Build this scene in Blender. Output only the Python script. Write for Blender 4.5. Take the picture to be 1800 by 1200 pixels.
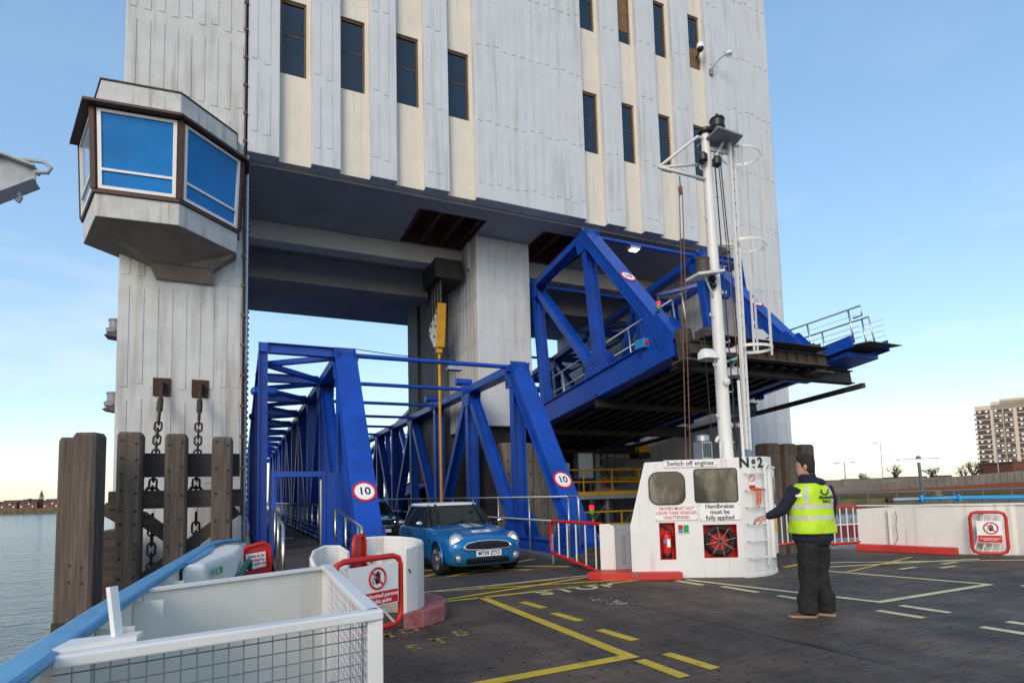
import bpy, bmesh, math, random
from mathutils import Vector, Matrix, Euler
from mathutils.bvhtree import BVHTree
random.seed(7)
for o in list(bpy.data.objects): bpy.data.objects.remove(o)
scn = bpy.context.scene
COL = scn.collection
V = Vector
rad = math.radians
# ------------------------------------------------------------------ camera
cam_d = bpy.data.cameras.new('camera'); cam = bpy.data.objects.new('camera', cam_d); COL.objects.link(cam)
cam_d.sensor_width = 36.0; cam_d.lens = 20.6; cam_d.shift_y = 0.1033; cam_d.clip_start = 0.05; cam_d.clip_end = 6000
Rw = ((0.908, -0.009, -0.418), (-0.417, -0.083, -0.905), (-0.026, 0.996, -0.080))
M3 = Matrix(Rw)
# orthonormalise
fx = M3.col[0].normalized(); fz = (M3.col[2] - fx * M3.col[2].dot(fx)).normalized(); fy = fz.cross(fx)
Mc = Matrix((fx, fy, fz)).transposed().to_4x4(); Mc.translation = (0, 0, 1.55)
cam.matrix_world = Mc
scn.camera = cam
# ------------------------------------------------------------------ world
SUN_EL, SUN_AZ = 27.0, (-0.66, -0.75)     # horizontal direction towards the sun
w = bpy.data.worlds.new('World'); scn.world = w; w.use_nodes = True
nt = w.node_tree; nt.nodes.clear()
N = nt.nodes.new; L = nt.links.new
out = N('ShaderNodeOutputWorld'); bg = N('ShaderNodeBackground'); bg.inputs['Strength'].default_value = 0.15
sky = N('ShaderNodeTexSky'); sky.sky_type = 'NISHITA'; sky.sun_disc = False
sky.sun_elevation = rad(SUN_EL); sky.sun_rotation = math.atan2(SUN_AZ[0], SUN_AZ[1])
sky.air_density = 1.0; sky.dust_density = 0.7; sky.ozone_density = 1.3; sky.altitude = 10
tc = N('ShaderNodeTexCoord'); mp = N('ShaderNodeMapping'); mp.inputs['Scale'].default_value = (2.2, 2.2, 7.0)
nz = N('ShaderNodeTexNoise'); nz.inputs['Scale'].default_value = 1.5; nz.inputs['Detail'].default_value = 7; nz.inputs['Roughness'].default_value = 0.55
cr = N('ShaderNodeValToRGB'); cr.color_ramp.elements[0].position = 0.50; cr.color_ramp.elements[0].color = (0, 0, 0, 1)
cr.color_ramp.elements[1].position = 0.80; cr.color_ramp.elements[1].color = (0.6, 0.6, 0.6, 1)
mx = N('ShaderNodeMixRGB'); mx.inputs['Color2'].default_value = (4.4, 4.3, 4.25, 1)
sx = N('ShaderNodeSeparateXYZ'); mr = N('ShaderNodeMapRange')
mr.inputs['From Min'].default_value = 0.02; mr.inputs['From Max'].default_value = 0.62; mr.inputs['To Min'].default_value = 1.0; mr.inputs['To Max'].default_value = 0.0
ml = N('ShaderNodeMath'); ml.operation = 'MULTIPLY'
L(tc.outputs['Generated'], mp.inputs['Vector']); L(mp.outputs[0], nz.inputs['Vector']); L(nz.outputs['Fac'], cr.inputs['Fac'])
L(tc.outputs['Generated'], sx.inputs[0]); L(sx.outputs['Z'], mr.inputs['Value'])
L(cr.outputs['Color'], ml.inputs[0]); L(mr.outputs[0], ml.inputs[1]); L(ml.outputs[0], mx.inputs['Fac'])
gm = N('ShaderNodeGamma'); gm.inputs['Gamma'].default_value = 0.55; hs = N('ShaderNodeHueSaturation'); hs.inputs['Saturation'].default_value = 1.50; hs.inputs['Value'].default_value = 1.75
L(sky.outputs[0], gm.inputs['Color']); L(gm.outputs[0], hs.inputs['Color']); L(hs.outputs[0], mx.inputs['Color1']); L(mx.outputs[0], bg.inputs['Color']); L(bg.outputs[0], out.inputs['Surface'])
# ------------------------------------------------------------------ sun
sd = bpy.data.lights.new('sun', 'SUN'); sd.energy = 1.1; sd.angle = rad(28); sd.color = (1.0, 0.84, 0.66)
so = bpy.data.objects.new('sun', sd); COL.objects.link(so)
sv = V((SUN_AZ[0], SUN_AZ[1], 0)).normalized() * math.cos(rad(SUN_EL)) + V((0, 0, math.sin(rad(SUN_EL))))
so.rotation_euler = sv.to_track_quat('Z', 'Y').to_euler(); so.location = (-20, -12, 20)
scn.view_settings.view_transform = 'Standard'; scn.view_settings.look = 'None'
scn.view_settings.exposure = 0.76; scn.view_settings.gamma = 1.0
scn.render.resolution_x = 1024; scn.render.resolution_y = 682
# ------------------------------------------------------------------ materials
MATS = {}
def mat(name, col, rough=0.6, metal=0.0, var=0.0, scale=3.0, col2=None, bump=0.0, bscale=None, stretch=(1, 1, 1), spec=0.5,
        streak=None, coat=0.0, detail=5, lo=0.35, hi=0.7, emit=0.0, trans=0.0, alpha=1.0, chips=None):
    """procedural principled material: two-tone noise, optional vertical dirt streaks, optional bump"""
    m = bpy.data.materials.new(name); m.use_nodes = True; t = m.node_tree; n = t.nodes; b = n['Principled BSDF']
    b.inputs['Base Color'].default_value = (*col, 1); b.inputs['Roughness'].default_value = rough; b.inputs['Metallic'].default_value = metal
    b.inputs['Specular IOR Level'].default_value = spec; b.inputs['Coat Weight'].default_value = coat
    if trans: b.inputs['Transmission Weight'].default_value = trans
    if alpha < 1: b.inputs['Alpha'].default_value = alpha
    if emit: b.inputs['Emission Color'].default_value = (*col, 1); b.inputs['Emission Strength'].default_value = emit
    co = n.new('ShaderNodeTexCoord'); src = None
    if var or col2:
        c2 = col2 or tuple(max(0, c * (1 - var)) for c in col)
        mp = n.new('ShaderNodeMapping'); mp.inputs['Scale'].default_value = stretch
        nz = n.new('ShaderNodeTexNoise'); nz.inputs['Scale'].default_value = scale; nz.inputs['Detail'].default_value = detail; nz.inputs['Roughness'].default_value = 0.6
        rp = n.new('ShaderNodeValToRGB'); rp.color_ramp.elements[0].position = lo; rp.color_ramp.elements[1].position = hi
        rp.color_ramp.elements[0].color = (*col, 1); rp.color_ramp.elements[1].color = (*c2, 1)
        t.links.new(co.outputs['Object'], mp.inputs[0]); t.links.new(mp.outputs[0], nz.inputs['Vector']); t.links.new(nz.outputs['Fac'], rp.inputs[0])
        src = rp.outputs[0]
    if streak:
        sc, c3, lo3, hi3 = streak
        mp = n.new('ShaderNodeMapping'); mp.inputs['Scale'].default_value = (sc, sc, sc * 0.07)
        nz = n.new('ShaderNodeTexNoise'); nz.inputs['Scale'].default_value = 1.0; nz.inputs['Detail'].default_value = 6
        rp = n.new('ShaderNodeValToRGB'); rp.color_ramp.elements[0].position = lo3; rp.color_ramp.elements[1].position = hi3
        mxn = n.new('ShaderNodeMixRGB'); mxn.inputs['Color2'].default_value = (*c3, 1); mxn.inputs['Color1'].default_value = (*col, 1)
        t.links.new(co.outputs['Object'], mp.inputs[0]); t.links.new(mp.outputs[0], nz.inputs['Vector']); t.links.new(nz.outputs['Fac'], rp.inputs[0])
        t.links.new(rp.outputs[0], mxn.inputs['Fac'])
        if src: t.links.new(src, mxn.inputs['Color1'])
        src = mxn.outputs[0]
    if chips:
        sc, c4, lo4, hi4 = chips
        nz = n.new('ShaderNodeTexNoise'); nz.inputs['Scale'].default_value = sc; nz.inputs['Detail'].default_value = 8; nz.inputs['Roughness'].default_value = 0.7
        rp = n.new('ShaderNodeValToRGB'); rp.color_ramp.elements[0].position = lo4; rp.color_ramp.elements[1].position = hi4
        mxn = n.new('ShaderNodeMixRGB'); mxn.inputs['Color2'].default_value = (*c4, 1); mxn.inputs['Color1'].default_value = (*col, 1)
        t.links.new(co.outputs['Object'], nz.inputs['Vector']); t.links.new(nz.outputs['Fac'], rp.inputs[0]); t.links.new(rp.outputs[0], mxn.inputs['Fac'])
        if src: t.links.new(src, mxn.inputs['Color1'])
        src = mxn.outputs[0]
    if src: t.links.new(src, b.inputs['Base Color'])
    if bump:
        nz = n.new('ShaderNodeTexNoise'); nz.inputs['Scale'].default_value = bscale or scale * 4; nz.inputs['Detail'].default_value = 6
        mp = n.new('ShaderNodeMapping'); mp.inputs['Scale'].default_value = stretch
        bp = n.new('ShaderNodeBump'); bp.inputs['Strength'].default_value = bump; bp.inputs['Distance'].default_value = 0.02
        t.links.new(co.outputs['Object'], mp.inputs[0]); t.links.new(mp.outputs[0], nz.inputs['Vector']); t.links.new(nz.outputs['Fac'], bp.inputs['Height']); t.links.new(bp.outputs[0], b.inputs['Normal'])
    MATS[name] = m
    return m
mat('painted_concrete', (0.585, 0.62, 0.648), 0.75, var=0.10, scale=1.2, bump=0.15, bscale=30, streak=(4, (0.36, 0.36, 0.34), 0.52, 0.86), chips=(1.3, (0.44, 0.43, 0.40), 0.64, 0.76))
mat('pier_concrete', (0.60, 0.61, 0.60), 0.8, var=0.16, scale=1.6, bump=0.2, bscale=25, streak=(4, (0.27, 0.25, 0.21), 0.50, 0.84), chips=(3.2, (0.22, 0.19, 0.16), 0.68, 0.74))
mat('cream_concrete', (0.71, 0.665, 0.565), 0.75, var=0.08, scale=1.5, bump=0.12, bscale=30, streak=(6, (0.54, 0.49, 0.40), 0.58, 0.9))
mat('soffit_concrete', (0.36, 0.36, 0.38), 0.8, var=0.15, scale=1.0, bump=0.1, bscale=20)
mat('beam_concrete', (0.56, 0.56, 0.55), 0.8, var=0.12, scale=1.2, bump=0.1, bscale=20)
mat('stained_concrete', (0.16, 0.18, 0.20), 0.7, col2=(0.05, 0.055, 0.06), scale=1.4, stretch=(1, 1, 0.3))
mat('tray_concrete', (0.58, 0.58, 0.56), 0.8, var=0.2, scale=3, streak=(7, (0.25, 0.22, 0.18), 0.55, 0.85))
mat('tray_soffit', (0.24, 0.19, 0.145), 0.85, var=0.3, scale=2)
mat('blue_paint', (0.004, 0.066, 0.43), 0.38, var=0.35, scale=1.5, spec=0.5, bump=0.08, bscale=40, streak=(6, (0.03, 0.07, 0.24), 0.56, 0.85), chips=(2.6, (0.012, 0.02, 0.06), 0.69, 0.73))
mat('navy_paint', (0.006, 0.035, 0.16), 0.45, var=0.3, scale=2)
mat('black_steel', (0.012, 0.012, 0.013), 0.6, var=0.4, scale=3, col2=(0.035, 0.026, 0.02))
mat('dark_steel', (0.045, 0.04, 0.036), 0.65, col2=(0.10, 0.065, 0.04), scale=4)
mat('rust', (0.075, 0.035, 0.02), 0.85, col2=(0.03, 0.02, 0.016), scale=6, bump=0.3)
mat('rusty_red_steel', (0.13, 0.04, 0.03), 0.8, col2=(0.06, 0.022, 0.018), scale=3)
mat('stainless', (0.62, 0.58, 0.50), 0.25, 1.0, var=0.15, scale=6)
mat('galvanised', (0.46, 0.48, 0.50), 0.42, 0.85, var=0.25, scale=8)
mat('grey_rail', (0.14, 0.155, 0.17), 0.45, 0.3, var=0.25, scale=6)
mat('yellow_steel', (0.72, 0.36, 0.01), 0.5, var=0.25, scale=4)
mat('white_paint', (0.77, 0.765, 0.745), 0.42, var=0.08, scale=1.5, streak=(9, (0.50, 0.43, 0.34), 0.60, 0.86), bump=0.10, bscale=9, chips=(3.5, (0.30, 0.20, 0.12), 0.71, 0.74))
mat('bulwark_white', (0.74, 0.73, 0.69), 0.45, var=0.08, scale=2.2, streak=(6, (0.45, 0.38, 0.29), 0.58, 0.85), bump=0.14, bscale=7, chips=(2.4, (0.34, 0.28, 0.20), 0.68, 0.71))
mat('cream_white', (0.79, 0.76, 0.68), 0.45, var=0.10, scale=2.0, streak=(3, (0.50, 0.46, 0.38), 0.60, 0.88), bump=0.10, bscale=6, chips=(4.0, (0.40, 0.33, 0.24), 0.70, 0.73))
mat('mast_white', (0.74, 0.73, 0.70), 0.4, var=0.10, scale=3, streak=(5, (0.45, 0.28, 0.16), 0.72, 0.9))
mat('red_paint', (0.60, 0.018, 0.012), 0.38, var=0.25, scale=4, bump=0.05, bscale=30)
mat('red_kerb_paint', (0.58, 0.03, 0.02), 0.5, scale=5, col2=(0.40, 0.03, 0.025), chips=(5.0, (0.20, 0.15, 0.13), 0.62, 0.66))
mat('worn_red', (0.26, 0.05, 0.055), 0.6, col2=(0.36, 0.17, 0.16), scale=7)
mat('rail_blue', (0.065, 0.31, 0.54), 0.4, col2=(0.045, 0.21, 0.42), scale=6, bump=0.1, bscale=25, streak=(14, (0.55, 0.6, 0.65), 0.72, 0.80))
mat('hose_blue', (0.02, 0.30, 0.60), 0.4)
mat('timber', (0.15, 0.118, 0.092), 0.9, col2=(0.048, 0.037, 0.030), scale=2.5, stretch=(6, 6, 0.35), bump=0.6, bscale=6, detail=9, lo=0.3, hi=0.72)
mat('timber_pale', (0.23, 0.185, 0.145), 0.9, col2=(0.085, 0.070, 0.058), scale=2.5, stretch=(6, 6, 0.35), bump=0.6, bscale=6, detail=9, lo=0.3, hi=0.72)
mat('timber_beam', (0.10, 0.082, 0.068), 0.9, col2=(0.04, 0.034, 0.03), scale=2.5, stretch=(0.4, 5, 5), bump=0.5, bscale=6)
mat('iron', (0.030, 0.026, 0.024), 0.75, col2=(0.07, 0.04, 0.028), scale=14, bump=0.3)
mat('weed', (0.05, 0.055, 0.02), 0.9, col2=(0.02, 0.022, 0.012), scale=8)
mat('glass_dark', (0.012, 0.026, 0.05), 0.06, spec=0.6, var=0.4, scale=0.9)
mat('glass_blue', (0.002, 0.19, 0.54), 0.08, spec=0.3, var=0.35, scale=0.8)
mat('glass_grimy', (0.055, 0.052, 0.045), 0.12, col2=(0.30, 0.28, 0.23), scale=2.2, stretch=(1.6, 1.6, 0.7), spec=0.6, lo=0.45, hi=0.78)
mat('glass_clear', (0.30, 0.38, 0.48), 0.05, spec=0.6)
mat('bronze_frame', (0.17, 0.085, 0.028), 0.5, var=0.3, scale=4)
mat('brown_trim', (0.075, 0.03, 0.018), 0.6, var=0.3, scale=5)
mat('copper_pipe', (0.055, 0.035, 0.03), 0.6)
mat('board_brown', (0.20, 0.11, 0.045), 0.7, var=0.2)
mat('sign_white', (0.80, 0.80, 0.80), 0.4)
mat('sign_red', (0.55, 0.01, 0.015), 0.4)
mat('sign_yellow', (0.72, 0.44, 0.02), 0.45)
mat('sign_green', (0.01, 0.32, 0.09), 0.45)
mat('sign_blue', (0.02, 0.22, 0.55), 0.45)
mat('ink_black', (0.008, 0.008, 0.01), 0.5)
mat('ink_red', (0.55, 0.02, 0.02), 0.5)
mat('ink_white', (0.85, 0.85, 0.85), 0.5)
mat('rubber', (0.010, 0.010, 0.011), 0.6, var=0.2, scale=10)
mat('black_plastic', (0.012, 0.012, 0.013), 0.4)
mat('grey_paint', (0.26, 0.275, 0.29), 0.5, var=0.15, scale=3, streak=(6, (0.06, 0.06, 0.06), 0.70, 0.78))
mat('davit_grey', (0.42, 0.44, 0.47), 0.5, var=0.3, scale=5, streak=(4, (0.14, 0.15, 0.16), 0.6, 0.9))
mat('turquoise', (0.22, 0.42, 0.42), 0.4)
mat('lens_glass', (0.25, 0.25, 0.24), 0.1, var=0.3, scale=8)
mat('lamp_red', (0.8, 0.02, 0.03), 0.3, emit=0.35)
mat('lamp_green', (0.02, 0.25, 0.05), 0.3, emit=0.15)
mat('lamp_lit', (1.0, 0.97, 0.9), 0.3, emit=4.0)
mat('tube_lit', (1.0, 0.98, 0.93), 0.3, emit=1.6)
mat('rope_tan', (0.20, 0.10, 0.06), 0.9, var=0.3, scale=30)
mat('rope_knot', (0.26, 0.20, 0.12), 0.95, var=0.4, scale=20)
mat('cable', (0.05, 0.05, 0.052), 0.5, 0.5)
mat('orange_rope', (0.6, 0.12, 0.02), 0.8)
mat('line_yellow', (0.62, 0.44, 0.035), 0.6, var=0.25, scale=4, chips=(9.0, (0.09, 0.07, 0.04), 0.60, 0.68))
mat('line_pale', (0.66, 0.60, 0.33), 0.6, var=0.25, scale=4, chips=(9.0, (0.10, 0.085, 0.06), 0.60, 0.68))
mat('line_worn', (0.36, 0.25, 0.05), 0.7, col2=(0.06, 0.05, 0.04), scale=16, lo=0.42, hi=0.58)
mat('line_white', (0.6, 0.6, 0.58), 0.6, col2=(0.25, 0.22, 0.22), scale=6)
mat('green_pipe', (0.01, 0.16, 0.10), 0.4)
mat('asphalt', (0.045, 0.043, 0.043), 0.85, var=0.3, scale=12, bump=0.3, bscale=120)
mat('walkway_floor', (0.075, 0.062, 0.055), 0.85, var=0.25, scale=6, bump=0.2, bscale=90)
mat('brick', (0.22, 0.07, 0.035), 0.9, col2=(0.11, 0.035, 0.02), scale=4, stretch=(1, 1, 4))
mat('far_brick', (0.20, 0.075, 0.06), 0.9, var=0.3, scale=0.5)
mat('roof_slate', (0.075, 0.06, 0.06), 0.9)
mat('flat_cream', (0.66, 0.56, 0.45), 0.8, var=0.08, scale=0.3)
mat('flat_brown', (0.10, 0.068, 0.055), 0.8, var=0.15, scale=0.5)
mat('bank_concrete', (0.20, 0.17, 0.145), 0.9, var=0.35, scale=0.6, stretch=(1, 1, 1), bump=0.2, bscale=4)
mat('bank_stone', (0.16, 0.125, 0.07), 0.95, col2=(0.06, 0.06, 0.025), scale=0.8)
mat('grass', (0.055, 0.085, 0.018), 0.95, var=0.4, scale=2)
mat('earth', (0.11, 0.095, 0.08), 0.95, var=0.3, scale=0.3)
mat('twig', (0.075, 0.055, 0.042), 0.9)
mat('ivy', (0.03, 0.045, 0.015), 0.9)
mat('poplar', (0.10, 0.09, 0.055), 0.9)
mat('shed_dark', (0.05, 0.042, 0.04), 0.8)
mat('red_hull', (0.20, 0.018, 0.022), 0.6, var=0.3, scale=2)
mat('car_blue', (0.004, 0.15, 0.40), 0.30, 0.3, coat=0.6)
mat('car_white', (0.78, 0.78, 0.77), 0.25, coat=1.0)
mat('car_black', (0.010, 0.011, 0.014), 0.2, coat=1.0)
mat('chrome', (0.75, 0.75, 0.76), 0.08, 1.0)
mat('alloy', (0.55, 0.56, 0.58), 0.25, 0.9)
mat('car_glass', (0.010, 0.016, 0.017), 0.03, spec=0.3)
mat('head_glass', (0.62, 0.62, 0.58), 0.06, 0.4)
mat('amber', (0.6, 0.22, 0.04), 0.25)
mat('grille_black', (0.006, 0.006, 0.007), 0.5)
mat('skin', (0.52, 0.27, 0.19), 0.55, var=0.12, scale=20)
mat('hair', (0.016, 0.011, 0.009), 0.7, var=0.4, scale=60, bump=0.6, bscale=120)
mat('navy_fleece', (0.010, 0.014, 0.032), 0.9, var=0.3, scale=25, bump=0.25, bscale=90)
mat('trouser_black', (0.012, 0.012, 0.013), 0.85, var=0.4, scale=9, bump=0.35, bscale=14)
mat('hi_vis', (0.50, 0.78, 0.015), 0.65, var=0.14, scale=7, bump=0.2, bscale=16)
mat('reflective', (0.56, 0.54, 0.47), 0.4, var=0.15, scale=12)
mat('boot_brown', (0.07, 0.042, 0.028), 0.75, var=0.3, scale=14)
mat('boot_sole', (0.30, 0.22, 0.14), 0.8)
def deck_material():
    m = bpy.data.materials.new('deck_timber'); m.use_nodes = True; t = m.node_tree; n = t.nodes; b = n['Principled BSDF']
    co = n.new('ShaderNodeTexCoord')
    def noise(sc, st, det=8):
        mp = n.new('ShaderNodeMapping'); mp.inputs['Scale'].default_value = st
        z = n.new('ShaderNodeTexNoise'); z.inputs['Scale'].default_value = sc; z.inputs['Detail'].default_value = det; z.inputs['Roughness'].default_value = 0.65
        t.links.new(co.outputs['Object'], mp.inputs[0]); t.links.new(mp.outputs[0], z.inputs['Vector']); return z.outputs['Fac']
    def ramp(s, a, ca, bb, cb):
        r = n.new('ShaderNodeValToRGB'); r.color_ramp.elements[0].position = a; r.color_ramp.elements[1].position = bb
        r.color_ramp.elements[0].color = (*ca, 1); r.color_ramp.elements[1].color = (*cb, 1); t.links.new(s, r.inputs[0]); return r.outputs[0]
    grain = ramp(noise(3.0, (0.45, 14, 1)), 0.32, (0.036, 0.027, 0.021), 0.72, (0.140, 0.104, 0.078))
    patch = ramp(noise(0.55, (1, 1.3, 1), 5), 0.36, (0.50, 0.50, 0.52), 0.68, (1.45, 1.36, 1.26))
    mu = n.new('ShaderNodeMixRGB'); mu.blend_type = 'MULTIPLY'; mu.inputs['Fac'].default_value = 1
    t.links.new(grain, mu.inputs['Color1']); t.links.new(patch, mu.inputs['Color2']); track = ramp(noise(1.0, (1.9, 0.10, 1), 4), 0.40, (0.72, 0.72, 0.73), 0.62, (1.18, 1.15, 1.10)); m2 = n.new('ShaderNodeMixRGB'); m2.blend_type = 'MULTIPLY'; m2.inputs['Fac'].default_value = 1
    t.links.new(mu.outputs[0], m2.inputs['Color1']); t.links.new(track, m2.inputs['Color2']); t.links.new(m2.outputs[0], b.inputs['Base Color'])
    rr = ramp(noise(1.3, (1, 2, 1), 4), 0.35, (0.58,) * 3, 0.7, (0.88,) * 3); t.links.new(rr, b.inputs['Roughness'])
    bp = n.new('ShaderNodeBump'); bp.inputs['Strength'].default_value = 0.35; bp.inputs['Distance'].default_value = 0.01
    t.links.new(noise(4.0, (0.5, 16, 1)), bp.inputs['Height']); t.links.new(bp.outputs[0], b.inputs['Normal'])
    MATS['deck_timber'] = m
deck_material()
def water_material():
    m = bpy.data.materials.new('river_water'); m.use_nodes = True; t = m.node_tree; n = t.nodes; b = n['Principled BSDF']
    b.inputs['Base Color'].default_value = (0.085, 0.125, 0.16, 1); b.inputs['Roughness'].default_value = 0.12; b.inputs['IOR'].default_value = 1.33
    co = n.new('ShaderNodeTexCoord'); hs = None
    for sc, st in ((0.55, (1, 1.8, 1)), (2.2, (1, 1.5, 1))):
        mp = n.new('ShaderNodeMapping'); mp.inputs['Scale'].default_value = st
        z = n.new('ShaderNodeTexNoise'); z.inputs['Scale'].default_value = sc; z.inputs['Detail'].default_value = 6; z.inputs['Distortion'].default_value = 0.6
        t.links.new(co.outputs['Object'], mp.inputs[0]); t.links.new(mp.outputs[0], z.inputs['Vector'])
        if hs is None: hs = z.outputs['Fac']
        else:
            ad = n.new('ShaderNodeMath'); ad.operation = 'MULTIPLY_ADD'; ad.inputs[1].default_value = 0.4
            t.links.new(z.outputs['Fac'], ad.inputs[0]); t.links.new(hs, ad.inputs[2]); hs = ad.outputs[0]
    bp = n.new('ShaderNodeBump'); bp.inputs['Strength'].default_value = 0.8; bp.inputs['Distance'].default_value = 0.25
    t.links.new(hs, bp.inputs['Height']); t.links.new(bp.outputs[0], b.inputs['Normal'])
    MATS['river_water'] = m
water_material()
# ------------------------------------------------------------------ mesh builder
class MB:
    def __init__(s): s.v = []; s.f = []
    def add(s, vs, fs):
        k = len(s.v); s.v += [V(p) for p in vs]; s.f += [tuple(i + k for i in q) for q in fs]; return s
    def box(s, x0, x1, y0, y1, z0, z1):
        return s.add([(x0, y0, z0), (x1, y0, z0), (x1, y1, z0), (x0, y1, z0), (x0, y0, z1), (x1, y0, z1), (x1, y1, z1), (x0, y1, z1)],
                     [(0, 3, 2, 1), (4, 5, 6, 7), (0, 1, 5, 4), (1, 2, 6, 5), (2, 3, 7, 6), (3, 0, 4, 7)])
    def beam(s, p, q, wdt, hgt, up=(0, 0, 1)):
        """rectangular bar from p to q: wdt across, hgt along up"""
        p, q = V(p), V(q); d = (q - p).normalized(); u = V(up); u = (u - d * u.dot(d))
        if u.length < 1e-5: u = V((1, 0, 0)) - d * d.x
        u.normalize(); a = d.cross(u)
        c = [(-1, -1), (1, -1), (1, 1), (-1, 1)]
        vs = [e + a * (i * wdt / 2) + u * (j * hgt / 2) for e in (p, q) for i, j in c]
        return s.add(vs, [(3, 2, 1, 0), (4, 5, 6, 7), (0, 1, 5, 4), (1, 2, 6, 5), (2, 3, 7, 6), (3, 0, 4, 7)])
    def hbeam(s, p, q, depth, fl, t=0.025, ax=(1, 0, 0)):
        """H section: the two flanges lie at +-depth/2 along ax"""
        p, q = V(p), V(q); a = V(ax)
        for sg in (-1, 1):
            o = a * (sg * (depth / 2 - t / 2)); s.beam(p + o, q + o, fl, t, a)
        d = (q - p).normalized(); s.beam(p, q, depth - 2 * t - 0.002, t, d.cross(a)); return s
    def tube(s, pts, r, n=8, closed=False):
        pts = [V(p) for p in pts]; m = len(pts); k = len(s.v); prev = None
        rr = r if isinstance(r, (list, tuple)) else [r] * m
        for i, p in enumerate(pts):
            a = pts[(i - 1) % m] if (i or closed) else p; b = pts[(i + 1) % m] if (i < m - 1 or closed) else p
            d = (b - a).normalized()
            if prev is None:
                u = V((0, 0, 1)) if abs(d.z) < 0.9 else V((1, 0, 0))
            else: u = prev
            u = (u - d * u.dot(d)).normalized(); prev = u; wv = d.cross(u)
            for j in range(n):
                t = 2 * math.pi * j / n; s.v.append(p + (u * math.cos(t) + wv * math.sin(t)) * rr[i])
        for i in range(m if closed else m - 1):
            for j in range(n):
                a = k + i * n + j; b = k + i * n + (j + 1) % n; c = k + ((i + 1) % m) * n + (j + 1) % n; e = k + ((i + 1) % m) * n + j
                s.f.append((a, b, c, e))
        if not closed:
            s.f.append(tuple(k + j for j in reversed(range(n)))); s.f.append(tuple(k + (m - 1) * n + j for j in range(n)))
        return s
    def cyl(s, p, q, r, r2=None, n=16): return s.tube([p, q], [r, r if r2 is None else r2], n)
    def loft(s, rings, cap=True):
        k = len(s.v); n = len(rings[0])
        for r in rings: s.v += [V(p) for p in r]
        for i in range(len(rings) - 1):
            for j in range(n):
                s.f.append((k + i * n + j, k + i * n + (j + 1) % n, k + (i + 1) * n + (j + 1) % n, k + (i + 1) * n + j))
        if cap: s.f.append(tuple(k + j for j in reversed(range(n)))); s.f.append(tuple(k + (len(rings) - 1) * n + j for j in range(n)))
        return s
    def prism(s, poly, ext):
        """planar polygon (3D points) extruded by vector ext"""
        k = len(s.v); n = len(poly); e = V(ext); s.v += [V(p) for p in poly] + [V(p) + e for p in poly]
        s.f.append(tuple(k + i for i in reversed(range(n)))); s.f.append(tuple(k + n + i for i in range(n)))
        for i in range(n): s.f.append((k + i, k + (i + 1) % n, k + n + (i + 1) % n, k + n + i))
        return s
    def lathe(s, c, prof, n=20, ax='z'):
        """prof: list of (r, h)"""
        c = V(c); rings = []
        for r, h in prof:
            rg = []
            for j in range(n):
                t = 2 * math.pi * j / n; a, b = r * math.cos(t), r * math.sin(t)
                rg.append(c + (V((a, b, h)) if ax == 'z' else V((a, h, b)) if ax == 'y' else V((h, a, b))))
            rings.append(rg)
        return s.loft(rings)
    def ball(s, c, rx, ry, rz, n=12, m=8):
        c = V(c); return s.loft([[c + V((rx * math.sin(a) * math.cos(t), ry * math.sin(a) * math.sin(t), rz * math.cos(a))) for t in [2 * math.pi * j / n for j in range(n)]]
                                 for a in [0.03 + (math.pi - 0.06) * i / m for i in range(m + 1)]])
    def wallpath(s, pts, th, z0, z1):
        """upright wall of thickness th along a plan polyline; z1 number or list"""
        n = len(pts); P = [V((p[0], p[1], 0)) for p in pts]; zt = z1 if isinstance(z1, (list, tuple)) else [z1] * n; rings = []
        for i in range(n):
            d = (P[min(i + 1, n - 1)] - P[max(i - 1, 0)]).normalized(); o = V((-d.y, d.x, 0)) * th / 2
            a, b = P[i] + o, P[i] - o
            rings.append([(a.x, a.y, z0), (b.x, b.y, z0), (b.x, b.y, zt[i]), (a.x, a.y, zt[i])])
        return s.loft(rings)
    def xf(s, M):
        s.v = [M @ p for p in s.v]; return s
    def mesh(s, name, origin=(0, 0, 0), recalc=True):
        me = bpy.data.meshes.new(name); o = V(origin); me.from_pydata([p - o for p in s.v], [], s.f)
        if recalc:
            bm = bmesh.new(); bm.from_mesh(me); bmesh.ops.recalc_face_normals(bm, faces=bm.faces); bm.to_mesh(me); bm.free()
        me.update(); return me
    def build(s, name, m, parent=None, smooth=False, bevel=0.0, origin=None, seg=2, auto=None):
        if origin is None: origin = ORG(parent)
        me = s.mesh(name, origin); me.materials.append(MATS[m] if isinstance(m, str) else m)
        o = bpy.data.objects.new(name, me); COL.objects.link(o)
        if parent is not None: o.parent = parent
        else: o.location = origin
        if smooth:
            for p in me.polygons: p.use_smooth = True
            if auto:
                me.set_sharp_from_angle(angle=rad(auto))
        if bevel:
            b = o.modifiers.new('bevel', 'BEVEL'); b.width = bevel; b.segments = seg; b.limit_method = 'ANGLE'; b.angle_limit = rad(40)
        return o
def ORG(parent):
    """world position of a chain of unrotated parents"""
    o = V((0, 0, 0))
    while parent is not None: o += parent.location; parent = parent.parent
    return o
def tag(o, label, cat, group=None, kind=None):
    if label: o['label'] = label
    if cat: o['category'] = cat
    if group: o['group'] = group
    if kind: o['kind'] = kind
    return o
def thing(name, label, cat, loc=(0, 0, 0), group=None):
    o = bpy.data.objects.new(name, None); COL.objects.link(o); o.location = loc; o.empty_display_size = 0.2
    return tag(o, label, cat, group)
def struct(o): o['kind'] = 'structure'; return o
def copy_tree(o, parent=None):
    c = o.copy(); COL.objects.link(c)
    if parent is not None: c.parent = parent
    for ch in list(o.children): copy_tree(ch, c)
    return c
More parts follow.
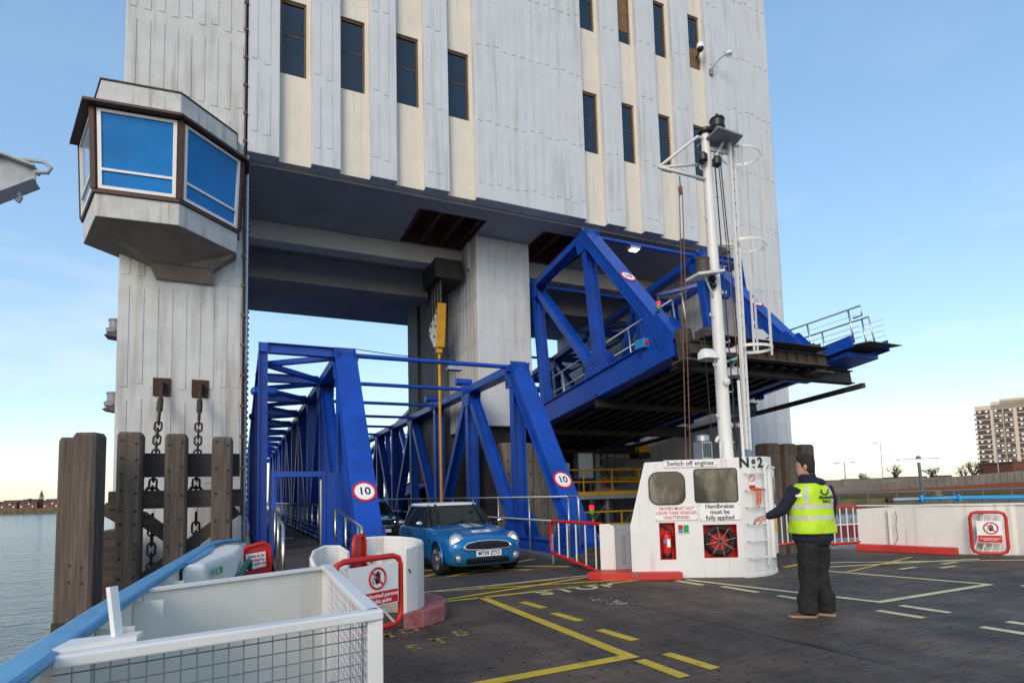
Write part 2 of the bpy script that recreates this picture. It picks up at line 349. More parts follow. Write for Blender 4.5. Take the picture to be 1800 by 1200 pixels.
def text_mesh(txt, size, depth=0.002, bold=0.0, align='CENTER', space=1.0, shear=0.0):
    c = bpy.data.curves.new('lettering', 'FONT'); c.body = txt; c.size = size; c.extrude = depth; c.offset = bold; c.align_x = align; c.align_y = 'CENTER'
    c.space_line = space; c.resolution_u = 3; c.shear = shear
    t = bpy.data.objects.new('lettering', c); COL.objects.link(t)
    dg = bpy.context.evaluated_depsgraph_get(); me = bpy.data.meshes.new_from_object(t.evaluated_get(dg)); bpy.data.objects.remove(t); bpy.data.curves.remove(c)
    return me
def lettering(txt, size, M, m, parent, bold=0.0, align='CENTER', space=1.0, sx=1.0, name='lettering', depth=0.0015):
    """text laid in local xy, placed by matrix M (relative to the parent)"""
    me = text_mesh(txt, size, depth, bold, align, space); me.transform(M @ Matrix.Diagonal((sx, 1, 1, 1))); me.materials.append(MATS[m])
    o = bpy.data.objects.new(name, me); COL.objects.link(o); o.parent = parent; return o
def frame(origin, xdir, up):
    """matrix whose local x runs along xdir, local y along up, local z out of the face"""
    x = V(xdir).normalized(); u = V(up); u = (u - x * u.dot(x)).normalized(); z = x.cross(u)
    M = Matrix((x, u, z)).transposed().to_4x4(); M.translation = V(origin); return M
def rrect(w_, h_, r, n=5, cx=0, cy=0):
    """rounded rectangle outline in 2D"""
    pts = []
    for sx_, sy_, a0 in ((1, 1, 0), (-1, 1, 90), (-1, -1, 180), (1, -1, 270)):
        for i in range(n + 1):
            a = rad(a0 + 90 * i / n); pts.append((cx + sx_ * (w_ / 2 - r) + r * math.cos(a), cy + sy_ * (h_ / 2 - r) + r * math.sin(a)))
    return pts
def on(M, pts, z=0.0): return [M @ V((p[0], p[1], z)) for p in pts]
def disc_sign(M, parent, r):
    """round 10 limit face in local xy of M"""
    circ = lambda rr, z: [M @ V((rr * math.cos(2 * math.pi * i / 40), rr * math.sin(2 * math.pi * i / 40), z)) for i in range(40)]
    nrm = (M.to_3x3() @ V((0, 0, 1)))
    MB().prism(circ(r, 0), nrm * 0.012).build('rim', 'sign_red', parent, origin=(0, 0, 0))
    MB().prism(circ(r * 0.80, 0.0125), nrm * 0.003).build('face', 'sign_white', parent, origin=(0, 0, 0))
    lettering('10', r * 1.02, M @ Matrix.Translation((0, 0, 0.0175)), 'ink_black', parent, bold=r * 0.02)
# ================================================================== setting
WZ = -1.0
struct(MB().add([(-1500, -300, WZ), (1500, -300, WZ), (1500, 3000, WZ), (-1500, 3000, WZ)], [(0, 1, 2, 3)]).build('river', 'river_water'))
struct(MB().add([(-2500, -400, -3.5), (2500, -400, -3.5), (2500, 4000, -3.5), (-2500, 4000, -3.5)], [(0, 1, 2, 3)]).build('river_bed', 'earth'))
# land behind the terminal: quay ground with a river wall
struct(MB().prism([(-6, 54.9, -3), (26, 54.9, -3), (34, 51, -3), (90, 26, -3), (700, -20, -3), (900, 900, -3), (-15, 900, -3), (-12, 140, -3)], (0, 0, 3.1)).build('quay_ground', 'earth'))
# opposite bank on the left, far away
struct(MB().prism([(-400, 436, -3), (-86, 287.5, -3), (-66, 278, -3), (-20, 256, -3), (-20, 520, -3), (-500, 760, -3)], (0, 0, 4.0)).build('opposite_bank', 'bank_stone'))
# ---- ferry deck
dpts = [(-0.62, -6), (14.7, -6), (14.7, 6.6), (14.25, 7.7), (13.6, 9.4), (13.2, 9.95), (6.0, 9.75), (2.3, 9.55), (0.4, 9.6), (-0.25, 9.4), (-0.5, 7), (-0.62, 4)]
deck = struct(MB().prism([(x, y, -0.9) for x, y in dpts], (0, 0, 0.9)).build('ferry_deck', 'deck_timber'))
b = MB()
for i in range(44):
    for j in range(46):
        x = -0.3 + i * 0.335 + (0.17 if j % 2 else 0) + random.uniform(-.02, .02); y = 1.5 + j * 0.176 + random.uniform(-.01, .01)
        if 0.9 < x < 14.0 and random.random() < 0.8 and y < 9.3 - max(0, x - 12.6): b.cyl((x, y, 0.0005), (x, y, 0.0025), 0.017, n=6)
o = b.build('deck_bolt_heads', 'ink_black', deck); o['kind'] = 'stuff'
for x0, y0, x1, y1 in ((2.7, 10.3, 6.3, 12.6), (6.3, 10.3, 2.7, 12.6), (2.7, 12.4, 6.3, 15.0), (6.3, 12.4, 2.7, 15.0), (2.6, 10.25, 6.4, 10.3), (2.7, 15.1, 6.3, 15.1)):
    pass
# hull skirt colour below the deck edge
def mark(name, poly, m, z=0.004):
    o = MB().prism([(x, y, z) for x, y in poly], (0, 0, 0.002)).build(name, m); return struct(o)
def stripe(p, q, wd, m='line_yellow', z=0.004, name='painted_line'):
    p, q = V((*p, 0)), V((*q, 0)); d = (q - p).normalized(); n_ = V((-d.y, d.x, 0)) * wd / 2
    return mark(name, [(a.x, a.y) for a in (p + n_, q + n_, q - n_, p - n_)], m, z)
stripe((3.33, 8.46), (3.33, 4.68), 0.13); stripe((3.395, 4.70), (0.75, 4.60), 0.13, z=0.0045)
for y0, y1 in ((7.77, 7.21), (6.83, 6.26), (5.75, 5.16), (4.60, 4.02), (3.3, 2.7)): stripe((3.69, y0), (3.74, y1), 0.12)
for y0, y1 in ((4.55, 3.97), (3.2, 2.6)): stripe((3.34, y0), (3.36, y1), 0.12)
stripe((2.7, 8.42), (6.63, 8.56), 0.09); stripe((2.75, 8.55), (5.96, 9.40), 0.09, z=0.0065); stripe((2.9, 9.35), (6.2, 8.66), 0.07, z=0.0085)
stripe((2.5, 9.42), (6.2, 9.56), 0.06, 'line_white'); stripe((3.6, 9.30), (5.2, 9.42), 0.05, 'line_yellow', z=0.0105)
stripe((7.0, 8.10), (7.70, 5.17), 0.10, 'line_pale'); stripe((7.62, 5.16), (10.32, 5.19), 0.10, 'line_pale', z=0.0065); stripe((10.28, 5.19), (9.70, 7.55), 0.10, 'line_pale', z=0.0085)
for x, y0, y1 in ((7.16, 4.84, 4.32), (7.69, 4.89, 4.33), (7.23, 3.75, 3.2), (7.73, 3.75, 3.2), (6.79, 8.11, 7.52), (6.97, 7.24, 6.56), (7.02, 6.2, 5.6), (10.55, 4.9, 4.35), (10.9, 4.0, 3.5)):
    stripe((x, y0), (x + .03, y1), 0.12, 'line_pale')
stripe((10.1, 7.9), (13.6, 7.0), 0.09, 'line_pale'); stripe((10.4, 8.5), (14.2, 6.3), 0.08, 'line_pale', z=0.0065)
stripe((9.9, 7.2), (12.9, 7.9), 0.07, 'line_yellow', z=0.0085); stripe((9.6, 8.3), (10.8, 8.6), 0.12, 'line_yellow')
for x, y in ((10.9, 6.9), (11.6, 6.6), (12.2, 6.9), (11.4, 7.5)): stripe((x, y), (x + .5, y + .02), 0.10, 'line_pale', z=0.0105)
for i, (ch, x) in enumerate(zip('STOP', (4.32, 4.70, 5.13, 5.56))):
    me = text_mesh(ch, 0.50, 0.001, 0.012); me.transform(Matrix.Translation((x, 8.27 + 0.03 * i, 0.005))); me.materials.append(MATS['line_pale'])
    o = bpy.data.objects.new('painted_letter', me); COL.objects.link(o); struct(o)
for ch, x, y in (('M', 1.45, 6.75), ('U', 1.78, 6.83), ('E', 2.25, 6.4), ('S', 1.62, 6.05), ('T', 1.95, 6.2)):
    me = text_mesh(ch, 0.34, 0.001, 0.012); me.transform(Matrix.Translation((x, y, 0.005))); me.materials.append(MATS['line_worn'])
    o = bpy.data.objects.new('painted_letter', me); COL.objects.link(o); struct(o)
mark('deck_seam', [(4.86, 7.3), (4.92, 7.3), (5.16, 3.4), (5.10, 3.4)], 'ink_black', 0.002)
for i in range(26):
    x, y = 4.75 + random.gauss(0, .14), 7.1 + random.gauss(0, .16); a = random.uniform(.01, .035)
    mark('paint_speck', [(x, y), (x + a * 3, y + a * .3), (x + a * 3.4, y + a), (x + a * .5, y + a * .8)], 'line_white', 0.0035)

# ================================================================== terminal tower
FY, XL, XR, ZS = 16.65, -2.80, 20.15, 11.0          # facade plane, left / right ends, soffit height
TOP = 27.0
tower = thing('terminal_tower', 'tall white concrete ferry terminal tower with ribbed facade standing over the two blue bridges', 'tower', (8.5, FY, WZ))
def board(mb, x0, x1, z0, z1, y, up=0.014, pitch=0.155):
    """raised board marks of the shuttering inside one panel"""
    n = max(1, int((x1 - x0 - 0.16) / pitch)); st = (x1 - x0 - 0.16) / n
    for i in range(n):
        if i % 2: continue
        a = x0 + 0.08 + i * st; k = random.choice((0, 0, 0.05, 0.1))
        mb.box(a, a + st, y - up, y + 0.02, z0 + 0.14 + k, z1 - 0.12 - random.choice((0, 0, .06)))
lev = [ZS, 13.45, 16.05, 18.25, 20.85, 23.05, 25.6, TOP]
# core mass above the soffit (behind the ribs), piers and column
RC = 0.22
p = MB().box(XL, -0.001, FY, 31, -3, TOP); p.build('pier', 'pier_concrete', tower, bevel=0.03)
r = MB()
for z0, z1 in ((-1.5, 1.9), (1.9, 4.25), (4.25, 7.05), (7.05, 9.3), (9.3, 11.9), (11.9, 14.1), (14.1, 16.7), (16.7, 19.0), (19, 21.6), (21.6, 24)): board(r, XL, 0.0, z0, z1, FY)
r.build('board_marks', 'pier_concrete', tower)
MB().box(17.55, XR, FY + 0.004, 31, -3, TOP).build('pier', 'painted_concrete', tower, bevel=0.03)
r = MB()
for z0, z1 in ((-1.5, 1.9), (1.9, 4.25), (4.25, 7.05), (7.05, 9.3), (9.3, 11.9), (11.9, 14.1), (14.1, 16.7), (16.7, 19.0), (19, 21.6), (21.6, 24), (24, 26.5)): board(r, 17.55, XR, z0, z1, FY + 0.004)
r.build('board_marks', 'painted_concrete', tower)
MB().box(0.0, 17.549, FY + RC + 0.26, 31, ZS + 1.0, TOP - 0.01).build('upper_core', 'soffit_concrete', tower)
edges = [0.04, 0.85, 1.69, 2.5, 3.36, 4.15, 5.02, 5.8, 6.7, 10.8, 11.66, 12.46, 13.28, 14.13, 14.98, 15.82, 16.7, 17.548]
kinds = 'RCRCRCRCRCRCRCRCR'     # rib / recessed cream bay
WS = [(13.62, 15.90), (18.28, 20.55), (22.94, 25.2)]
for k, (x0, x1) in zip(kinds, zip(edges[:-1], edges[1:])):
    if k == 'R':
        MB().box(x0, x1, FY, FY + RC + 0.25, ZS - 0.02, TOP).build('rib', 'painted_concrete', tower, bevel=0.018)
        r = MB()
        for z0, z1 in zip(lev[:-1], lev[1:]): board(r, x0, x1, z0 + (0.35 if z0 == ZS else 0), z1, FY, .013)
        r.build('board_marks', 'painted_concrete', tower)
    else:
        zz = ZS - 0.02; yb = FY + RC
        for (s0, s1) in WS:
            MB().box(x0 + .001, x1 - .001, yb, yb + 0.25, zz, s0).build('spandrel', 'cream_concrete', tower)
            r = MB(); board(r, x0 + .04, x1, zz + 0.3, s0 - 0.1, yb, 0.004, 0.12); r.build('board_marks', 'cream_concrete', tower)
            # window recess
            fx0, fx1 = x0 + 0.02, x1 - 0.12
            MB().box(x1 - 0.12, x1 - .002, yb, yb + 0.25, s0, s1).build('window_jamb', 'cream_concrete', tower)
            fr = MB()
            for a0, a1, b0, b1 in ((fx0, fx0 + .05, s0, s1), (fx1 - .06, fx1, s0, s1), (fx0 + .05, fx1 - .06, s1 - .07, s1), (fx0 + .05, fx1 - .06, s0, s0 + .03)):
                fr.box(a0, a1, yb + .06, yb + .14, b0, b1)
            wf = fr.build('window', 'bronze_frame', tower, origin=tower.location)
            MB().box(fx0 + .052, fx1 - .062, yb + .10, yb + .115, s0 + .032, s1 - .072).build('pane', 'glass_dark', wf)
            MB().box(fx0 + .05, fx1 - .06, yb + .085, yb + .099, (s0 + s1) / 2 + .1, (s0 + s1) / 2 + .125).build('glazing_bar', 'bronze_frame', wf)
            if abs(x0 - 12.46) < .1 and s0 > 18 and s0 < 19:
                MB().box(fx0 + .05, fx1 - .06, yb + .09, yb + .098, s0 + .55, s1 - .08).build('boarding', 'board_brown', wf)
            if abs(x0 - 15.82) < .1 and s0 > 18 and s0 < 19:
                MB().box(fx0 + .05, fx1 - .06, yb + .09, yb + .098, s0 + .04, s0 + .95).build('boarding', 'board_brown', wf)
            zz = s1
        MB().box(x0 + .001, x1 - .001, yb, yb + 0.25, zz, TOP).build('spandrel', 'cream_concrete', tower)
# soffit with its two hatches and drip edge
HX = ((5.17, 7.57), (9.76, 12.2)); HY0, HY1 = 17.95, 20.62
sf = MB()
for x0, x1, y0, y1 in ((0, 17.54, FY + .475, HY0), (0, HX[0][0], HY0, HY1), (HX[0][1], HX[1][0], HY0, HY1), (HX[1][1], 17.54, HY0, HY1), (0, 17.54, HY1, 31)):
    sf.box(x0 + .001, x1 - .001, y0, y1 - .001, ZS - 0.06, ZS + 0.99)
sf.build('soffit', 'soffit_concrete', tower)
MB().box(0.02, 17.53, FY + .5, FY + .54, ZS - .085, ZS - .061).build('drip_strip', 'beam_concrete', tower)
for x0, x1 in HX:
    MB().box(x0, x1, HY0, HY1, ZS + .80, ZS + .98).build('hatch_void', 'rusty_red_steel', tower)
    hl = MB()
    for a0, a1, b0, b1 in ((x0 + .002, x0 + .02, HY0 + .002, HY1 - .002), (x1 - .02, x1 - .002, HY0 + .002, HY1 - .002), (x0 + .02, x1 - .02, HY1 - .02, HY1 - .002), (x0 + .02, x1 - .02, HY0 + .002, HY0 + .02)): hl.box(a0, a1, b0, b1, ZS - .05, ZS + .8)
    hl.build('hatch_lining', 'rusty_red_steel', tower)
    for t in (0.05, 0.34, 0.66, 0.94):
        xx = x0 + (x1 - x0) * t; MB().box(xx - .05, xx + .06, HY0 + .01, HY1 - .01, ZS + .02, ZS + .16).build('hatch_joist', 'rusty_red_steel', tower)
# cross beams under the soffit and central column
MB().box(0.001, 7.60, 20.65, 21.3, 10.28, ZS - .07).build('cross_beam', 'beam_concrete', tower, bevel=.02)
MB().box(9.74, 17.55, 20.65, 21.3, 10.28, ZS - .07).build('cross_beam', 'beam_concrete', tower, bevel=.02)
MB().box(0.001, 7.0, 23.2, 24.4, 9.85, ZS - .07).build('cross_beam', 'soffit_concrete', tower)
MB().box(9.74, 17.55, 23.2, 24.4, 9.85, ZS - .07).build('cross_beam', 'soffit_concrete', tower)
MB().box(7.60, 9.74, 19.12, 22.4, 4.0, ZS - .062).build('column', 'painted_concrete', tower, bevel=.03)
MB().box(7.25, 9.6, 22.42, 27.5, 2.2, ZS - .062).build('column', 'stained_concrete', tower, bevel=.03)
MB().box(7.9, 9.5, 19.5, 27, -3, 3.99).build('column_footing', 'black_steel', tower)
r = MB(); board(r, 7.60, 9.74, 4.1, 7.0, 19.12, .010); board(r, 7.60, 9.74, 7.0, 8.7, 19.12, .010); board(r, 7.6, 9.74, 8.7, 10.9, 19.12, .010); r.build('board_marks', 'painted_concrete', tower)
r = MB()
for z0, z1 in ((4.1, 7.0), (7.0, 8.7), (8.7, 10.2)):
    for i in range(8): r.box(7.588, 7.62, 19.3 + i * .36, 19.3 + i * .36 + .17, z0 + .1, z1 - .1)
r.build('board_marks', 'painted_concrete', tower)
MB().box(7.50, 7.599, 19.7, 20.0, 9.9, 10.9).build('corbel', 'beam_concrete', tower)
g = MB()
for yy in (22.5, 25.4): g.box(7.15, 7.248, yy, yy + .12, 2.2, 10.6)
g.build('guide_rail', 'dark_steel', tower)
# conduit up the left pier, with clips
c = MB().tube([(-0.02, FY - .03, 1.2), (-0.02, FY - .03, TOP)], 0.022, 6); c.build('conduit', 'copper_pipe', tower)
c = MB()
for i in range(22): c.box(-0.065, 0.025, FY - .055, FY, 1.6 + i * .8, 1.66 + i * .8)
c.build('conduit_clips', 'bronze_frame', tower)['kind'] = 'stuff'
MB().tube([(0.05, FY + .1, 0.5), (0.05, FY + .1, 10.9)], 0.05, 8).build('drain_pipe', 'galvanised', tower)
c = MB()
for i in range(60): c.box(0.09, 0.13, FY + .3, FY + .34, 1.0 + i * .16, 1.06 + i * .16)
c.build('rack_bolts', 'black_steel', tower)['kind'] = 'stuff'
# dome camera and swan-neck lamp by the upper right window
t = thing('security_camera', 'white dome security camera hung at an upper right tower window', 'camera', (16.25, FY - .15, 18.98))
MB().tube([(16.45, FY + .3, 18.85), (16.3, FY - .1, 18.85)], .03, 8).build('bracket', 'black_plastic', t)
MB().lathe((16.25, FY - .15, 18.86), [(.03, .22), (.13, .20), (.15, .05), (.15, 0)], 14).build('housing', 'sign_white', t, smooth=True, auto=40)
MB().ball((16.25, FY - .15, 18.85), .12, .12, .13).build('dome', 'black_plastic', t, smooth=True)
t = thing('wall_lamp', 'small swan neck lamp sticking out from the tower rib beside a boarded window', 'lamp', (16.85, FY - .03, 18.2))
MB().tube([(16.85, FY, 18.1), (16.85, FY - .1, 18.25), (17.0, FY - .4, 18.5), (17.15, FY - .6, 18.6)], .025, 8).build('arm', 'turquoise', t)
MB().box(16.78, 16.92, FY - .1, FY, 18.0, 18.25).build('junction_box', 'grey_paint', t)
MB().lathe((17.2, FY - .66, 18.52), [(.13, 0), (.11, .1), (.04, .16)], 12).build('shade', 'sign_white', t, smooth=True)
# mooring lamps on the left edge of the pier
for z in (5.75, 3.85):
    t = thing('bollard_lamp', ('upper' if z > 5 else 'lower') + ' small round lamp on a sloping bracket on the outer edge of the left pier', 'lamp', (XL, 17.6, z), 'lamps on the outer pier edge')
    MB().prism([(XL, 17.3, z), (XL - .42, 17.5, z + .1), (XL, 17.5, z + .32)], (0, .5, 0)).build('bracket', 'dark_steel', t)
    MB().lathe((XL - .2, 17.7, z + .2), [(.2, 0), (.22, .1), (.15, .14), (.15, .3), (.17, .32), (.16, .36)], 14).build('lamp_head', 'grey_paint', t, smooth=True, auto=30)

# ================================================================== control cabin on the left pier
cab = thing('control_cabin', 'projecting control cabin with blue glazed windows and concrete base on the left pier', 'cabin', (-1.7, 16, 7.2))
pl = [(-3.60, 16.9), (-3.02, 15.12), (-1.38, 14.97), (-0.17, 16.2), (-0.17, 16.9)]
def outl(scale_out, z, pl=pl):
    c = V((-1.7, 17.0)); res = []
    for x, y in pl: d = V((x, y)) - c; res.append((c.x + d.x * scale_out, min(c.y + d.y * scale_out, 16.9), z))
    return res
low = [(-2.15, 16.64), (-2.05, 16.2), (-0.75, 16.2), (-0.72, 16.64)]
MB().loft([outl(0.99, 7.92), outl(1.0, 8.44)]).build('base_tray', 'tray_concrete', cab, bevel=.015)
MB().loft([[(-2.2, 16.9, 7.46), (-2.14, 16.3, 7.46), (-1.4, 16.25, 7.46), (-0.73, 16.3, 7.46), (-0.72, 16.9, 7.46)], outl(0.985, 7.915)]).build('tray_underside', 'tray_soffit', cab)
MB().loft([[(-2.0, 16.55, 7.14), (-.73, 16.55, 7.14), (-.73, 16.9, 7.14), (-2.0, 16.9, 7.14)], [(-2.14, 16.32, 7.459), (-.73, 16.32, 7.459), (-.73, 16.9, 7.459), (-2.14, 16.9, 7.459)]]).build('bracket', 'tray_soffit', cab)
MB().loft([outl(1.025, 8.442), outl(1.025, 8.52)]).build('sill', 'brown_trim', cab)
MB().loft([outl(0.93, 8.45), outl(0.97, 10.4)]).build('interior_core', 'navy_paint', cab)
A0, A1 = outl(1.0, 8.52), outl(1.045, 10.36)
for i in range(3):
    a, b_, c_, d = V(A0[i]), V(A0[i + 1]), V(A1[i + 1]), V(A1[i])
    nrm = (b_ - a).cross(d - a).normalized()
    if nrm.y > 0: nrm = -nrm
    P = lambda u, v: (a * (1 - u) + b_ * u) * (1 - v) + (d * (1 - u) + c_ * u) * v
    W_ = (b_ - a).length; e = .075 / W_; g_ = .03 / W_
    fr = MB()
    for u0, u1, v0, v1 in ((.04, .04 + e, .01, .99), (.96 - e, .96, .01, .99), (.04 + e, .96 - e, .01, .05), (.04 + e, .96 - e, .955, .99), (.04 + e, .96 - e, .235, .265)):
        fr.prism([P(u0, v0), P(u1, v0), P(u1, v1), P(u0, v1)], nrm * .05)
    wf = fr.build('window', 'white_paint', cab)
    MB().prism([P(.04 + e, .05), P(.96 - e, .05), P(.96 - e, .955), P(.04 + e, .955)], nrm * .012).build('pane', 'glass_blue' if i else 'glass_clear', wf)
for i in range(4): MB().beam(V(A0[i]), V(A1[i]), .13, .13).build('mullion', 'brown_trim', cab)
E0, E1 = outl(1.17, 10.37), outl(1.17, 10.43)
MB().loft([E0, E1]).build('eave', 'brown_trim', cab)
MB().loft([outl(1.05, 10.43), outl(1.03, 10.56)]).build('fascia', 'tray_concrete', cab)
MB().loft([outl(0.98, 10.56), outl(0.97, 11.14)]).build('parapet', 'tray_concrete', cab, bevel=.015)
MB().loft([outl(0.985, 11.14), outl(0.985, 11.17)]).build('coping', 'dark_steel', cab)

# ================================================================== timber fenders with chains
def pile(name, x, y, s, ztop, m, parent, rot=0.0, z0=-3.0, bolts=()):
    M = Matrix.Translation((x, y, 0)) @ Matrix.Rotation(rot, 4, 'Z')
    h = s / 2; c = .05
    sec = [(-h + c, -h), (h - c, -h), (h, -h + c), (h, h - c), (h - c, h), (-h + c, h), (-h, h - c), (-h, -h + c)]
    zt = ztop
    b = MB().loft([[M @ V((px, py, z0)) for px, py in sec], [M @ V((px, py, zt - .07)) for px, py in sec], [M @ V((px * .84, py * .84, zt)) for px, py in sec]])
    o = b.build(name, m, parent)
    hb = MB()
    for bx, bz in bolts:
        q = M @ V((bx * s, -h, bz)); n_ = M.to_3x3() @ V((0, -1, 0)); hb.cyl(q - n_ * .02, q + n_ * .004, .032, n=10)
    if bolts:
        k = MB(); k.v, k.f = hb.v, hb.f; k.build('bolts', 'ink_black', o)['kind'] = 'stuff'
    return o
f = thing('timber_fender', 'weathered timber fender frame of three bolted posts chained to the left pier', 'fender', (-1.2, 14.2, WZ))
rb = lambda n, lo=0.1, hi=2.8: [(sx_, z + random.uniform(-.05, .05)) for z in [lo + (hi - lo) * i / (n - 1) for i in range(n)] for sx_ in (-.28, .28)]
pile('post', -2.08, 14.2, .44, 3.02, 'timber', f, bolts=rb(9)); pile('post', -1.26, 14.2, .41, 3.0, 'timber', f, bolts=rb(6)); pile('post', -0.39, 14.2, .41, 2.95, 'timber', f, bolts=rb(6))
MB().box(-2.3, -0.05, 14.45, 14.75, 2.12, 2.62).build('steel_waling', 'black_steel', f)
MB().box(-2.5, 0.03, 14.43, 14.8, 1.45, 1.83).build('waling', 'timber_beam', f, bevel=.02)
MB().box(-2.5, 0.03, 14.43, 14.8, -0.6, -0.2).build('waling', 'timber_beam', f, bevel=.02)
for p_, q_ in (((-1.95, 14.56, 1.30), (-0.45, 14.56, 0.05)), ((-1.95, 14.6, -0.1), (-0.1, 14.6, 1.38)), ((-2.6, 14.6, 1.5), (-2.0, 14.6, 1.1))):
    MB().beam(p_, q_, .28, .26).build('brace', 'timber_beam', f, bevel=.015)
for x in (-2.45, -0.9):
    MB().box(x - .25, x + .25, 14.85, 16.6, -0.9, -0.5).build('strut', 'black_steel', f)
MB().box(-2.75, -2.3, 14.7, 16.2, -1.2, 1.0).build('fender_block', 'timber_beam', f, bevel=.02)
d = thing('timber_dolphin', 'pair of tall grey timber piles standing in the river beside the blue bulwark', 'piles', (-2.9, 13.2, WZ))
pile('pile', -2.54, 12.95, .40, 2.87, 'timber', d, rot=rad(-20), bolts=[(-.4, .5), (.1, .45), (-.4, .2), (.15, .18)])
pile('pile', -2.90, 13.40, .34, 2.82, 'timber', d, rot=rad(-8))
for px, py, s_, rt in ((-2.54, 12.95, .41, -20), (-2.90, 13.40, .35, -8)):
    M = Matrix.Translation((px, py, 0)) @ Matrix.Rotation(rad(rt), 4, 'Z'); h = s_ / 2
    MB().loft([[M @ V((a * h, b_ * h, z)) for a, b_ in ((-1, -1), (1, -1), (1, 1), (-1, 1))] for z in (-1.4, -0.55)]).build('weed_band', 'weed', d)
def link(c, u, v, L_, Wd, r):
    """one chain link: long axis u, wide axis v"""
    c, u, v = V(c), V(u), V(v); pts = []
    for i in range(14):
        a = 2 * math.pi * i / 14; cu, sv_ = math.cos(a), math.sin(a)
        pts.append(c + u * (cu * Wd / 2 + math.copysign((L_ - Wd) / 2, cu) * (1 if abs(cu) > .15 else 0)) + v * (sv_ * Wd / 2))
    return MB().tube(pts, r, 6, closed=True)
for x, lab in ((-1.82, 'rusty fender chain hanging from the wall plate nearer the river edge of the left pier'), (-0.98, 'rusty fender chain hanging from the wall plate nearer the bridge side of the left pier')):
    t = thing('fender_chain', lab, 'chain', (x, 16.6, 1.5), 'chains holding the fender')
    MB().box(x - .2, x + .18, FY - .05, FY - .001, 4.2, 4.65).build('wall_plate', 'rust', t, bevel=.01)
    MB().box(x - .04, x + .04, FY - .2, FY - .051, 4.3, 4.55).build('lug', 'rust', t, bevel=.01)
    top, bot = V((x, FY - .16, 4.32)), V((x + .04, 14.9, 1.75)); dv = (bot - top); u = dv.normalized(); n_ = 15; ll = dv.length / n_
    s1 = V((1, 0, 0)); s2 = u.cross(s1).normalized(); s1 = s2.cross(u)
    MB().tube([top, top + u * ll * 1.2, top + u * ll * 1.4, top + u * ll * 3.2, top + u * ll * 3.4, top + u * ll * 4.5], [.035, .035, .065, .065, .035, .035], 8).build('turnbuckle', 'iron', t, smooth=True, auto=40)
    for i in range(4, n_):
        link(top + u * (ll * (i + .6)), u, (s1 if i % 2 else s2), ll * 1.35, ll * .72, .024).build('link', 'iron', t, smooth=True)
    MB().tube([bot + V((-.17, 0, -.25)), bot + V((-.17, -.02, 0)), bot + V((-.08, -.02, .14)), bot + V((.08, -.02, .14)), bot + V((.17, -.02, 0)), bot + V((.17, 0, -.25))], .035, 8).build('shackle', 'iron', t, smooth=True)
    for i in range(9): link((x + .05, 14.95 - .02 * i, 1.2 - i * .21), (0, -.1, -1), (1, 0, 0) if i % 2 else (0, 1, -.1), .28, .15, .023).build('link', 'iron', t, smooth=True)
# fender piles by the right pier and by the centre column
f = thing('timber_fender', 'three weathered timber fender posts side by side in front of the right pier', 'fender', (16.5, 14, WZ))
for x, zt in ((15.75, 3.0), (16.55, 2.99), (17.35, 2.98)): pile('post', x, 14.0, .58, zt, 'timber', f, bolts=[(sx_ * .8, z) for z in (2.7, 2.2, 1.6, 1.2, .6, .1, -.3) for sx_ in (-.28, .28)])
MB().box(15.6, 18.1, 14.5, 14.9, 1.5, 1.9).build('waling', 'timber_beam', f)
MB().box(15.9, 17.8, 14.9, 16.6, 1.2, 1.5).build('strut', 'black_steel', f)
f = thing('timber_fender', 'timber faced fender block with yellow painted numbers between the bridge trusses and the column', 'fender', (8.5, 17.3, WZ))
for i in range(3): pile('post', 7.78 + i * .55, 17.2, .54, 3.2, 'timber_pale', f, bolts=[(sx_ * .9, z) for z in (2.6, 2.2, 1.4, .7) for sx_ in (-.25, .25)])
for i in range(4): pile('post', 7.65 + i * .50, 16.85, .49, 1.75 - .02 * i, 'timber_pale', f, bolts=[(sx_ * .9, z) for z in (1.3, .6) for sx_ in (-.25, .25)])
MB().box(7.5, 9.6, 17.5, 19.0, -2, 3.1).build('backing', 'black_steel', f)
lettering('7\n6', .42, frame(V((7.72, 16.598, .95)) - f.location, (1, 0, 0), (0, 0, 1)), 'line_yellow', f, bold=.004, space=.9)
lettering('7', .3, frame(V((8.55, 16.598, 1.35)) - f.location, (1, 0, 0), (0, 0, 1)), 'line_yellow', f, bold=.004)
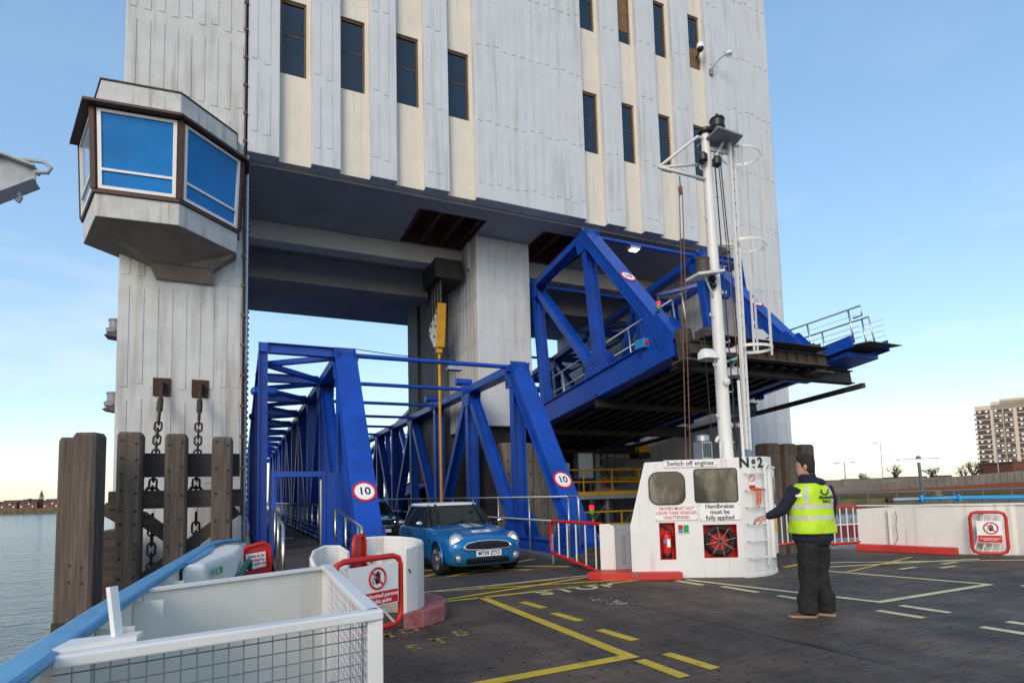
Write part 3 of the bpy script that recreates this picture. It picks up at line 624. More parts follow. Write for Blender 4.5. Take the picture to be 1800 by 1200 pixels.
# ================================================================== the two linkspan bridges
Y0, PN, NP = 11.1, 3.63, 12
PIV = Y0 + PN * NP
XO, XA, XB = 0.42, 2.27, 7.0            # outer walkway frame, inner truss, far truss of the left bridge
ZT = 5.08
def make_bridge(label, mirrored, rootx, alpha):
    root = thing('linkspan_bridge', label, 'bridge', (rootx, PIV, 0.0)); root.rotation_euler = (-alpha, 0, 0)
    sg = -1.0 if mirrored else 1.0
    S = Matrix.Diagonal((sg, 1, 1, 1)) @ Matrix.Translation((-4.6, -PIV, 0))
    def B(mb, name, m, parent=None, **k):
        mb.xf(S); return mb.build(name, m, parent or root, origin=(0, 0, 0), **k)
    ny = lambda k: Y0 + PN * k
    for x, inner in ((XA, 1), (XB, -1)):
        # chords: box top chord with lips, deep bottom girder
        B(MB().beam((x, ny(1) - .25, ZT), (x, ny(NP - 1) + .2, ZT), .40, .24), 'top_chord', 'blue_paint', bevel=.012)
        ch = MB(); ch.box(x - .16, x + .16, Y0 + .1, PIV, -.28, .40); ch.box(x - .24, x + .24, Y0 + .12, PIV, .401, .43); ch.box(x - .24, x + .24, Y0 + .12, PIV, -.311, -.281)
        B(ch, 'bottom_chord', 'blue_paint')
        for (k0, k1) in ((0, 1), (NP, NP - 1)):
            p, q = V((x, ny(k0) + (.15 if k0 == 0 else -.15), .05)), V((x, ny(k1), ZT + .08))
            e = MB().beam(p, q, .52, .05, (0, -1 if k0 == 0 else 1, .7)); d = (q - p).normalized(); nn = d.cross(V((1, 0, 0))).normalized()
            if nn.y > 0: nn = -nn
            if k0: nn = -nn
            e = MB().beam(p + nn * .16, q + nn * .16, .52, .028, nn); e.beam(p - nn * .16, q - nn * .16, .52, .028, nn)
            for s_ in (-.2, .2): e.beam(p + V((s_, 0, 0)), q + V((s_, 0, 0)), .028, .29, nn)
            B(e, 'end_post', 'blue_paint', bevel=.006)
        for k in range(1, NP):
            B(MB().hbeam((x, ny(k), .43), (x, ny(k), ZT - .12), .36, .26), 'vertical', 'blue_paint')
            if k % 2 == 0:
                for j in (k - 1, k + 1):
                    s_ = 1 if j > k else -1
                    B(MB().hbeam((x, ny(k) + s_ * .22, ZT - .3), (x, ny(j) - s_ * .2, .5), .34, .24), 'diagonal', 'blue_paint')
            # gusset plates with bolt heads, top and bottom
            for sd_ in (-1, 1):
                xx = x + sd_ * .196
                if k % 2 == 0 or k in (1, NP - 1):
                    g = MB().prism([(xx, ny(k) - .42, ZT + .1), (xx, ny(k) + .42, ZT + .1), (xx, ny(k) + .30, ZT - .55), (xx, ny(k) - .30, ZT - .55)], (sd_ * .014, 0, 0))
                    go = B(g, 'gusset', 'blue_paint')
                    if k < 7:
                        bm_ = MB()
                        for i in range(4):
                            for jx in (-.24, -.14, .14, .24): bm_.cyl((xx + sd_ * .01, ny(k) + jx, ZT - .02 - i * .13), (xx + sd_ * .035, ny(k) + jx, ZT - .02 - i * .13), .022, n=6)
                        B(bm_, 'bolts', 'blue_paint', go)['kind'] = 'stuff'
                if k % 2 == 1:
                    g = MB().prism([(xx, ny(k) - .75, .43), (xx, ny(k) + .75, .43), (xx, ny(k) + .35, 1.05), (xx, ny(k) - .35, 1.05)], (sd_ * .014, 0, 0))
                    go = B(g, 'gusset', 'blue_paint')
                    if k < 4:
                        bm_ = MB()
                        for i in range(4):
                            for jx in (-.5, -.3, -.12, .12, .3, .5):
                                if abs(jx) < .7 - i * .13: bm_.cyl((xx + sd_ * .01, ny(k) + jx, .5 + i * .14), (xx + sd_ * .035, ny(k) + jx, .5 + i * .14), .024, n=6)
                        B(bm_, 'bolts', 'blue_paint', go)['kind'] = 'stuff'
        bm_ = MB()
        for i in range(7):
            for jx in (-.17, .17): bm_.cyl((x + jx, Y0 + .05 + i * .0, 0), (x + jx, Y0, 0), .001, n=3)
        # end gusset
        for sd_ in (-1, 1):
            xx = x + sd_ * .262
            B(MB().prism([(xx, Y0 + .0, -.30), (xx, Y0 + 1.25, -.30), (xx, Y0 + 1.25, .42), (xx, Y0 + .95, 1.05), (xx, Y0 + .45, 1.0), (xx, Y0 + .0, .35)], (sd_ * .014, 0, 0)), 'end_gusset', 'blue_paint')
            bm_ = MB()
            for i in range(6):
                for j in (0, 1): bm_.cyl((xx + sd_ * .01, Y0 + .62 + j * .16 + i * .055, .2 + i * .13), (xx + sd_ * .038, Y0 + .62 + j * .16 + i * .055, .2 + i * .13), .022, n=6)
            B(bm_, 'bolts', 'navy_paint')['kind'] = 'stuff'
    # overhead tie tubes
    for k in range(1, NP):
        B(MB().cyl((XA + .2, ny(k), ZT + .03), (XB - .2, ny(k), ZT + .03), .062, n=10), 'tie_tube', 'blue_paint', smooth=True, auto=40)
        for xx in (XA + .26, XB - .26): B(MB().beam((xx - .08, ny(k), ZT - .02), (xx + .08, ny(k), ZT - .02), .16, .18), 'tie_lug', 'blue_paint')
    B(MB().tube([(XA + .2, ny(1) - .02, ZT + .20), (3.5, ny(1), ZT + .13), (5.2, ny(1), ZT + .10)], .012, 5), 'cable', 'cable')
    lf = B(MB().box(4.95, 5.35, ny(1) - .12, ny(1) + .12, ZT - .17, ZT - .07), 'lamp', 'galvanised')
    if mirrored: B(MB().box(5.0, 5.3, ny(1) - .10, ny(1) + .10, ZT - .18, ZT - .171), 'lamp_lens', 'lamp_lit', lf)
    # walkway frame
    B(MB().beam((XO, ny(1) - .1, ZT + .06), (XO, ny(NP - 1), ZT + .06), .18, .22), 'outer_top_chord', 'blue_paint')
    B(MB().beam((XO, Y0 + 1.5, .22), (XO, PIV, .22), .18, .40), 'outer_bottom_chord', 'blue_paint')
    for k in range(1, NP):
        B(MB().hbeam((XO, ny(k), -.1), (XO, ny(k), ZT + .17), .20, .24, .022), 'outer_post', 'blue_paint')
        B(MB().hbeam((XO + .1, ny(k), ZT + .06), (XA - .2, ny(k), ZT + .06), .24, .2, .02, (0, 0, 1)), 'head_beam', 'blue_paint')
        if k < NP - 1:
            a = V((XO + .1, ny(k) + PN * .42, ZT + .0))
            for yy in (ny(k) + .25, ny(k + 1) - .3): B(MB().beam(a, (XA - .2, yy, ZT + .0), .14, .13), 'bracing', 'blue_paint')
        if k in (1, 2):
            for zz in ((4.25,) if k == 1 else (4.1,)):
                q = B(MB().cyl((XO - .12, ny(k) + .9, zz), (XO + .35, ny(k) + .9, zz), .12, n=12), 'drum', 'blue_paint', smooth=True, auto=40)
                B(MB().cyl((XO + .35, ny(k) + .9, zz), (XO + .5, ny(k) + .9, zz), .035, n=8), 'drum_nozzle', 'blue_paint', q)
                B(MB().ball((XO - .16, ny(k) + .9, zz), .10, .11, .11), 'drum_cap', 'blue_paint', q, smooth=True)
    for k in (2, 3):
        B(MB().cyl((XB - .42, ny(k) + .35, ZT + .34), (XB + .15, ny(k) + .35, ZT + .34), .13, n=12), 'drum', 'blue_paint', smooth=True, auto=40)
        B(MB().box(XB - .2, XB + .1, ny(k) + .27, ny(k) + .43, ZT + .12, ZT + .24), 'drum_foot', 'blue_paint')
    # floors
    B(MB().box(XA + .26, XB - .26, Y0 - .35, PIV, -.12, .012), 'road_deck', 'asphalt')
    B(MB().box(XO + .1, XA - .26, Y0 + 1.6, PIV, .28, .36), 'walkway_floor', 'walkway_floor')
    B(MB().box(.95, 1.5, 19.6, 20.1, .361, .366), 'floor_plate', 'galvanised')
    for k in range(NP + 1):
        yy = min(ny(k) + .2, PIV - .2)
        B(MB().hbeam((XO, yy, -.40), (XB + .2, yy, -.40), .40, .22, .03, (0, 0, 1)), 'cross_girder', 'black_steel')
    for i in range(9):
        xx = XA + .45 + i * .48
        B(MB().hbeam((xx, Y0 - .2, -.30), (xx, PIV, -.30), .30, .16, .018, (0, 0, 1)), 'stringer', 'black_steel')
    for xx in (XO + .4, XO + 1.0): B(MB().beam((xx, Y0 + 1.6, .16), (xx, PIV, .16), .1, .2), 'stringer', 'black_steel')
    # nose of the bridge: headstock, bearing brackets, hinged plates
    B(MB().hbeam((XA - .1, Y0 - .35, -.20), (XB + .1, Y0 - .35, -.20), .34, .2, .03, (0, 0, 1)), 'headstock', 'dark_steel')
    for i in range(12): B(MB().box(XA + .3 + i * .38, XA + .33 + i * .38, Y0 - .44, Y0 - .37, -.34, -.06), 'stiffener', 'dark_steel')
    for x in (XA, XB):
        B(MB().box(x - .20, x + .20, Y0 - .22, Y0 - .02, -.48, .36), 'bearing_bracket', 'dark_steel', bevel=.01)
        bm_ = MB()
        for i in range(6):
            for sx_ in (-.12, .12): bm_.cyl((x + sx_, Y0 - .245, -.35 + i * .14), (x + sx_, Y0 - .215, -.35 + i * .14), .025, n=6)
        B(bm_, 'bolts', 'iron')['kind'] = 'stuff'
        B(MB().box(x - .32, x + .32, Y0 - .38, Y0 + .1, -.53, -.485), 'bearing_plate', 'dark_steel')
    for i in range(4):
        x0 = XA + .28 + i * 1.045
        B(MB().prism([(x0, Y0 - .36, .014), (x0 + 1.03, Y0 - .36, .014), (x0 + 1.03, Y0 - (.8 if mirrored else 1.5), .0), (x0, Y0 - (.8 if mirrored else 1.5), .0)], (0, 0, .014)), 'hinged_plate', 'asphalt' if i % 2 else 'dark_steel')
    if not mirrored:
        for x0, y0, x1, y1 in ((2.8, 10.85, 6.3, 13.6), (6.3, 10.85, 2.8, 13.6), (2.8, 13.4, 6.3, 16.2), (6.3, 13.4, 2.8, 16.2), (2.8, 10.8, 6.3, 10.8), (3.6, 10.85, 6.3, 12.6), (5.4, 10.85, 2.8, 12.6)):
            B(MB().beam((x0, y0, .0155), (x1, y1, .0155), .09, .004), 'painted_line', 'line_yellow')
    # kerbs beside the road
    B(MB().box(XB - .52, XB - .26, Y0 - .25, PIV, .013, .13), 'kerb', 'galvanised', bevel=.01)
    B(MB().box(XA + .26, XA + .5, Y0 - .25, PIV, .013, .13), 'kerb', 'galvanised', bevel=.01)
    B(MB().box(XB - .62, XB - .22, Y0 - .62, Y0 - .26, .03, .26), 'kerb_end_block', 'timber_beam', bevel=.01)
    # road handrail beside the far truss
    xr = XB - .30
    def rail(pts, r, m, nm): return B(MB().tube(pts, r, 8), nm, m, smooth=True)
    for z in (1.47, .90): rail([(xr, Y0 + .45, z), (xr, PIV - .5, z)], .026, 'galvanised', 'handrail')
    yy = Y0 + .45
    k = 0
    while yy < PIV - 1:
        rail([(xr, yy, .1 if k else .12), (xr, yy, 1.47)], .024, 'galvanised', 'rail_post'); yy += 2.0; k += 1
    rail([(xr, Y0 + .45, 1.47), (xr + .02, Y0 + .10, 1.47), (xr + .02, Y0 + .05, 1.42), (xr + .02, Y0 + .02, .35)], .026, 'galvanised', 'rail_post')
    # walkway handrail with wires (inner side)
    xw = XA - .36
    rail([(xw, Y0 + 4.2, 1.40), (xw, PIV - .5, 1.40)], .024, 'stainless', 'walkway_handrail')
    yy = Y0 + 4.4
    while yy < PIV - 1:
        rail([(xw, yy, .36), (xw, yy, 1.40)], .021, 'stainless', 'walkway_post'); yy += 1.5
    for i in range(6): B(MB().tube([(xw, Y0 + 4.2, .50 + i * .15), (xw, PIV - .5, .50 + i * .15)], .005, 4), 'wire', 'stainless')
    # walkway gate frame
    yg = 13.55
    for x0, x1 in ((.58, .66), (1.60, 1.69)): B(MB().box(x0, x1, yg, yg + .12, .36, 2.05), 'gate_post', 'blue_paint', bevel=.006)
    B(MB().box(.58, 1.69, yg, yg + .12, 2.051, 2.17), 'gate_head', 'blue_paint', bevel=.006)
    B(MB().box(1.70, 2.05, yg + .02, yg + .08, .36, 2.15), 'side_panel', 'blue_paint')
    B(MB().box(XO + .11, .575, yg + .02, yg + .08, .36, 2.15), 'side_panel', 'navy_paint')
    B(MB().box(1.56, 1.595, yg - .02, yg + .1, .36, 1.98), 'door_edge', 'stainless')
    # flap down to the ferry with its rails
    B(MB().prism([(XO + .15, Y0 + 1.58, .33), (XA - .3, Y0 + 1.58, .33), (XA - .3, Y0 - (.85 if mirrored else 1.45), .05), (XO + .15, Y0 - (.85 if mirrored else 1.45), .05)], (0, 0, .025)), 'walkway_flap', 'walkway_floor')
    for xf_ in (.62, 1.78):
        pts = [(xf_, 12.9, .75), (xf_, 12.9, 1.36), (xf_, 9.75, 1.08), (xf_, 9.75, .80), (xf_, 10.0, .82)] if xf_ > 1 else [(xf_, 13.3, .75), (xf_, 13.3, 1.38), (xf_, 10.3, 1.12), (xf_, 10.25, .15)]
        rail(pts, .026, 'stainless', 'flap_handrail')
        for yy in (12.75, 11.4, 10.1) if xf_ > 1 else (13.0, 11.8, 10.5):
            rail([(xf_, yy, .10 + (yy - 9.6) * .088), (xf_, yy, 1.09 + (yy - 9.75) * .087)], .024, 'stainless', 'flap_post')
        for i in range(5): B(MB().tube([(xf_, 12.8, .5 + i * .16), (xf_, 9.9, .24 + i * .16)], .005, 4), 'wire', 'stainless')
    # walkway nose
    B(MB().box(XO + .12, XA - .4, Y0 - .8, Y0 + 1.6, -.16, -.04), 'walkway_nose', 'blue_paint')
    B(MB().prism([(XO + .1, Y0 - .8, .10), (XA - .4, Y0 - .8, .10), (XA - .4, Y0 - 1.5, -.02), (XO + .1, Y0 - 1.5, -.02)], (0, 0, .02)) if mirrored else MB().box(XO + .1, XA - .4, Y0 - 1.52, Y0 - 1.46, .03, .06), 'nose_plate', 'dark_steel')
    for xx in (XO + .02, XA - .3): B(MB().box(xx, xx + .06, Y0 - 1.1, Y0 + .3, -.02, .30), 'side_cheek', 'blue_paint')
    # far abutment frame
    B(MB().box(XO - .2, XB + .3, PIV - .6, PIV - .3, ZT - .3, ZT + .1), 'portal_beam', 'blue_paint')
    return root, S
bL, SL = make_bridge('blue steel truss bridge lowered onto the ferry deck with the blue car on it', False, 4.6, 0.0)
bR, SR = make_bridge('blue steel truss bridge raised above the ferry with its dark underside showing', True, 12.47, rad(6.86))
# guide beam under the raised bridge
MB().beam((16.7, 24.0, 3.55), (16.7, 11.2, 4.50), .14, .14).build('guide_beam', 'dark_steel')
tag(bpy.data.objects['guide_beam'], 'long dark steel guide beam slung below the raised blue bridge', 'beam')
# push-button box on the raised bridge
for nm, x, y in (('control_box', 9.86, 13.0),):
    t = thing(nm, 'turquoise control box with a red knob on the side girder of the raised bridge', 'control box', (9.75, 12.6, 5.45))
    MB().box(9.62, 9.86, 12.35, 12.75, 5.35, 5.60).build('housing', 'sign_blue', t, bevel=.015)
    MB().cyl((9.70, 12.32, 5.48), (9.70, 12.35, 5.48), .06, n=14).build('knob', 'red_paint', t)
# ---- 10 signs on the end posts
ep = V((0, PN, ZT + .03)).normalized()
def post_sign(root, S, x, frac, label):
    t = thing('speed_limit_sign', label, 'sign', (0, 0, 0))
    p, q = V((x, Y0 + .15, .05)), V((x, Y0 + PN, ZT + .08)); d = (q - p).normalized(); nn = d.cross(V((1, 0, 0))).normalized()
    if nn.y > 0: nn = -nn
    c = p + (q - p) * frac + nn * .18
    W = Matrix.Translation(root.location) @ root.rotation_euler.to_matrix().to_4x4()
    cl = S @ c; cw = W @ cl; dw = W.to_3x3() @ d; nw = W.to_3x3() @ nn
    t.location = cw
    xd = dw.cross(nw)
    if xd.x < 0: xd = -xd
    disc_sign(frame((0, 0, 0), xd, dw), t, .25)
    return t
post_sign(bL, SL, XA, .30, 'round red rimmed 10 limit sign on the lowered bridge post beside the walkway')
post_sign(bL, SL, XB - .02, .335, 'round red rimmed 10 limit sign on the lowered bridge post beside the red gate')
post_sign(bR, SR, XB, .51, 'round red rimmed 10 limit sign on the raised bridge post next to the column')
post_sign(bR, SR, XA, .45, 'round red rimmed 10 limit sign on the raised bridge post behind the mast ladder')
def signal(loc, label):
    t = thing('signal_light', label, 'signal', loc); x, y, z = loc
    MB().lathe((x, y, z + .22), [(.05, 0), (.055, .02), (.055, .12), (.03, .14)], 12).build('top_cap', 'black_plastic', t, smooth=True, auto=40)
    MB().lathe((x, y, z + .11), [(.06, 0), (.06, .11)], 12).build('red_lens', 'lamp_red', t, smooth=True, auto=40)
    MB().lathe((x, y, z + .02), [(.055, 0), (.055, .088)], 12).build('green_lens', 'lamp_green', t, smooth=True, auto=40)
    MB().tube([(x, y + .02, z + .02), (x, y, z - .05), (x - .05, y + .1, z - .07)], .04, 8).build('bracket', 'black_plastic', t)
signal((7.12, 11.25, 1.05), 'small red and green signal lamp on the lowered bridge post by the red gate')
signal((10.05, 12.2, 6.35), 'small red and green signal lamp on the raised bridge post')
# ---- hoist hanger with ropes
t = thing('hoist_hanger', 'yellow hoist rod and plate hanging on four ropes beside the stained column', 'hoist', (6.62, 20.6, 0.6))
HX0 = 6.62
MB().cyl((HX0, 20.6, .5), (HX0, 20.6, 6.95), .055, n=10).build('rod', 'yellow_steel', t, smooth=True, auto=40)
MB().box(HX0 - .1, HX0 + .1, 20.48, 20.72, 6.85, 7.15).build('clevis', 'yellow_steel', t, bevel=.02)
MB().prism([(HX0 - .13, 20.45, 7.1), (HX0 - .13, 20.8, 7.1), (HX0 - .13, 21.45, 7.8), (HX0 - .13, 21.4, 7.98), (HX0 - .13, 20.25, 8.55), (HX0 - .13, 20.2, 8.4)], (.24, 0, 0)).build('plate', 'sign_white', t, bevel=.01)
MB().prism([(HX0 - .17, 20.12, 8.62), (HX0 + .15, 20.12, 8.62), (HX0 + .15, 20.38, 7.05), (HX0 - .17, 20.38, 7.05)], (0, .05, 0)).build('plate_edge', 'yellow_steel', t)
hb = MB()
for y, z in ((20.42, 8.32), (20.7, 8.15), (21.05, 7.98), (21.3, 7.78), (20.7, 7.5), (20.55, 7.85)): hb.cyl((HX0 - .16, y, z), (HX0 - .13, y, z), .05, n=8)
hb.build('pins', 'rust', t)['kind'] = 'stuff'
for i in range(4):
    y = 20.3 + i * .34; MB().tube([(HX0, y, 8.5 - i * .2), (HX0, y, 9.6)], .06, 8).build('rope', 'cable', t)
MB().box(6.35, 7.4, 20.0, 21.7, 9.55, 10.27).build('sheave_box', 'black_steel', t)
# ================================================================== machinery yard below the raised bridge
def yellow_rail(pts, z0, label, loc):
    t = thing('guard_rail', label, 'railing', loc)
    for dz in (1.05, .55): MB().tube([(x, y, z0 + dz) for x, y in pts], .035, 8).build('rail', 'yellow_steel', t)
    MB().wallpath(pts, .03, z0, z0 + .16).build('toe_board', 'yellow_steel', t)
    for (a, b_) in zip(pts[:-1], pts[1:]):
        n_ = max(1, int((V(b_) - V(a)).length / 1.25))
        for i in range(n_ + 1):
            x = a[0] + (b_[0] - a[0]) * i / n_; y = a[1] + (b_[1] - a[1]) * i / n_
            MB().cyl((x, y, z0), (x, y, z0 + 1.05), .034, n=8).build('post', 'yellow_steel', t)
    return t
pf = thing('service_platform', 'grey steel service platform on round legs below the raised bridge', 'platform', (13, 22, WZ))
MB().box(9.9, 17.4, 20.6, 23.4, 1.27, 1.42).build('deck', 'galvanised', pf)
for x in (10.6, 12.3, 14.0, 15.7, 17.2):
    for y in (20.9, 23.1): MB().cyl((x, y, -3), (x, y, 1.27), .13, n=12).build('leg', 'grey_rail', pf, smooth=True, auto=40)
for x in (10.6, 12.3, 14.0): MB().beam((x, 20.9, -.6), (x + 1.7, 20.9, 1.1), .08, .08).build('brace', 'grey_rail', pf)
MB().box(9.9, 17.4, 20.0, 23.4, -.45, -.3).build('lower_deck', 'galvanised', pf)
yellow_rail([(9.95, 20.65), (16.9, 20.65)], 1.43, 'yellow tubular guard rail along the upper service platform', (13, 20.65, 1.43))
yellow_rail([(9.95, 20.05), (16.9, 20.05)], -.29, 'yellow tubular guard rail along the lower service platform', (13, 20.05, -.29))
yellow_rail([(14.9, 23.2), (17.3, 23.2)], 2.1, 'yellow guard rail on the raised rear landing behind the kiosk', (16, 23.2, 2.1))
t = thing('control_cabinet', 'pale grey electrical cabinet standing on the upper service platform', 'cabinet', (13.7, 22.2, 1.43))
MB().box(13.3, 14.1, 22.0, 22.4, 2.15, 3.3).build('body', 'grey_paint', t, bevel=.02); MB().box(13.34, 14.06, 21.98, 21.999, 2.2, 3.25).build('door', 'galvanised', t)
for x in (13.4, 14.0): MB().box(x - .03, x + .03, 22.1, 22.2, 1.43, 2.15).build('leg', 'grey_rail', t)
t = thing('control_cabinet', 'small cream control box beside the larger grey cabinet', 'cabinet', (12.7, 22.2, 2.4))
MB().box(12.5, 12.95, 22.1, 22.3, 2.5, 2.85).build('body', 'cream_white', t, bevel=.01); MB().box(12.6, 12.65, 22.1, 22.3, 1.43, 2.5).build('leg', 'grey_rail', t)
t = thing('hydraulic_column', 'thick grey hydraulic pipe column with flanges on the service platform', 'pipe', (14.6, 22.5, 1.43))
MB().lathe((14.6, 22.5, 1.43), [(.3, 0), (.3, .05), (.2, .06), (.17, .6), (.17, 1.2), (.28, 1.21), (.28, 1.3), (.15, 1.31), (.15, 2.2)], 14).build('pipe', 'grey_paint', t, smooth=True, auto=35)
MB().tube([(14.6, 22.5, 1.75), (15.1, 22.5, 1.62), (16.4, 22.5, 1.62)], .14, 10).build('branch', 'grey_paint', t, smooth=True)
t = thing('service_ladder', 'grey steel ladder leaning in the dark machinery space', 'ladder', (15.7, 22.8, 1.43))
for x in (15.5, 15.95): MB().beam((x, 22.8, 1.43), (x, 23.1, 4.2), .05, .05).build('stile', 'grey_rail', t)
for i in range(9): MB().cyl((15.5, 22.83 + i * .032, 1.7 + i * .29), (15.95, 22.83 + i * .032, 1.7 + i * .29), .018, n=6).build('rung', 'grey_rail', t)
t = thing('yellow_motor', 'yellow winch motor mounted high in the dark machinery space', 'motor', (18.0, 22.6, 3.5))
MB().box(16.9, 17.5, 22.4, 22.9, 3.35, 3.75).build('body', 'yellow_steel', t, bevel=.04); MB().box(16.7, 16.9, 22.5, 22.8, 3.5, 3.7).build('shaft_box', 'yellow_steel', t); MB().box(16.8, 17.5, 22.35, 23.0, 3.1, 3.34).build('cradle', 'black_steel', t)
t = thing('pipe_rack', 'horizontal grey pipes on a rack at the back of the machinery space', 'pipes', (13, 25.5, 2.6))
for z in (2.4, 3.3, 3.75): MB().cyl((9.8, 25.6, z), (17.4, 25.6, z), .06, n=8).build('pipe', 'galvanised', t)
for x in (10.3, 12.4, 14.8, 16.9): MB().box(x, x + .12, 25.65, 25.8, -1, 4.2).build('upright', 'grey_rail', t)
t = thing('oil_drum', 'red oil drum standing on the service platform', 'drum', (15.2, 23.0, 1.43))
MB().lathe((15.15, 22.9, 1.43), [(.2, 0), (.2, .25), (.215, .27), (.2, .29), (.2, .6), (.18, .61)], 14).build('body', 'red_paint', t, smooth=True, auto=35)
MB().cyl((15.1, 22.9, 2.035), (15.1, 22.9, 2.06), .03, n=8).build('cap', 'galvanised', t)
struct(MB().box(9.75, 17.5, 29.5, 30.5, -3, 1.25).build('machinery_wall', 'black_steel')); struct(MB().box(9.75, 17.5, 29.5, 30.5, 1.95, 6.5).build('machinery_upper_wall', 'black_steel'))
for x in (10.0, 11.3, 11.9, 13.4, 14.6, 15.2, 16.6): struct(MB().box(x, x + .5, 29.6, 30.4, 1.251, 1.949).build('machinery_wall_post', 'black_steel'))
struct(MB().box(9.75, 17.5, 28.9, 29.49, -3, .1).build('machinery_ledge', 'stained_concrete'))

# ================================================================== ferry: kiosk
ks = thing('deck_kiosk', 'white rounded deck kiosk marked No 2 standing on the ferry deck', 'kiosk', (7.9, 8.8, 0))
kb = [(6.30, 8.71), (7.99, 7.735), (8.20, 7.69), (8.44, 7.70), (8.70, 7.77), (8.95, 7.90), (9.15, 8.07), (9.30, 8.28), (9.38, 8.55), (9.36, 9.9), (7.62, 10.0)]
tp = list(kb); tp[0] = (6.56, 8.56); tp[-1] = (7.7, 10.0)
zt = [2.06, 2.10, 2.11, 2.12, 2.12, 2.125, 2.13, 2.13, 2.13, 2.13, 2.06]
body = MB().loft([[(x, y, 0) for x, y in kb], [(x, y, .93) for x, y in kb], [(x, y, z) for (x, y), z in zip(tp, zt)]])
bo = body.build('body', 'white_paint', ks, bevel=.02)
# recess cuts in the front wall for the extinguisher and the hose
fA = V((6.30, 8.71, 0)); fX = (V((7.99, 7.735, 0)) - fA).normalized(); fN = V((fX.y, -fX.x, 0))       # front plane, outward normal
if fN.y > 0: fN = -fN
FM = frame(fA, fX, (0, 0, 1))
def cutter(u0, u1, z0, z1, dep):
    return MB().prism([FM @ V((u0, z0, .1)), FM @ V((u1, z0, .1)), FM @ V((u1, z1, .1)), FM @ V((u0, z1, .1))], -fN * (dep + .1))
def boolean(o, cutters):
    for c in cutters:
        c_o = c.build('cutter', 'white_paint', origin=ORG(o.parent) if o.parent else (0, 0, 0)); c_o.location = ORG(o.parent) if o.parent else (0, 0, 0)
        md = o.modifiers.new('cut', 'BOOLEAN'); md.operation = 'DIFFERENCE'; md.solver = 'EXACT'; md.object = c_o
        bpy.context.view_layer.update(); dg = bpy.context.evaluated_depsgraph_get(); me = bpy.data.meshes.new_from_object(o.evaluated_get(dg)); o.modifiers.clear(); o.data = me
        bpy.data.objects.remove(c_o)
boolean(bo, [cutter(.51, .79, .33, .98, .22), cutter(1.27, 1.85, .35, .93, .20)])
def on_front(u, z, d=0.0): return FM @ V((u, z, d))
def panel(name, u0, u1, z0, z1, d0, d1, m, parent, rr=0.0, **k):
    pts = rrect(u1 - u0, z1 - z0, rr, 5, (u0 + u1) / 2, (z0 + z1) / 2) if rr else [(u0, z0), (u1, z0), (u1, z1), (u0, z1)]
    return MB().prism([FM @ V((a, b_, d0)) for a, b_ in pts], fN * (d1 - d0)).build(name, m, parent, **k)
for u0, u1, z0, z1 in ((.51, .79, .33, .98), (1.27, 1.85, .35, .93)):
    r_ = MB(); dd = .215
    for a0, a1, b0, b1 in ((u0 + .001, u0 + .008, z0, z1), (u1 - .008, u1 - .001, z0, z1), (u0, u1, z0 + .001, z0 + .008), (u0, u1, z1 - .008, z1 - .001)):
        r_.prism([FM @ V((a0, b0, -.004)), FM @ V((a1, b0, -.004)), FM @ V((a1, b1, -.004)), FM @ V((a0, b1, -.004))], -fN * (.19 if u0 > 1 else .21))
    r_.prism([FM @ V((u0, z0, -.19)), FM @ V((u1, z0, -.19)), FM @ V((u1, z1, -.19)), FM @ V((u0, z1, -.19))], -fN * .012)
    r_.build('recess_lining', 'red_paint', ks)
w1 = panel('window_gasket', .355, 1.0, 1.29, 1.885, .001, .012, 'black_plastic', ks, rr=.17)
panel('pane', .375, .98, 1.31, 1.865, .0125, .016, 'glass_grimy', w1, rr=.155)
w2 = panel('window_gasket', 1.15, 1.905, 1.315, 1.92, .001, .012, 'black_plastic', ks, rr=.06)
panel('pane', 1.17, 1.885, 1.335, 1.90, .0125, .016, 'glass_grimy', w2, rr=.05)
# coaming, roof edge, door on the rounded side
MB().wallpath([(x, y) for x, y in kb[1:9]], .03, .0, .05).build('base_weld', 'cream_white', ks)
def side_pt(x): # front curve y for x
    for (a, b_), (c, d) in zip(kb[1:-2], kb[2:-1]):
        if a <= x <= c: return b_ + (d - b_) * (x - a) / (c - a)
dr = MB().wallpath([(8.78, 7.775), (8.95, 7.86), (9.12, 8.01), (9.22, 8.13)], .03, .36, 1.90).build('door', 'white_paint', ks)
MB().wallpath([(8.86, 7.795), (8.95, 7.838), (9.08, 7.95)], .012, 1.25, 1.75).build('pane', 'glass_grimy', dr)
MB().wallpath([(8.80, 7.765), (8.95, 7.84), (9.10, 7.965)], .006, .75, 1.12).build('notice', 'sign_yellow', dr)
MB().wallpath([(8.72, 7.74), (8.95, 7.855), (9.15, 8.03), (9.26, 8.18)], .06, 1.905, 1.94).build('door_head', 'white_paint', ks)
MB().wallpath([(8.72, 7.745), (8.77, 7.77)], .06, .30, 1.904).build('door_frame', 'white_paint', ks)
MB().wallpath([(8.76, 7.75), (8.95, 7.85), (9.15, 8.02)], .05, .30, .355).build('door_sill', 'black_plastic', ks)
# rung ladder on the rounded corner
ld = MB()
for i in range(6):
    z = .34 + i * .295; ld.tube([(8.06, 7.70, z), (8.05, 7.62, z), (8.10, 7.60, z), (8.40, 7.60, z), (8.44, 7.62, z), (8.43, 7.69, z)], .013, 6)
ld.build('rungs', 'white_paint', ks)['kind'] = 'stuff'; MB().tube([(8.47, 7.66, .2), (8.47, 7.62, .3), (8.47, 7.62, 1.9), (8.55, 7.64, 1.97), (8.7, 7.72, 1.97)], .022, 8).build('grab_rail', 'white_paint', ks)
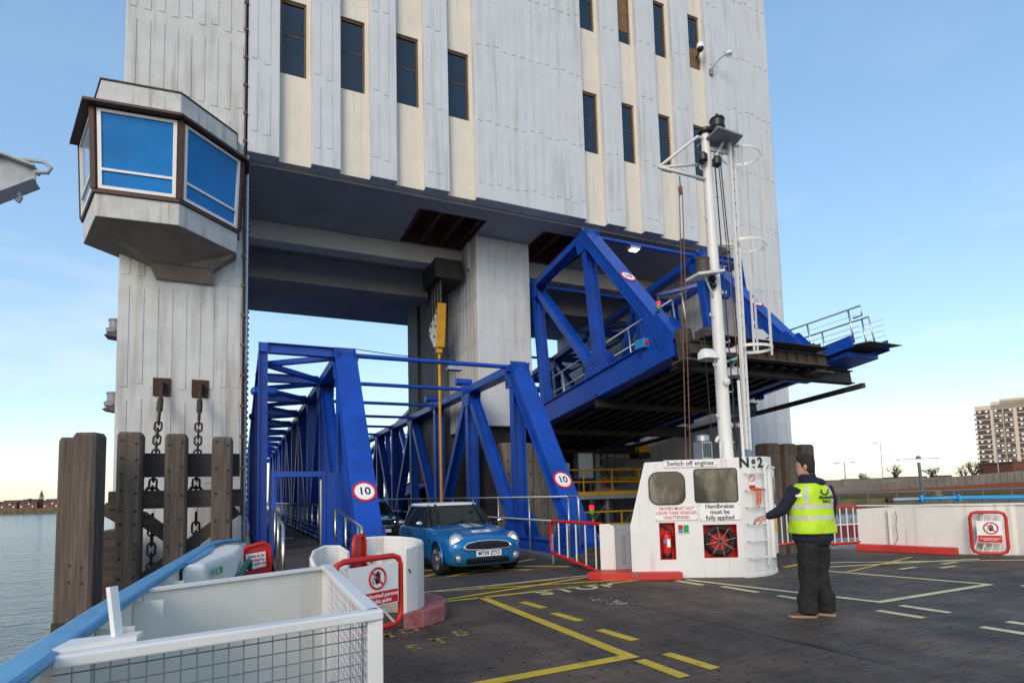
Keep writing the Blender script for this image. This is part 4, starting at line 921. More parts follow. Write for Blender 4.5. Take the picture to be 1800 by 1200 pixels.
# roof fittings
t = thing('vent_lantern', 'small galvanised lantern vent on the kiosk roof', 'vent', (8.35, 9.0, 2.13))
MB().box(8.22, 8.48, 8.87, 9.13, 2.12, 2.50).build('cage', 'galvanised', t, bevel=.01); MB().lathe((8.35, 9.0, 2.51), [(.14, 0), (.14, .1), (.10, .13)], 14).build('cap', 'galvanised', t, smooth=True, auto=40)
c = MB()
for i in range(5): c.box(8.245 + i * .043, 8.265 + i * .043, 8.862, 8.869, 2.18, 2.46)
c.build('louvres', 'black_plastic', t)
t = thing('gooseneck_vent', 'white gooseneck vent pipe bending over on the kiosk roof', 'vent', (8.75, 8.9, 2.13))
MB().tube([(8.72, 8.9, 2.10), (8.72, 8.9, 2.48), (8.69, 8.88, 2.56), (8.61, 8.84, 2.58), (8.55, 8.82, 2.53), (8.54, 8.82, 2.48)], .03, 8).build('pipe', 'white_paint', t, smooth=True)
MB().lathe((8.72, 8.9, 2.10), [(.07, 0), (.07, .04), (.035, .06)], 10).build('flange', 'white_paint', t)
# ---- signs on the kiosk: each a board with its own lettering
def sign(label, u0, u1, z0, z1, lines, m='sign_white', ink='ink_black', size=.05, bold=.001, space=1.0, name='sign_board', sx=1.0):
    c = on_front((u0 + u1) / 2, (z0 + z1) / 2, .02); t = thing(name, label, 'sign', c)
    MB().prism([on_front(a, b_, .017) for a, b_ in ((u0, z0), (u1, z0), (u1, z1), (u0, z1))], fN * .006).build('board', m, t)
    lettering(lines, size, frame(fN * .0055, fX, (0, 0, 1)), ink, t, bold=bold, space=space, sx=sx)
    sc = MB()
    for a, b_ in ((u0 + .02, z0 + .02), (u1 - .02, z0 + .02), (u0 + .02, z1 - .02), (u1 - .02, z1 - .02)): sc.cyl(on_front(a, b_, .022), on_front(a, b_, .026), .008, n=6)
    sc.build('screws', 'ink_black', t)['kind'] = 'stuff'
    return t
sign('white Switch off engines sign along the top of the kiosk', .64, 1.56, 1.955, 2.085, 'Switch off engines', size=.115, bold=.0015, sx=.98)
sign('white sign with red capitals about not leaving vehicles unattended below the kiosk window', .45, 1.19, 1.02, 1.275, 'DRIVERS MUST NOT\nLEAVE THEIR VEHICLES\nUNATTENDED', ink='ink_red', size=.078, space=1.02, bold=.0008, sx=.88)
sign('white Handbrakes must be fully applied sign below the kiosk window', 1.215, 1.925, 1.005, 1.295, 'Handbrakes\nmust be\nfully applied', size=.105, space=.95, bold=.0018, sx=.98)
t = sign('small green and red fire point label between the extinguisher and the hose', .83, 1.03, .79, .945, ' ', size=.02)
for u0, u1, z0, z1, m in ((.84, .92, .85, .935, 'sign_red'), (.84, .92, .80, .845, 'sign_blue'), (.93, 1.02, .80, .935, 'sign_green')):
    MB().prism([on_front(a, b_, .0235) for a, b_ in ((u0, z0), (u1, z0), (u1, z1), (u0, z1))], fN * .002).build('field', m, t)
# painted kiosk number on the rounded corner
for ch, x, z, sz, rot, sxx in (('N', 8.08, 2.0, .25, 1, 1.15), ('o', 8.28, 2.035, .15, 0, 1.0), ('2', 8.45, 2.0, .25, -3, 1.1)):
    lettering(ch, sz, frame(V((x, side_pt(x) - .012, z)) - ks.location, (1, -.12 + .12 * (x - 8.07) * 3, 0), (0, 0, 1)), 'ink_black', ks, bold=.006, sx=sxx, name='number', depth=.004)
lettering('-', .18, frame(V((8.28, side_pt(8.28) - .012, 1.94)) - ks.location, (1, -.05, 0), (0, 0, 1)), 'ink_black', ks, bold=.002, name='number', depth=.004)
t = thing('no_smoking_sign', 'small no smoking sign beside the kiosk rung ladder', 'sign', (8.2, 7.67, 1.7))
nsM = frame((0, 0, 0), (1, -.05, 0), (0, 0, 1))
MB().prism(on(nsM, [(-.07, -.15), (.07, -.15), (.07, .1), (-.07, .1)]), (0, -.006, 0)).build('board', 'sign_white', t, origin=(0, 0, 0))
MB().tube([nsM @ V((.055 * math.cos(a * .314), .03 + .055 * math.sin(a * .314), .01)) for a in range(20)], .007, 6, closed=True).build('ring', 'sign_red', t, origin=(0, 0, 0))
MB().beam(nsM @ V((-.04, .07, .01)), nsM @ V((.04, -.01, .01)), .012, .006).build('bar', 'sign_red', t, origin=(0, 0, 0))
MB().prism(on(nsM, [(-.07, -.15), (.07, -.15), (.07, -.095), (-.07, -.095)], .007), (0, -.003, 0)).build('caption', 'sign_red', t, origin=(0, 0, 0))
# fire extinguisher in its bay
c = on_front(.65, .35, -.10)
t = thing('fire_extinguisher', 'red fire extinguisher with a white label in the kiosk bay', 'extinguisher', c)
MB().lathe(c, [(.078, 0), (.082, .01), (.082, .36), (.07, .42), (.03, .45), (.025, .48)], 20).build('cylinder', 'red_paint', t, smooth=True, auto=40)
MB().lathe(c, [(.0835, .012), (.0835, .085)], 20).build('base_band', 'black_plastic', t, smooth=True)
MB().tube([c + V((0, 0, .48)), c + V((0, 0, .54)), c - fX * .08 + V((0, 0, .58))], .016, 8).build('handle', 'black_plastic', t)
MB().tube([c + V((0, 0, .52)), c + fX * .07 + fN * .03 + V((0, 0, .5)), c + fX * .1 + fN * .03 + V((0, 0, .35)), c + fX * .1 + fN * .02 + V((0, 0, .2))], .012, 6).build('hose', 'black_plastic', t)
MB().prism([c + fN * .0835 + fX * a + V((0, 0, z)) for a, z in ((-.01, .2), (.05, .2), (.05, .34), (-.01, .34))], fN * .002).build('label_plate', 'sign_white', t)
MB().prism([c + fN * .0835 + fX * a + V((0, 0, z)) for a, z in ((-.07, .27), (-.02, .27), (-.02, .33), (-.07, .33))], fN * .002).build('label_patch', 'sign_blue', t)
# hose reel
c = on_front(1.56, .64, -.09); t = thing('hose_reel', 'black hose coiled on a reel in the red kiosk bay', 'hose reel', c)
hs = MB()
for k, (rr, dz) in enumerate(((.255, .02), (.235, -.03), (.215, .02), (.195, -.03), (.24, .06), (.20, .06), (.222, .085))):
    hs.tube([c + fX * (rr * math.cos(a * .2618 + k) * (1 + .02 * math.sin(3 * a + k))) + V((0, 0, rr * math.sin(a * .2618 + k))) + fN * dz for a in range(24)], .021, 8, closed=True)
hs.build('hose', 'rubber', t, smooth=True)
sp = MB()
for i in range(8): a = i * math.pi / 4 + .2; sp.cyl(c + fN * .11, c + fN * .11 + fX * (.26 * math.cos(a)) + V((0, 0, .26 * math.sin(a))), .007, n=6)
sp.build('spokes', 'galvanised', t); MB().cyl(c - fN * .08, c + fN * .12, .03, n=10).build('hub', 'black_plastic', t)
# orange rope tied on the ladder
t = thing('orange_rope', 'frayed orange rope tied to the kiosk ladder rung', 'rope', (8.25, 7.6, 1.5))
MB().tube([(8.08, 7.585, 1.53), (8.2, 7.57, 1.54), (8.3, 7.57, 1.53), (8.4, 7.575, 1.52)], .018, 6).build('wrap', 'orange_rope', t)
for i in range(5): MB().tube([(8.17 + .03 * i, 7.575, 1.52), (8.18 + .028 * i, 7.56, 1.38), (8.19 + .02 * i, 7.575, 1.22 + .04 * (i % 3))], .008, 5).build('strand', 'orange_rope', t)
# ================================================================== mast
ms = thing('ferry_mast', 'white steel ferry mast with a lamp platform and caged ladder rising behind the kiosk', 'mast', (8.94, 9, 2.1))
mB, mT = V((8.97, 9.0, 2.05)), V((8.86, 9.0, 9.05)); mm = lambda z: mB + (mT - mB) * ((z - 2.05) / 7.0)
MB().tube([mm(z) for z in (2.05, 5.0, 7.5, 9.05)], [.14, .12, .10, .085], 16).build('pole', 'mast_white', ms, smooth=True, auto=50)
MB().lathe(mT, [(.12, 0), (.16, .03), (.16, .09), (.1, .12)], 14).build('pole_cap', 'black_plastic', ms, smooth=True, auto=40)
st = MB()
for i in range(12):
    p = mm(2.5 + i * .52); s_ = -1 if i % 2 else 1; st.tube([p + V((s_ * .13, -.03, 0)), p + V((s_ * .24, -.05, 0)), p + V((s_ * .24, -.05, .05))], .014, 5)
st.build('step_pegs', 'mast_white', ms)
pz = 8.9
MB().prism([(8.75, 8.5, pz - .02), (9.55, 8.62, pz + .06), (9.75, 9.25, pz + .08), (8.85, 9.25, pz)], (0, 0, .035)).build('lamp_platform', 'grey_paint', ms)
MB().tube([mm(8.25), (9.25, 8.9, 8.9)], .03, 8).build('platform_brace', 'mast_white', ms)
for px, py, pz_ in ((9.12, 8.9, 9.0),):
    lp = MB().lathe((px, py, pz_), [(.17, 0), (.17, .04), (.15, .06), (.15, .17), (.165, .19), (.15, .21), (.15, .34), (.165, .36), (.15, .40), (.05, .46), (.02, .52)], 16).build('navigation_lamp', 'black_plastic', ms, smooth=True, auto=35)
yd = [(7.50, 8.9, 7.98)]
MB().tube([mm(8.95), (8.62, 8.97, 8.93), (7.50, 8.9, 7.98)], .03, 8).build('yard_arm', 'mast_white', ms, smooth=True)
MB().tube([mm(8.45) + V((0, .1, 0)), (7.50, 8.9, 7.98)], .03, 8).build('yard_arm', 'mast_white', ms, smooth=True)
MB().tube([mm(8.05), (7.50, 8.9, 7.98)], .035, 8).build('yard_arm', 'mast_white', ms, smooth=True)
for dx in (-.2, .18):
    p = mm(8.45); MB().lathe(p + V((dx, -.1, 0)), [(.06, -.12), (.1, -.08), (.1, .04), (.05, .1)], 12).build('horn', 'black_plastic', ms, smooth=True, auto=35)
# halyard block and ropes
bx = V((8.05, 8.93, 7.93)); MB().ball(bx + V((0, 0, -.3)), .045, .045, .11).build('block', 'rope_tan', ms, smooth=True)
MB().cyl(bx, bx + V((0, 0, -.22)), .012, n=5).build('block_hook', 'cable', ms)
for dx in (-.03, .05): MB().tube([bx + V((dx, 0, -.35)), (7.86 + dx * 1.4, 8.9, 2.06)], .010, 5).build('halyard', 'rope_tan', ms)
MB().tube([mm(5.3) + V((-.55, -.15, 0)), (8.55, 8.95, 2.6)], .009, 5).build('stay_wire', 'cable', ms)
MB().tube([mm(8.7) + V((.3, -.02, 0)), (9.36, 8.97, 5.0), (9.40, 8.95, 2.3)], .012, 5).build('halyard', 'rope_tan', ms)
MB().tube([mm(8.7) + V((.36, -.02, 0)), (9.42, 8.97, 5.0), (9.42, 8.95, 4.4)], .012, 5).build('cable', 'cable', ms)
MB().tube([mm(8.6) + V((.12, -.1, 0)), mm(5) + V((.16, -.1, 0)), mm(2.3) + V((.2, -.1, 0))], .014, 5).build('cable', 'cable', ms)
# side bracket with second lamp
MB().prism([(8.15, 8.65, 5.78), (8.80, 8.60, 5.92), (8.85, 9.2, 5.95), (8.3, 9.2, 5.84)], (0, 0, .05)).build('lamp_bracket', 'mast_white', ms)
MB().tube([mm(5.4), (8.45, 8.8, 5.82)], .02, 6).build('bracket_brace', 'mast_white', ms)
MB().lathe((8.55, 8.95, 5.93), [(.14, 0), (.14, .30), (.155, .32), (.13, .36)], 14).build('navigation_lamp', 'dark_steel', ms, smooth=True, auto=35)
for dz in (0, .14): MB().ball(mm(5.72 + dz) + V((-.16, -.1, 0)), .08, .08, .07).build('horn', 'black_plastic', ms, smooth=True)
# floodlights
for sx_, px in ((-1, 8.20), (1, 9.65)):
    z = 4.15 if sx_ < 0 else 4.05; y = 8.55 if sx_ < 0 else 9.3
    MB().tube([mm(4.12), mm(4.12) + V((sx_ * .35, -.1, .12)), (px - sx_ * .1, y, z + .1)], .025, 8).build('lamp_arm', 'turquoise', ms)
    fl = MB().loft([[(px + a * .19, y + b_ * .15, z - .09) for a, b_ in rrect(2, 2, .5, 4)], [(px + a * .17, y + .03 + b_ * .13, z + .03) for a, b_ in rrect(2, 2, .5, 4)], [(px + a * .09, y + .06 + b_ * .07, z + .12) for a, b_ in rrect(2, 2, .5, 4)]]).build('floodlight', 'white_paint', ms, smooth=True, auto=50)
    MB().loft([[(px + a * .175, y + b_ * .135, z - .091) for a, b_ in rrect(2, 2, .5, 4)], [(px + a * .155, y + b_ * .12, z - .11) for a, b_ in rrect(2, 2, .5, 4)]]).build('lens', 'lens_glass', fl)
MB().ball(mm(3.72) + V((-.02, -.16, 0)), .09, .05, .09).build('junction_box', 'mast_white', ms, smooth=True)
# caged ladder
lx0, lx1 = V((9.42, 8.9, 2.35)), V((9.44, 8.9, 8.95))
for dx in (0, .26): MB().beam(lx0 + V((dx, dx * .6, 0)), lx1 + V((dx, dx * .6, 0)), .06, .06).build('ladder_stile', 'mast_white', ms)
rg = MB()
for i in range(24):
    p = lx0 + (lx1 - lx0) * ((i + .5) / 24); rg.beam(p, p + V((.26, .156, 0)), .026, .026)
rg.build('ladder_rungs', 'mast_white', ms)
hc = V((9.98, 9.1, 0))
for z in (4.55, 6.85, 8.9):
    pts = [hc + V((.46 * math.cos(a), .36 * math.sin(a), z)) for a in [math.pi * 2 * i / 24 for i in range(24)]]
    rgb = []
    for p in pts: rgb.append([p + V((0, 0, -.03)), p + V((0, 0, .03))])
    k = MB(); n_ = 24
    for i, p in enumerate(pts):
        j = (i + 1) % n_; k.beam(p, pts[j], .012, .06)
    k.build('cage_hoop', 'mast_white', ms)
    MB().beam(mm(z - .15), (9.55, 9.0, z - .1), .05, .09).build('standoff', 'mast_white', ms)
for a in (-2.2, -1.1, -.3, .6): 
    p = hc + V((.455 * math.cos(a), .355 * math.sin(a), 0)); MB().beam(p + V((0, 0, 4.35 if a < -.5 else 4.55)), p + V((0, 0, 8.9)), .05, .012, (1, 0, 0)).build('cage_strap', 'mast_white', ms)
MB().beam((8.95, 8.95, 2.85), (9.5, 8.95, 2.85), .04, .08).build('standoff', 'mast_white', ms)
MB().tube([(9.22, 8.8, 2.1), (9.20, 8.8, 3.75)], .03, 8).build('vent_pipe', 'mast_white', ms)
MB().tube([mm(3.3) + V((.1, -.16, 0)), mm(2.9) + V((.05, -.2, 0)), mm(2.45) + V((.06, -.2, 0)), mm(2.4) + V((.12, -.2, 0)), mm(2.8) + V((.14, -.2, 0)), mm(3.2) + V((.18, -.17, 0))], .012, 5).build('rope_coil', 'rubber', ms)
# ================================================================== ferry: right-hand bulwark, gates, kerbs
bw = thing('ferry_bulwark', 'white painted steel bulwark with a red foot kerb along the far side of the ferry', 'bulwark', (14.2, 8, 0))
pth = [(13.62, 9.55), (13.86, 9.0), (14.05, 8.3), (14.25, 7.7), (14.45, 7.25), (14.9, 6.9), (15.0, 5.5), (15.0, -3)]
MB().wallpath(pth, .07, 0, [.98, 1.02, 1.04, 1.05, 1.05, 1.05, 1.05, 1.05]).build('plating', 'bulwark_white', bw, bevel=.01)
MB().wallpath(pth, .14, 1.051, 1.075).build('capping', 'bulwark_white', bw)
MB().wallpath([(x - .17, y - .06) for x, y in pth[:4]], .26, 0.001, .15).build('foot_kerb', 'red_kerb_paint', bw, bevel=.015)
for x, y in ((13.80, 8.9), (14.37, 7.3)): MB().wallpath([(x - .05, y - .02), (x - .02, y - .08)], .05, .16, .97).build('stiffener', 'bulwark_white', bw)
ln = MB()
for i in range(12): ln.tube([V((13.78 + .02 * math.sin(i * .9), 8.72 + .03 * (i > 9) * (i - 9), .90 - i * .065)) + V((.012 * math.cos(a), .012 * math.sin(a) * (i % 2), .03 * math.sin(a))) for a in [0, 1.57, 3.14, 4.71]], .007, 5, closed=True)
ln.build('hanging_chain', 'galvanised', bw)['kind'] = 'stuff'
def tube_gate(name, label, A, Bp, z0, z1, bars, m='red_paint', skew=0.0, r=.032, vertical=True, loc=None, infill='white_paint'):
    """closed tubular gate loop between plan points A and Bp with inner bars"""
    A, Bp = V((*A, 0)), V((*Bp, 0)); t = thing(name, label, 'gate', loc or ((A + Bp) / 2)); d = Bp - A; Lg = d.length; u = d.normalized(); P = lambda s, z: A + u * s + V((0, 0, z))
    zb = lambda s: z0 + skew * (1 - s / Lg); c = .12
    ring = [P(0, zb(0) + c), P(.03, zb(0) + .04), P(c, zb(c)), P(Lg - c, zb(Lg - c)), P(Lg - .03, zb(Lg) + .04), P(Lg, zb(Lg) + c), P(Lg, z1 - c), P(Lg - .03, z1 - .03), P(Lg - c, z1), P(c, z1), P(.03, z1 - .03), P(0, z1 - c)]
    MB().tube(ring, r, 10, closed=True).build('loop', m, t, smooth=True)
    for i in range(bars):
        s = Lg * (i + 1) / (bars + 1)
        if vertical: MB().cyl(P(s, zb(s)), P(s, z1), .016, n=8).build('bar', infill, t)
        else: MB().cyl(P(.03, z0 + .1 + i * .2), P(min(Lg, .25 + i * .18), z1 - .03) if i else P(Lg * .5, z1), .014, n=8).build('bar', infill, t)
    return t, u, P, Lg
t, u, P, Lg = tube_gate('bow_gate', 'red tubular gate with white bars beside the staff member and the far bulwark', (12.62, 9.62), (13.68, 9.52), .18, 1.05, 4)
MB().cyl(P(.05, .62), P(Lg - .05, .62), .016, n=8).build('mid_rail', 'white_paint', t)
t, u, P, Lg = tube_gate('bow_gate', 'red tubular gate leaning from the kiosk towards the staff member', (9.45, 8.9), (11.6, 9.6), .30, 1.05, 7)
# sign gate on the right bulwark
def warning_sign(t, O, ux, uz, w_, h_, words, wide=True, size=.07):
    """no-entry hand sign: white board, prohibition roundel, red caption; O = lower left corner relative to t"""
    ux, uz = V(ux).normalized(), V(uz).normalized(); n_ = ux.cross(uz); M = frame(O, ux, uz); hc = h_ * .34
    MB().prism(on(M, [(0, 0), (w_, 0), (w_, h_), (0, h_)]), n_ * .006).build('sign_board', 'sign_white', t, origin=(0, 0, 0))
    MB().prism(on(M, [(.01, .01), (w_ - .01, .01), (w_ - .01, hc), (.01, hc)], .0065), n_ * .002).build('caption', 'sign_red', t, origin=(0, 0, 0))
    cx_, cy_ = w_ * .56, hc + (h_ - hc) * .5; R_ = (h_ - hc) * .38
    MB().tube([M @ V((cx_ + R_ * math.cos(a * math.pi / 14), cy_ + R_ * math.sin(a * math.pi / 14), .009)) for a in range(28)], R_ * .11, 6, closed=True).build('roundel', 'sign_red', t, origin=(0, 0, 0))
    h = MB()
    palm = [(-.22, -.55), (.25, -.5), (.38, -.1), (.3, .12), (-.18, .12), (-.3, -.2)]
    h.prism(on(M, [(cx_ + R_ * a, cy_ + R_ * b_) for a, b_ in palm], .0085), n_ * .002)
    for a0, a1, b1 in ((-.14, -.2, .55), (0, -.02, .68), (.13, .15, .66), (.25, .33, .5)): h.beam(M @ V((cx_ + R_ * a0, cy_ + R_ * .1, .0095)), M @ V((cx_ + R_ * a1, cy_ + R_ * b1, .0095)), R_ * .11, .003, n_)
    h.beam(M @ V((cx_ - R_ * .2, cy_ - R_ * .2, .0095)), M @ V((cx_ - R_ * .5, cy_ + R_ * .12, .0095)), R_ * .12, .003, n_)
    h.beam(M @ V((cx_ - R_ * .45, cy_ - R_ * .55, .0095)), M @ V((cx_ - R_ * .6, cy_ - R_ * .1, .0095)), R_ * .06, .003, n_)
    h.build('hand_symbol', 'ink_black', t, origin=(0, 0, 0))
    MB().beam(M @ V((cx_ - R_ * .7, cy_ + R_ * .7, .011)), M @ V((cx_ + R_ * .7, cy_ - R_ * .7, .011)), R_ * .16, .004, n_).build('slash', 'sign_red', t, origin=(0, 0, 0))
    lettering(words, size, frame(M @ V((w_ * .52, hc * .52, .0095)), ux, uz), 'ink_white', t, bold=size * .012, space=.95)
t, u, P, Lg = tube_gate('bulwark_gate', 'small red framed gate with a warning sign folded against the far bulwark', (14.10, 7.36), (14.42, 6.86), .06, .92, 0)
for i in range(4): MB().cyl(P(.02 + .14 * i, .08), P(min(.25 + .14 * i, Lg), .88), .012, n=6).build('bar', 'white_paint', t)
warning_sign(t, P(.1, .28) - t.location + V((-.04, -.02, 0)), u, (0, 0, 1), .42, .46, 'No unauthorised persons\nbeyond this point', size=.034)
# pipe gate by the kiosk (red, white bars), curved wing of the bulwark and red step
t, u, P, Lg = tube_gate('lane_gate', 'red tubular gate with white bars folded back against the lowered bridge', (6.20, 11.5), (6.16, 9.28), .02, .95, 5, skew=.24, r=.036)
for z in (.3, .72): MB().box(6.12, 6.22, 9.18, 9.25, z, z + .09).build('hinge', 'red_paint', t)
MB().cyl((6.21, 11.45, .02), (6.21, 11.45, .66), .02, n=8).build('drop_bolt', 'galvanised', t)
t = thing('bulwark_wing', 'white curved bulwark wing between the red lane gate and the kiosk', 'bulwark', (6.2, 9.2, 0))
MB().prism([(6.00, 9.24, .13), (6.24, 9.10, .13), (6.24, 9.10, .86), (6.22, 9.11, .93), (6.16, 9.15, .96), (6.00, 9.24, .96)], (.03, .05, 0)).build('end_plate', 'bulwark_white', t, bevel=.008)
MB().wallpath([(6.24, 9.16), (6.5, 9.05), (6.8, 8.9)], .05, .13, .95).build('grey_panel', 'grey_paint', t)
MB().box(6.36, 6.42, 9.04, 9.08, .25, .75).build('cover_plate', 'grey_paint', t, bevel=.005)
MB().prism([(5.62, 9.10, .001), (5.75, 8.86, .001), (6.10, 8.62, .001), (6.95, 8.13, .001), (7.02, 8.28, .001), (6.35, 8.72, .001), (6.55, 9.1, .001), (6.2, 9.4, .001)], (0, 0, .13)).build('red_step', 'red_kerb_paint', t, bevel=.012)
# ================================================================== ferry: left-hand curved bulwark with kerb
t = thing('bulwark_wing', 'white curved bulwark end with a red kerb beside the blue car', 'bulwark', (1.9, 7.7, 0))
cw = [(1.40, 7.95), (1.55, 8.10), (1.78, 8.14), (1.98, 8.02), (2.10, 7.78), (2.12, 7.50), (2.06, 7.25), (1.93, 7.05), (1.76, 6.93)]
MB().wallpath(cw, .05, 0, [.98, 1.0, 1.0, .99, .98, .97, .96, .95, .94]).build('curved_plate', 'bulwark_white', t, smooth=True, auto=40)
MB().tube([(x, y, z) for (x, y), z in zip(cw, [.98, 1.0, 1.0, .99, .98, .97, .96, .95, .94])], .03, 8).build('rolled_edge', 'bulwark_white', t, smooth=True)
MB().prism([(1.72, 6.88, .002), (1.98, 6.90, .002), (2.30, 7.12, .002), (2.48, 7.55, .002), (2.48, 8.0, .002), (2.32, 8.4, .002), (1.9, 8.5, .002), (2.05, 8.1, .002), (2.14, 7.6, .002), (2.05, 7.15, .002)], (0, 0, .2)).build('red_kerb', 'worn_red', t, bevel=.015)
MB().box(1.55, 1.85, 7.75, 7.95, .66, .70).build('shelf', 'bulwark_white', t); MB().cyl((1.66, 7.85, .70), (1.66, 7.85, .84), .05, n=12).build('cup_fitting', 'bulwark_white', t)
ch = MB()
for i in range(16): ch.tube([V((1.93, 7.18 + .0 * i, .93 - i * .05)) + V((.012 * math.cos(a) * (i % 2), .012 * math.cos(a) * ((i + 1) % 2), .03 * math.sin(a))) for a in [0, 1.05, 2.1, 3.14, 4.2, 5.25]], .006, 5, closed=True)
ch.build('hanging_chain', 'galvanised', t)['kind'] = 'stuff'
MB().tube([(1.80, 6.90, .70), (1.80, 6.87, .70), (1.81, 6.86, .66)], .010, 6).build('hook', 'rust', t)
t = thing('gate_leaf', 'red painted steel gate leaf folded open beside the curved white bulwark', 'gate', (1.35, 7.75, .1))
lp_ = [V((1.30 + .17 * a, 7.72 + .16 * a, z)) for a, z in ((0, .35), (0, .98), (.12, 1.06), (.85, 1.08), (1, 1.0), (1, .35))]
MB().prism(lp_, (-.02, .02, 0)).build('plate', 'red_paint', t, bevel=.006); MB().tube([p + V((-.0, -.012, 0)) for p in lp_], .026, 8).build('rim', 'red_paint', t, smooth=True)
MB().box(1.48, 1.56, 7.83, 7.9, .68, .8).build('hinge', 'red_paint', t)
t, u, P, Lg = tube_gate('passenger_gate', 'red framed foreground gate carrying a no entry hand sign', (1.72, 6.98), (0.90, 6.52), .08, .87, 0, r=.034)
for a, b_, c, d in ((.1, .1, .8, .8), (.05, .45, .5, .84), (.3, .1, .9, .6)): MB().cyl(P(a, b_), P(c, d), .016, n=6).build('bar', 'white_paint', t)
t2 = thing('warning_sign', 'white no entry hand sign with red caption hung on the foreground red gate', 'sign', P(.43, .36))
warning_sign(t2, P(.80, .34) - P(.43, .36) + V((.02, -.04, 0)), -u, (0, 0, 1), .72, .46, 'No unauthorised persons\nbeyond this point', size=.066)
# ================================================================== ferry: left bulwark with blue rail
t = thing('side_bulwark', 'white ferry side bulwark topped with a scuffed pale blue rail', 'bulwark', (-.55, 4, 0))
rp = [(-.66, -3), (-.66, 2.2), (-.62, 3.6), (-.55, 5.0), (-.47, 6.4), (-.42, 7.4), (-.36, 8.3), (-.25, 8.75), (-.05, 9.0)]
MB().wallpath(rp, .05, -.9, 1.0).build('plating', 'cream_white', t)
k = MB(); k.wallpath(rp, .135, 1.0, 1.045); k.build('blue_rail', 'rail_blue', t, bevel=.02)
for y in (3.3, 4.1, 5.0): MB().wallpath([(-.60 + (y - 3.3) * .04, y), (-.45 + (y - 3.3) * .04, y)], .03, 0, .98).build('frame_rib', 'cream_white', t)
t = thing('life_locker', 'white steel locker with a green safety label and a green pipe beside the blue rail', 'locker', (-.15, 7.2, 0))
lk = [(-.46, 5.75), (-.28, 5.85), (-.04, 6.9), (.03, 8.0), (-.2, 8.25), (-.36, 7.4)]
MB().prism([(x, y, .02) for x, y in lk], (0, 0, 1.0)).build('body', 'white_paint', t, bevel=.05, seg=3)
MB().prism([(x * 1.0, y, 1.025) for x, y in [(-.455, 5.8), (-.39, 5.9), (-.29, 7.0), (-.29, 8.0), (-.36, 7.4)]], (0, 0, .012)).build('blue_top', 'rail_blue', t)
lM = frame(V((-.24, 6.05, .93)) - t.location, (.22, .98, 0), (0, 0, 1))
MB().prism(on(lM, [(-.10, -.03), (.10, -.03), (.10, .03), (-.10, .03)], .06), lM.to_3x3() @ V((0, 0, .004))).build('green_label', 'sign_green', t, origin=(0, 0, 0))
MB().prism(on(lM, [(-.06, -.02), (-.02, -.02), (-.02, .02), (-.06, .02)], .065), lM.to_3x3() @ V((0, 0, .002))).build('label_symbol', 'sign_white', t, origin=(0, 0, 0))
MB().tube([(-.10, 6.45, .62), (-.04, 6.7, .74), (.03, 7.05, .84), (.07, 7.35, .88), (.09, 7.55, .85), (.09, 7.62, .76)], .03, 8).build('green_pipe', 'green_pipe', t, smooth=True)
t = thing('staff_gate', 'red steel gate panel with a white notice about ferry staff beside the walkway', 'gate', (.15, 7.9, .4))
gl = [V((.02 + .31 * a, 7.95 + .12 * a, z)) for a, z in ((0, .3), (0, .93), (.12, .99), (.75, 1.03), (.95, .99), (1, .9), (1, .35))]
MB().prism(gl, (-.01, .03, 0)).build('plate', 'red_paint', t, bevel=.008); MB().tube(gl, .024, 8).build('rim', 'red_paint', t, smooth=True)
sM = frame(V((.165, 7.982, .83)) - t.location, (.31, .12, .02), (0, 0, 1)); sn = sM.to_3x3() @ V((0, 0, 1))
MB().prism(on(sM, [(-.125, -.115), (.115, -.09), (.115, .09), (-.125, .085)], .012), sn * .004).build('notice', 'sign_white', t, origin=(0, 0, 0))
lettering('Gates to be\noperated by\nferry staff only', .052, sM @ Matrix.Translation((-.003, 0, .018)), 'ink_red', t, bold=.0006, space=.95, sx=.82)
# small white curved end on the walkway side
t = thing('bulwark_wing', 'small white curved bulwark end between the passenger box and the red gate', 'bulwark', (.95, 7.1, 0))
c2 = [(.70, 6.55), (.70, 6.85), (.76, 7.15), (.90, 7.38), (1.08, 7.42), (1.17, 7.3)]
MB().wallpath(c2, .04, 0, [.84, .90, .95, .98, .97, .90]).build('curved_plate', 'bulwark_white', t, smooth=True, auto=40)
MB().tube([(x, y, z) for (x, y), z in zip(c2, [.84, .90, .95, .98, .97, .90])], .024, 8).build('rolled_edge', 'bulwark_white', t, smooth=True)
# ================================================================== passenger box in the foreground
t = thing('passenger_pen', 'white steel pen with mesh panels beside the blue rail in the foreground', 'pen', (0, 3.8, 0))
A_, B_, C_, D_ = V((.57, 2.83, 0)), V((.62, 4.96, 0)), V((-.56, 4.36, 0)), V((-.60, 2.60, 0))
MB().wallpath([(B_.x, B_.y), (C_.x, C_.y)], .03, 0, [1.0, .995]).build('back_plate', 'cream_white', t)
MB().wallpath([(B_.x + .02, B_.y), (C_.x, C_.y)], .07, 1.0, 1.02).build('back_capping', 'white_paint', t)
MB().wallpath([(A_.x, A_.y), (B_.x, B_.y)], .075, .99, 1.03).build('side_rail', 'white_paint', t, bevel=.008)
MB().wallpath([(A_.x + .03, A_.y), (D_.x, D_.y)], .085, .985, 1.03).build('front_rail', 'white_paint', t, bevel=.008)
for p in (A_, B_): MB().box(p.x - .035, p.x + .035, p.y - .035, p.y + .035, 0, .985).build('corner_post', 'white_paint', t, bevel=.005)
MB().prism([(D_.x, D_.y, 1.031), (D_.x + .24, D_.y + .08, 1.031), (D_.x + .25, D_.y + .17, 1.031), (D_.x + .02, D_.y + .15, 1.031)], (0, 0, .02)).build('timber_shelf', 'white_paint', t)
MB().beam((D_.x + .17, D_.y + .13, 1.05), (D_.x + .145, D_.y + .15, 1.235), .034, .02).build('upright', 'white_paint', t)
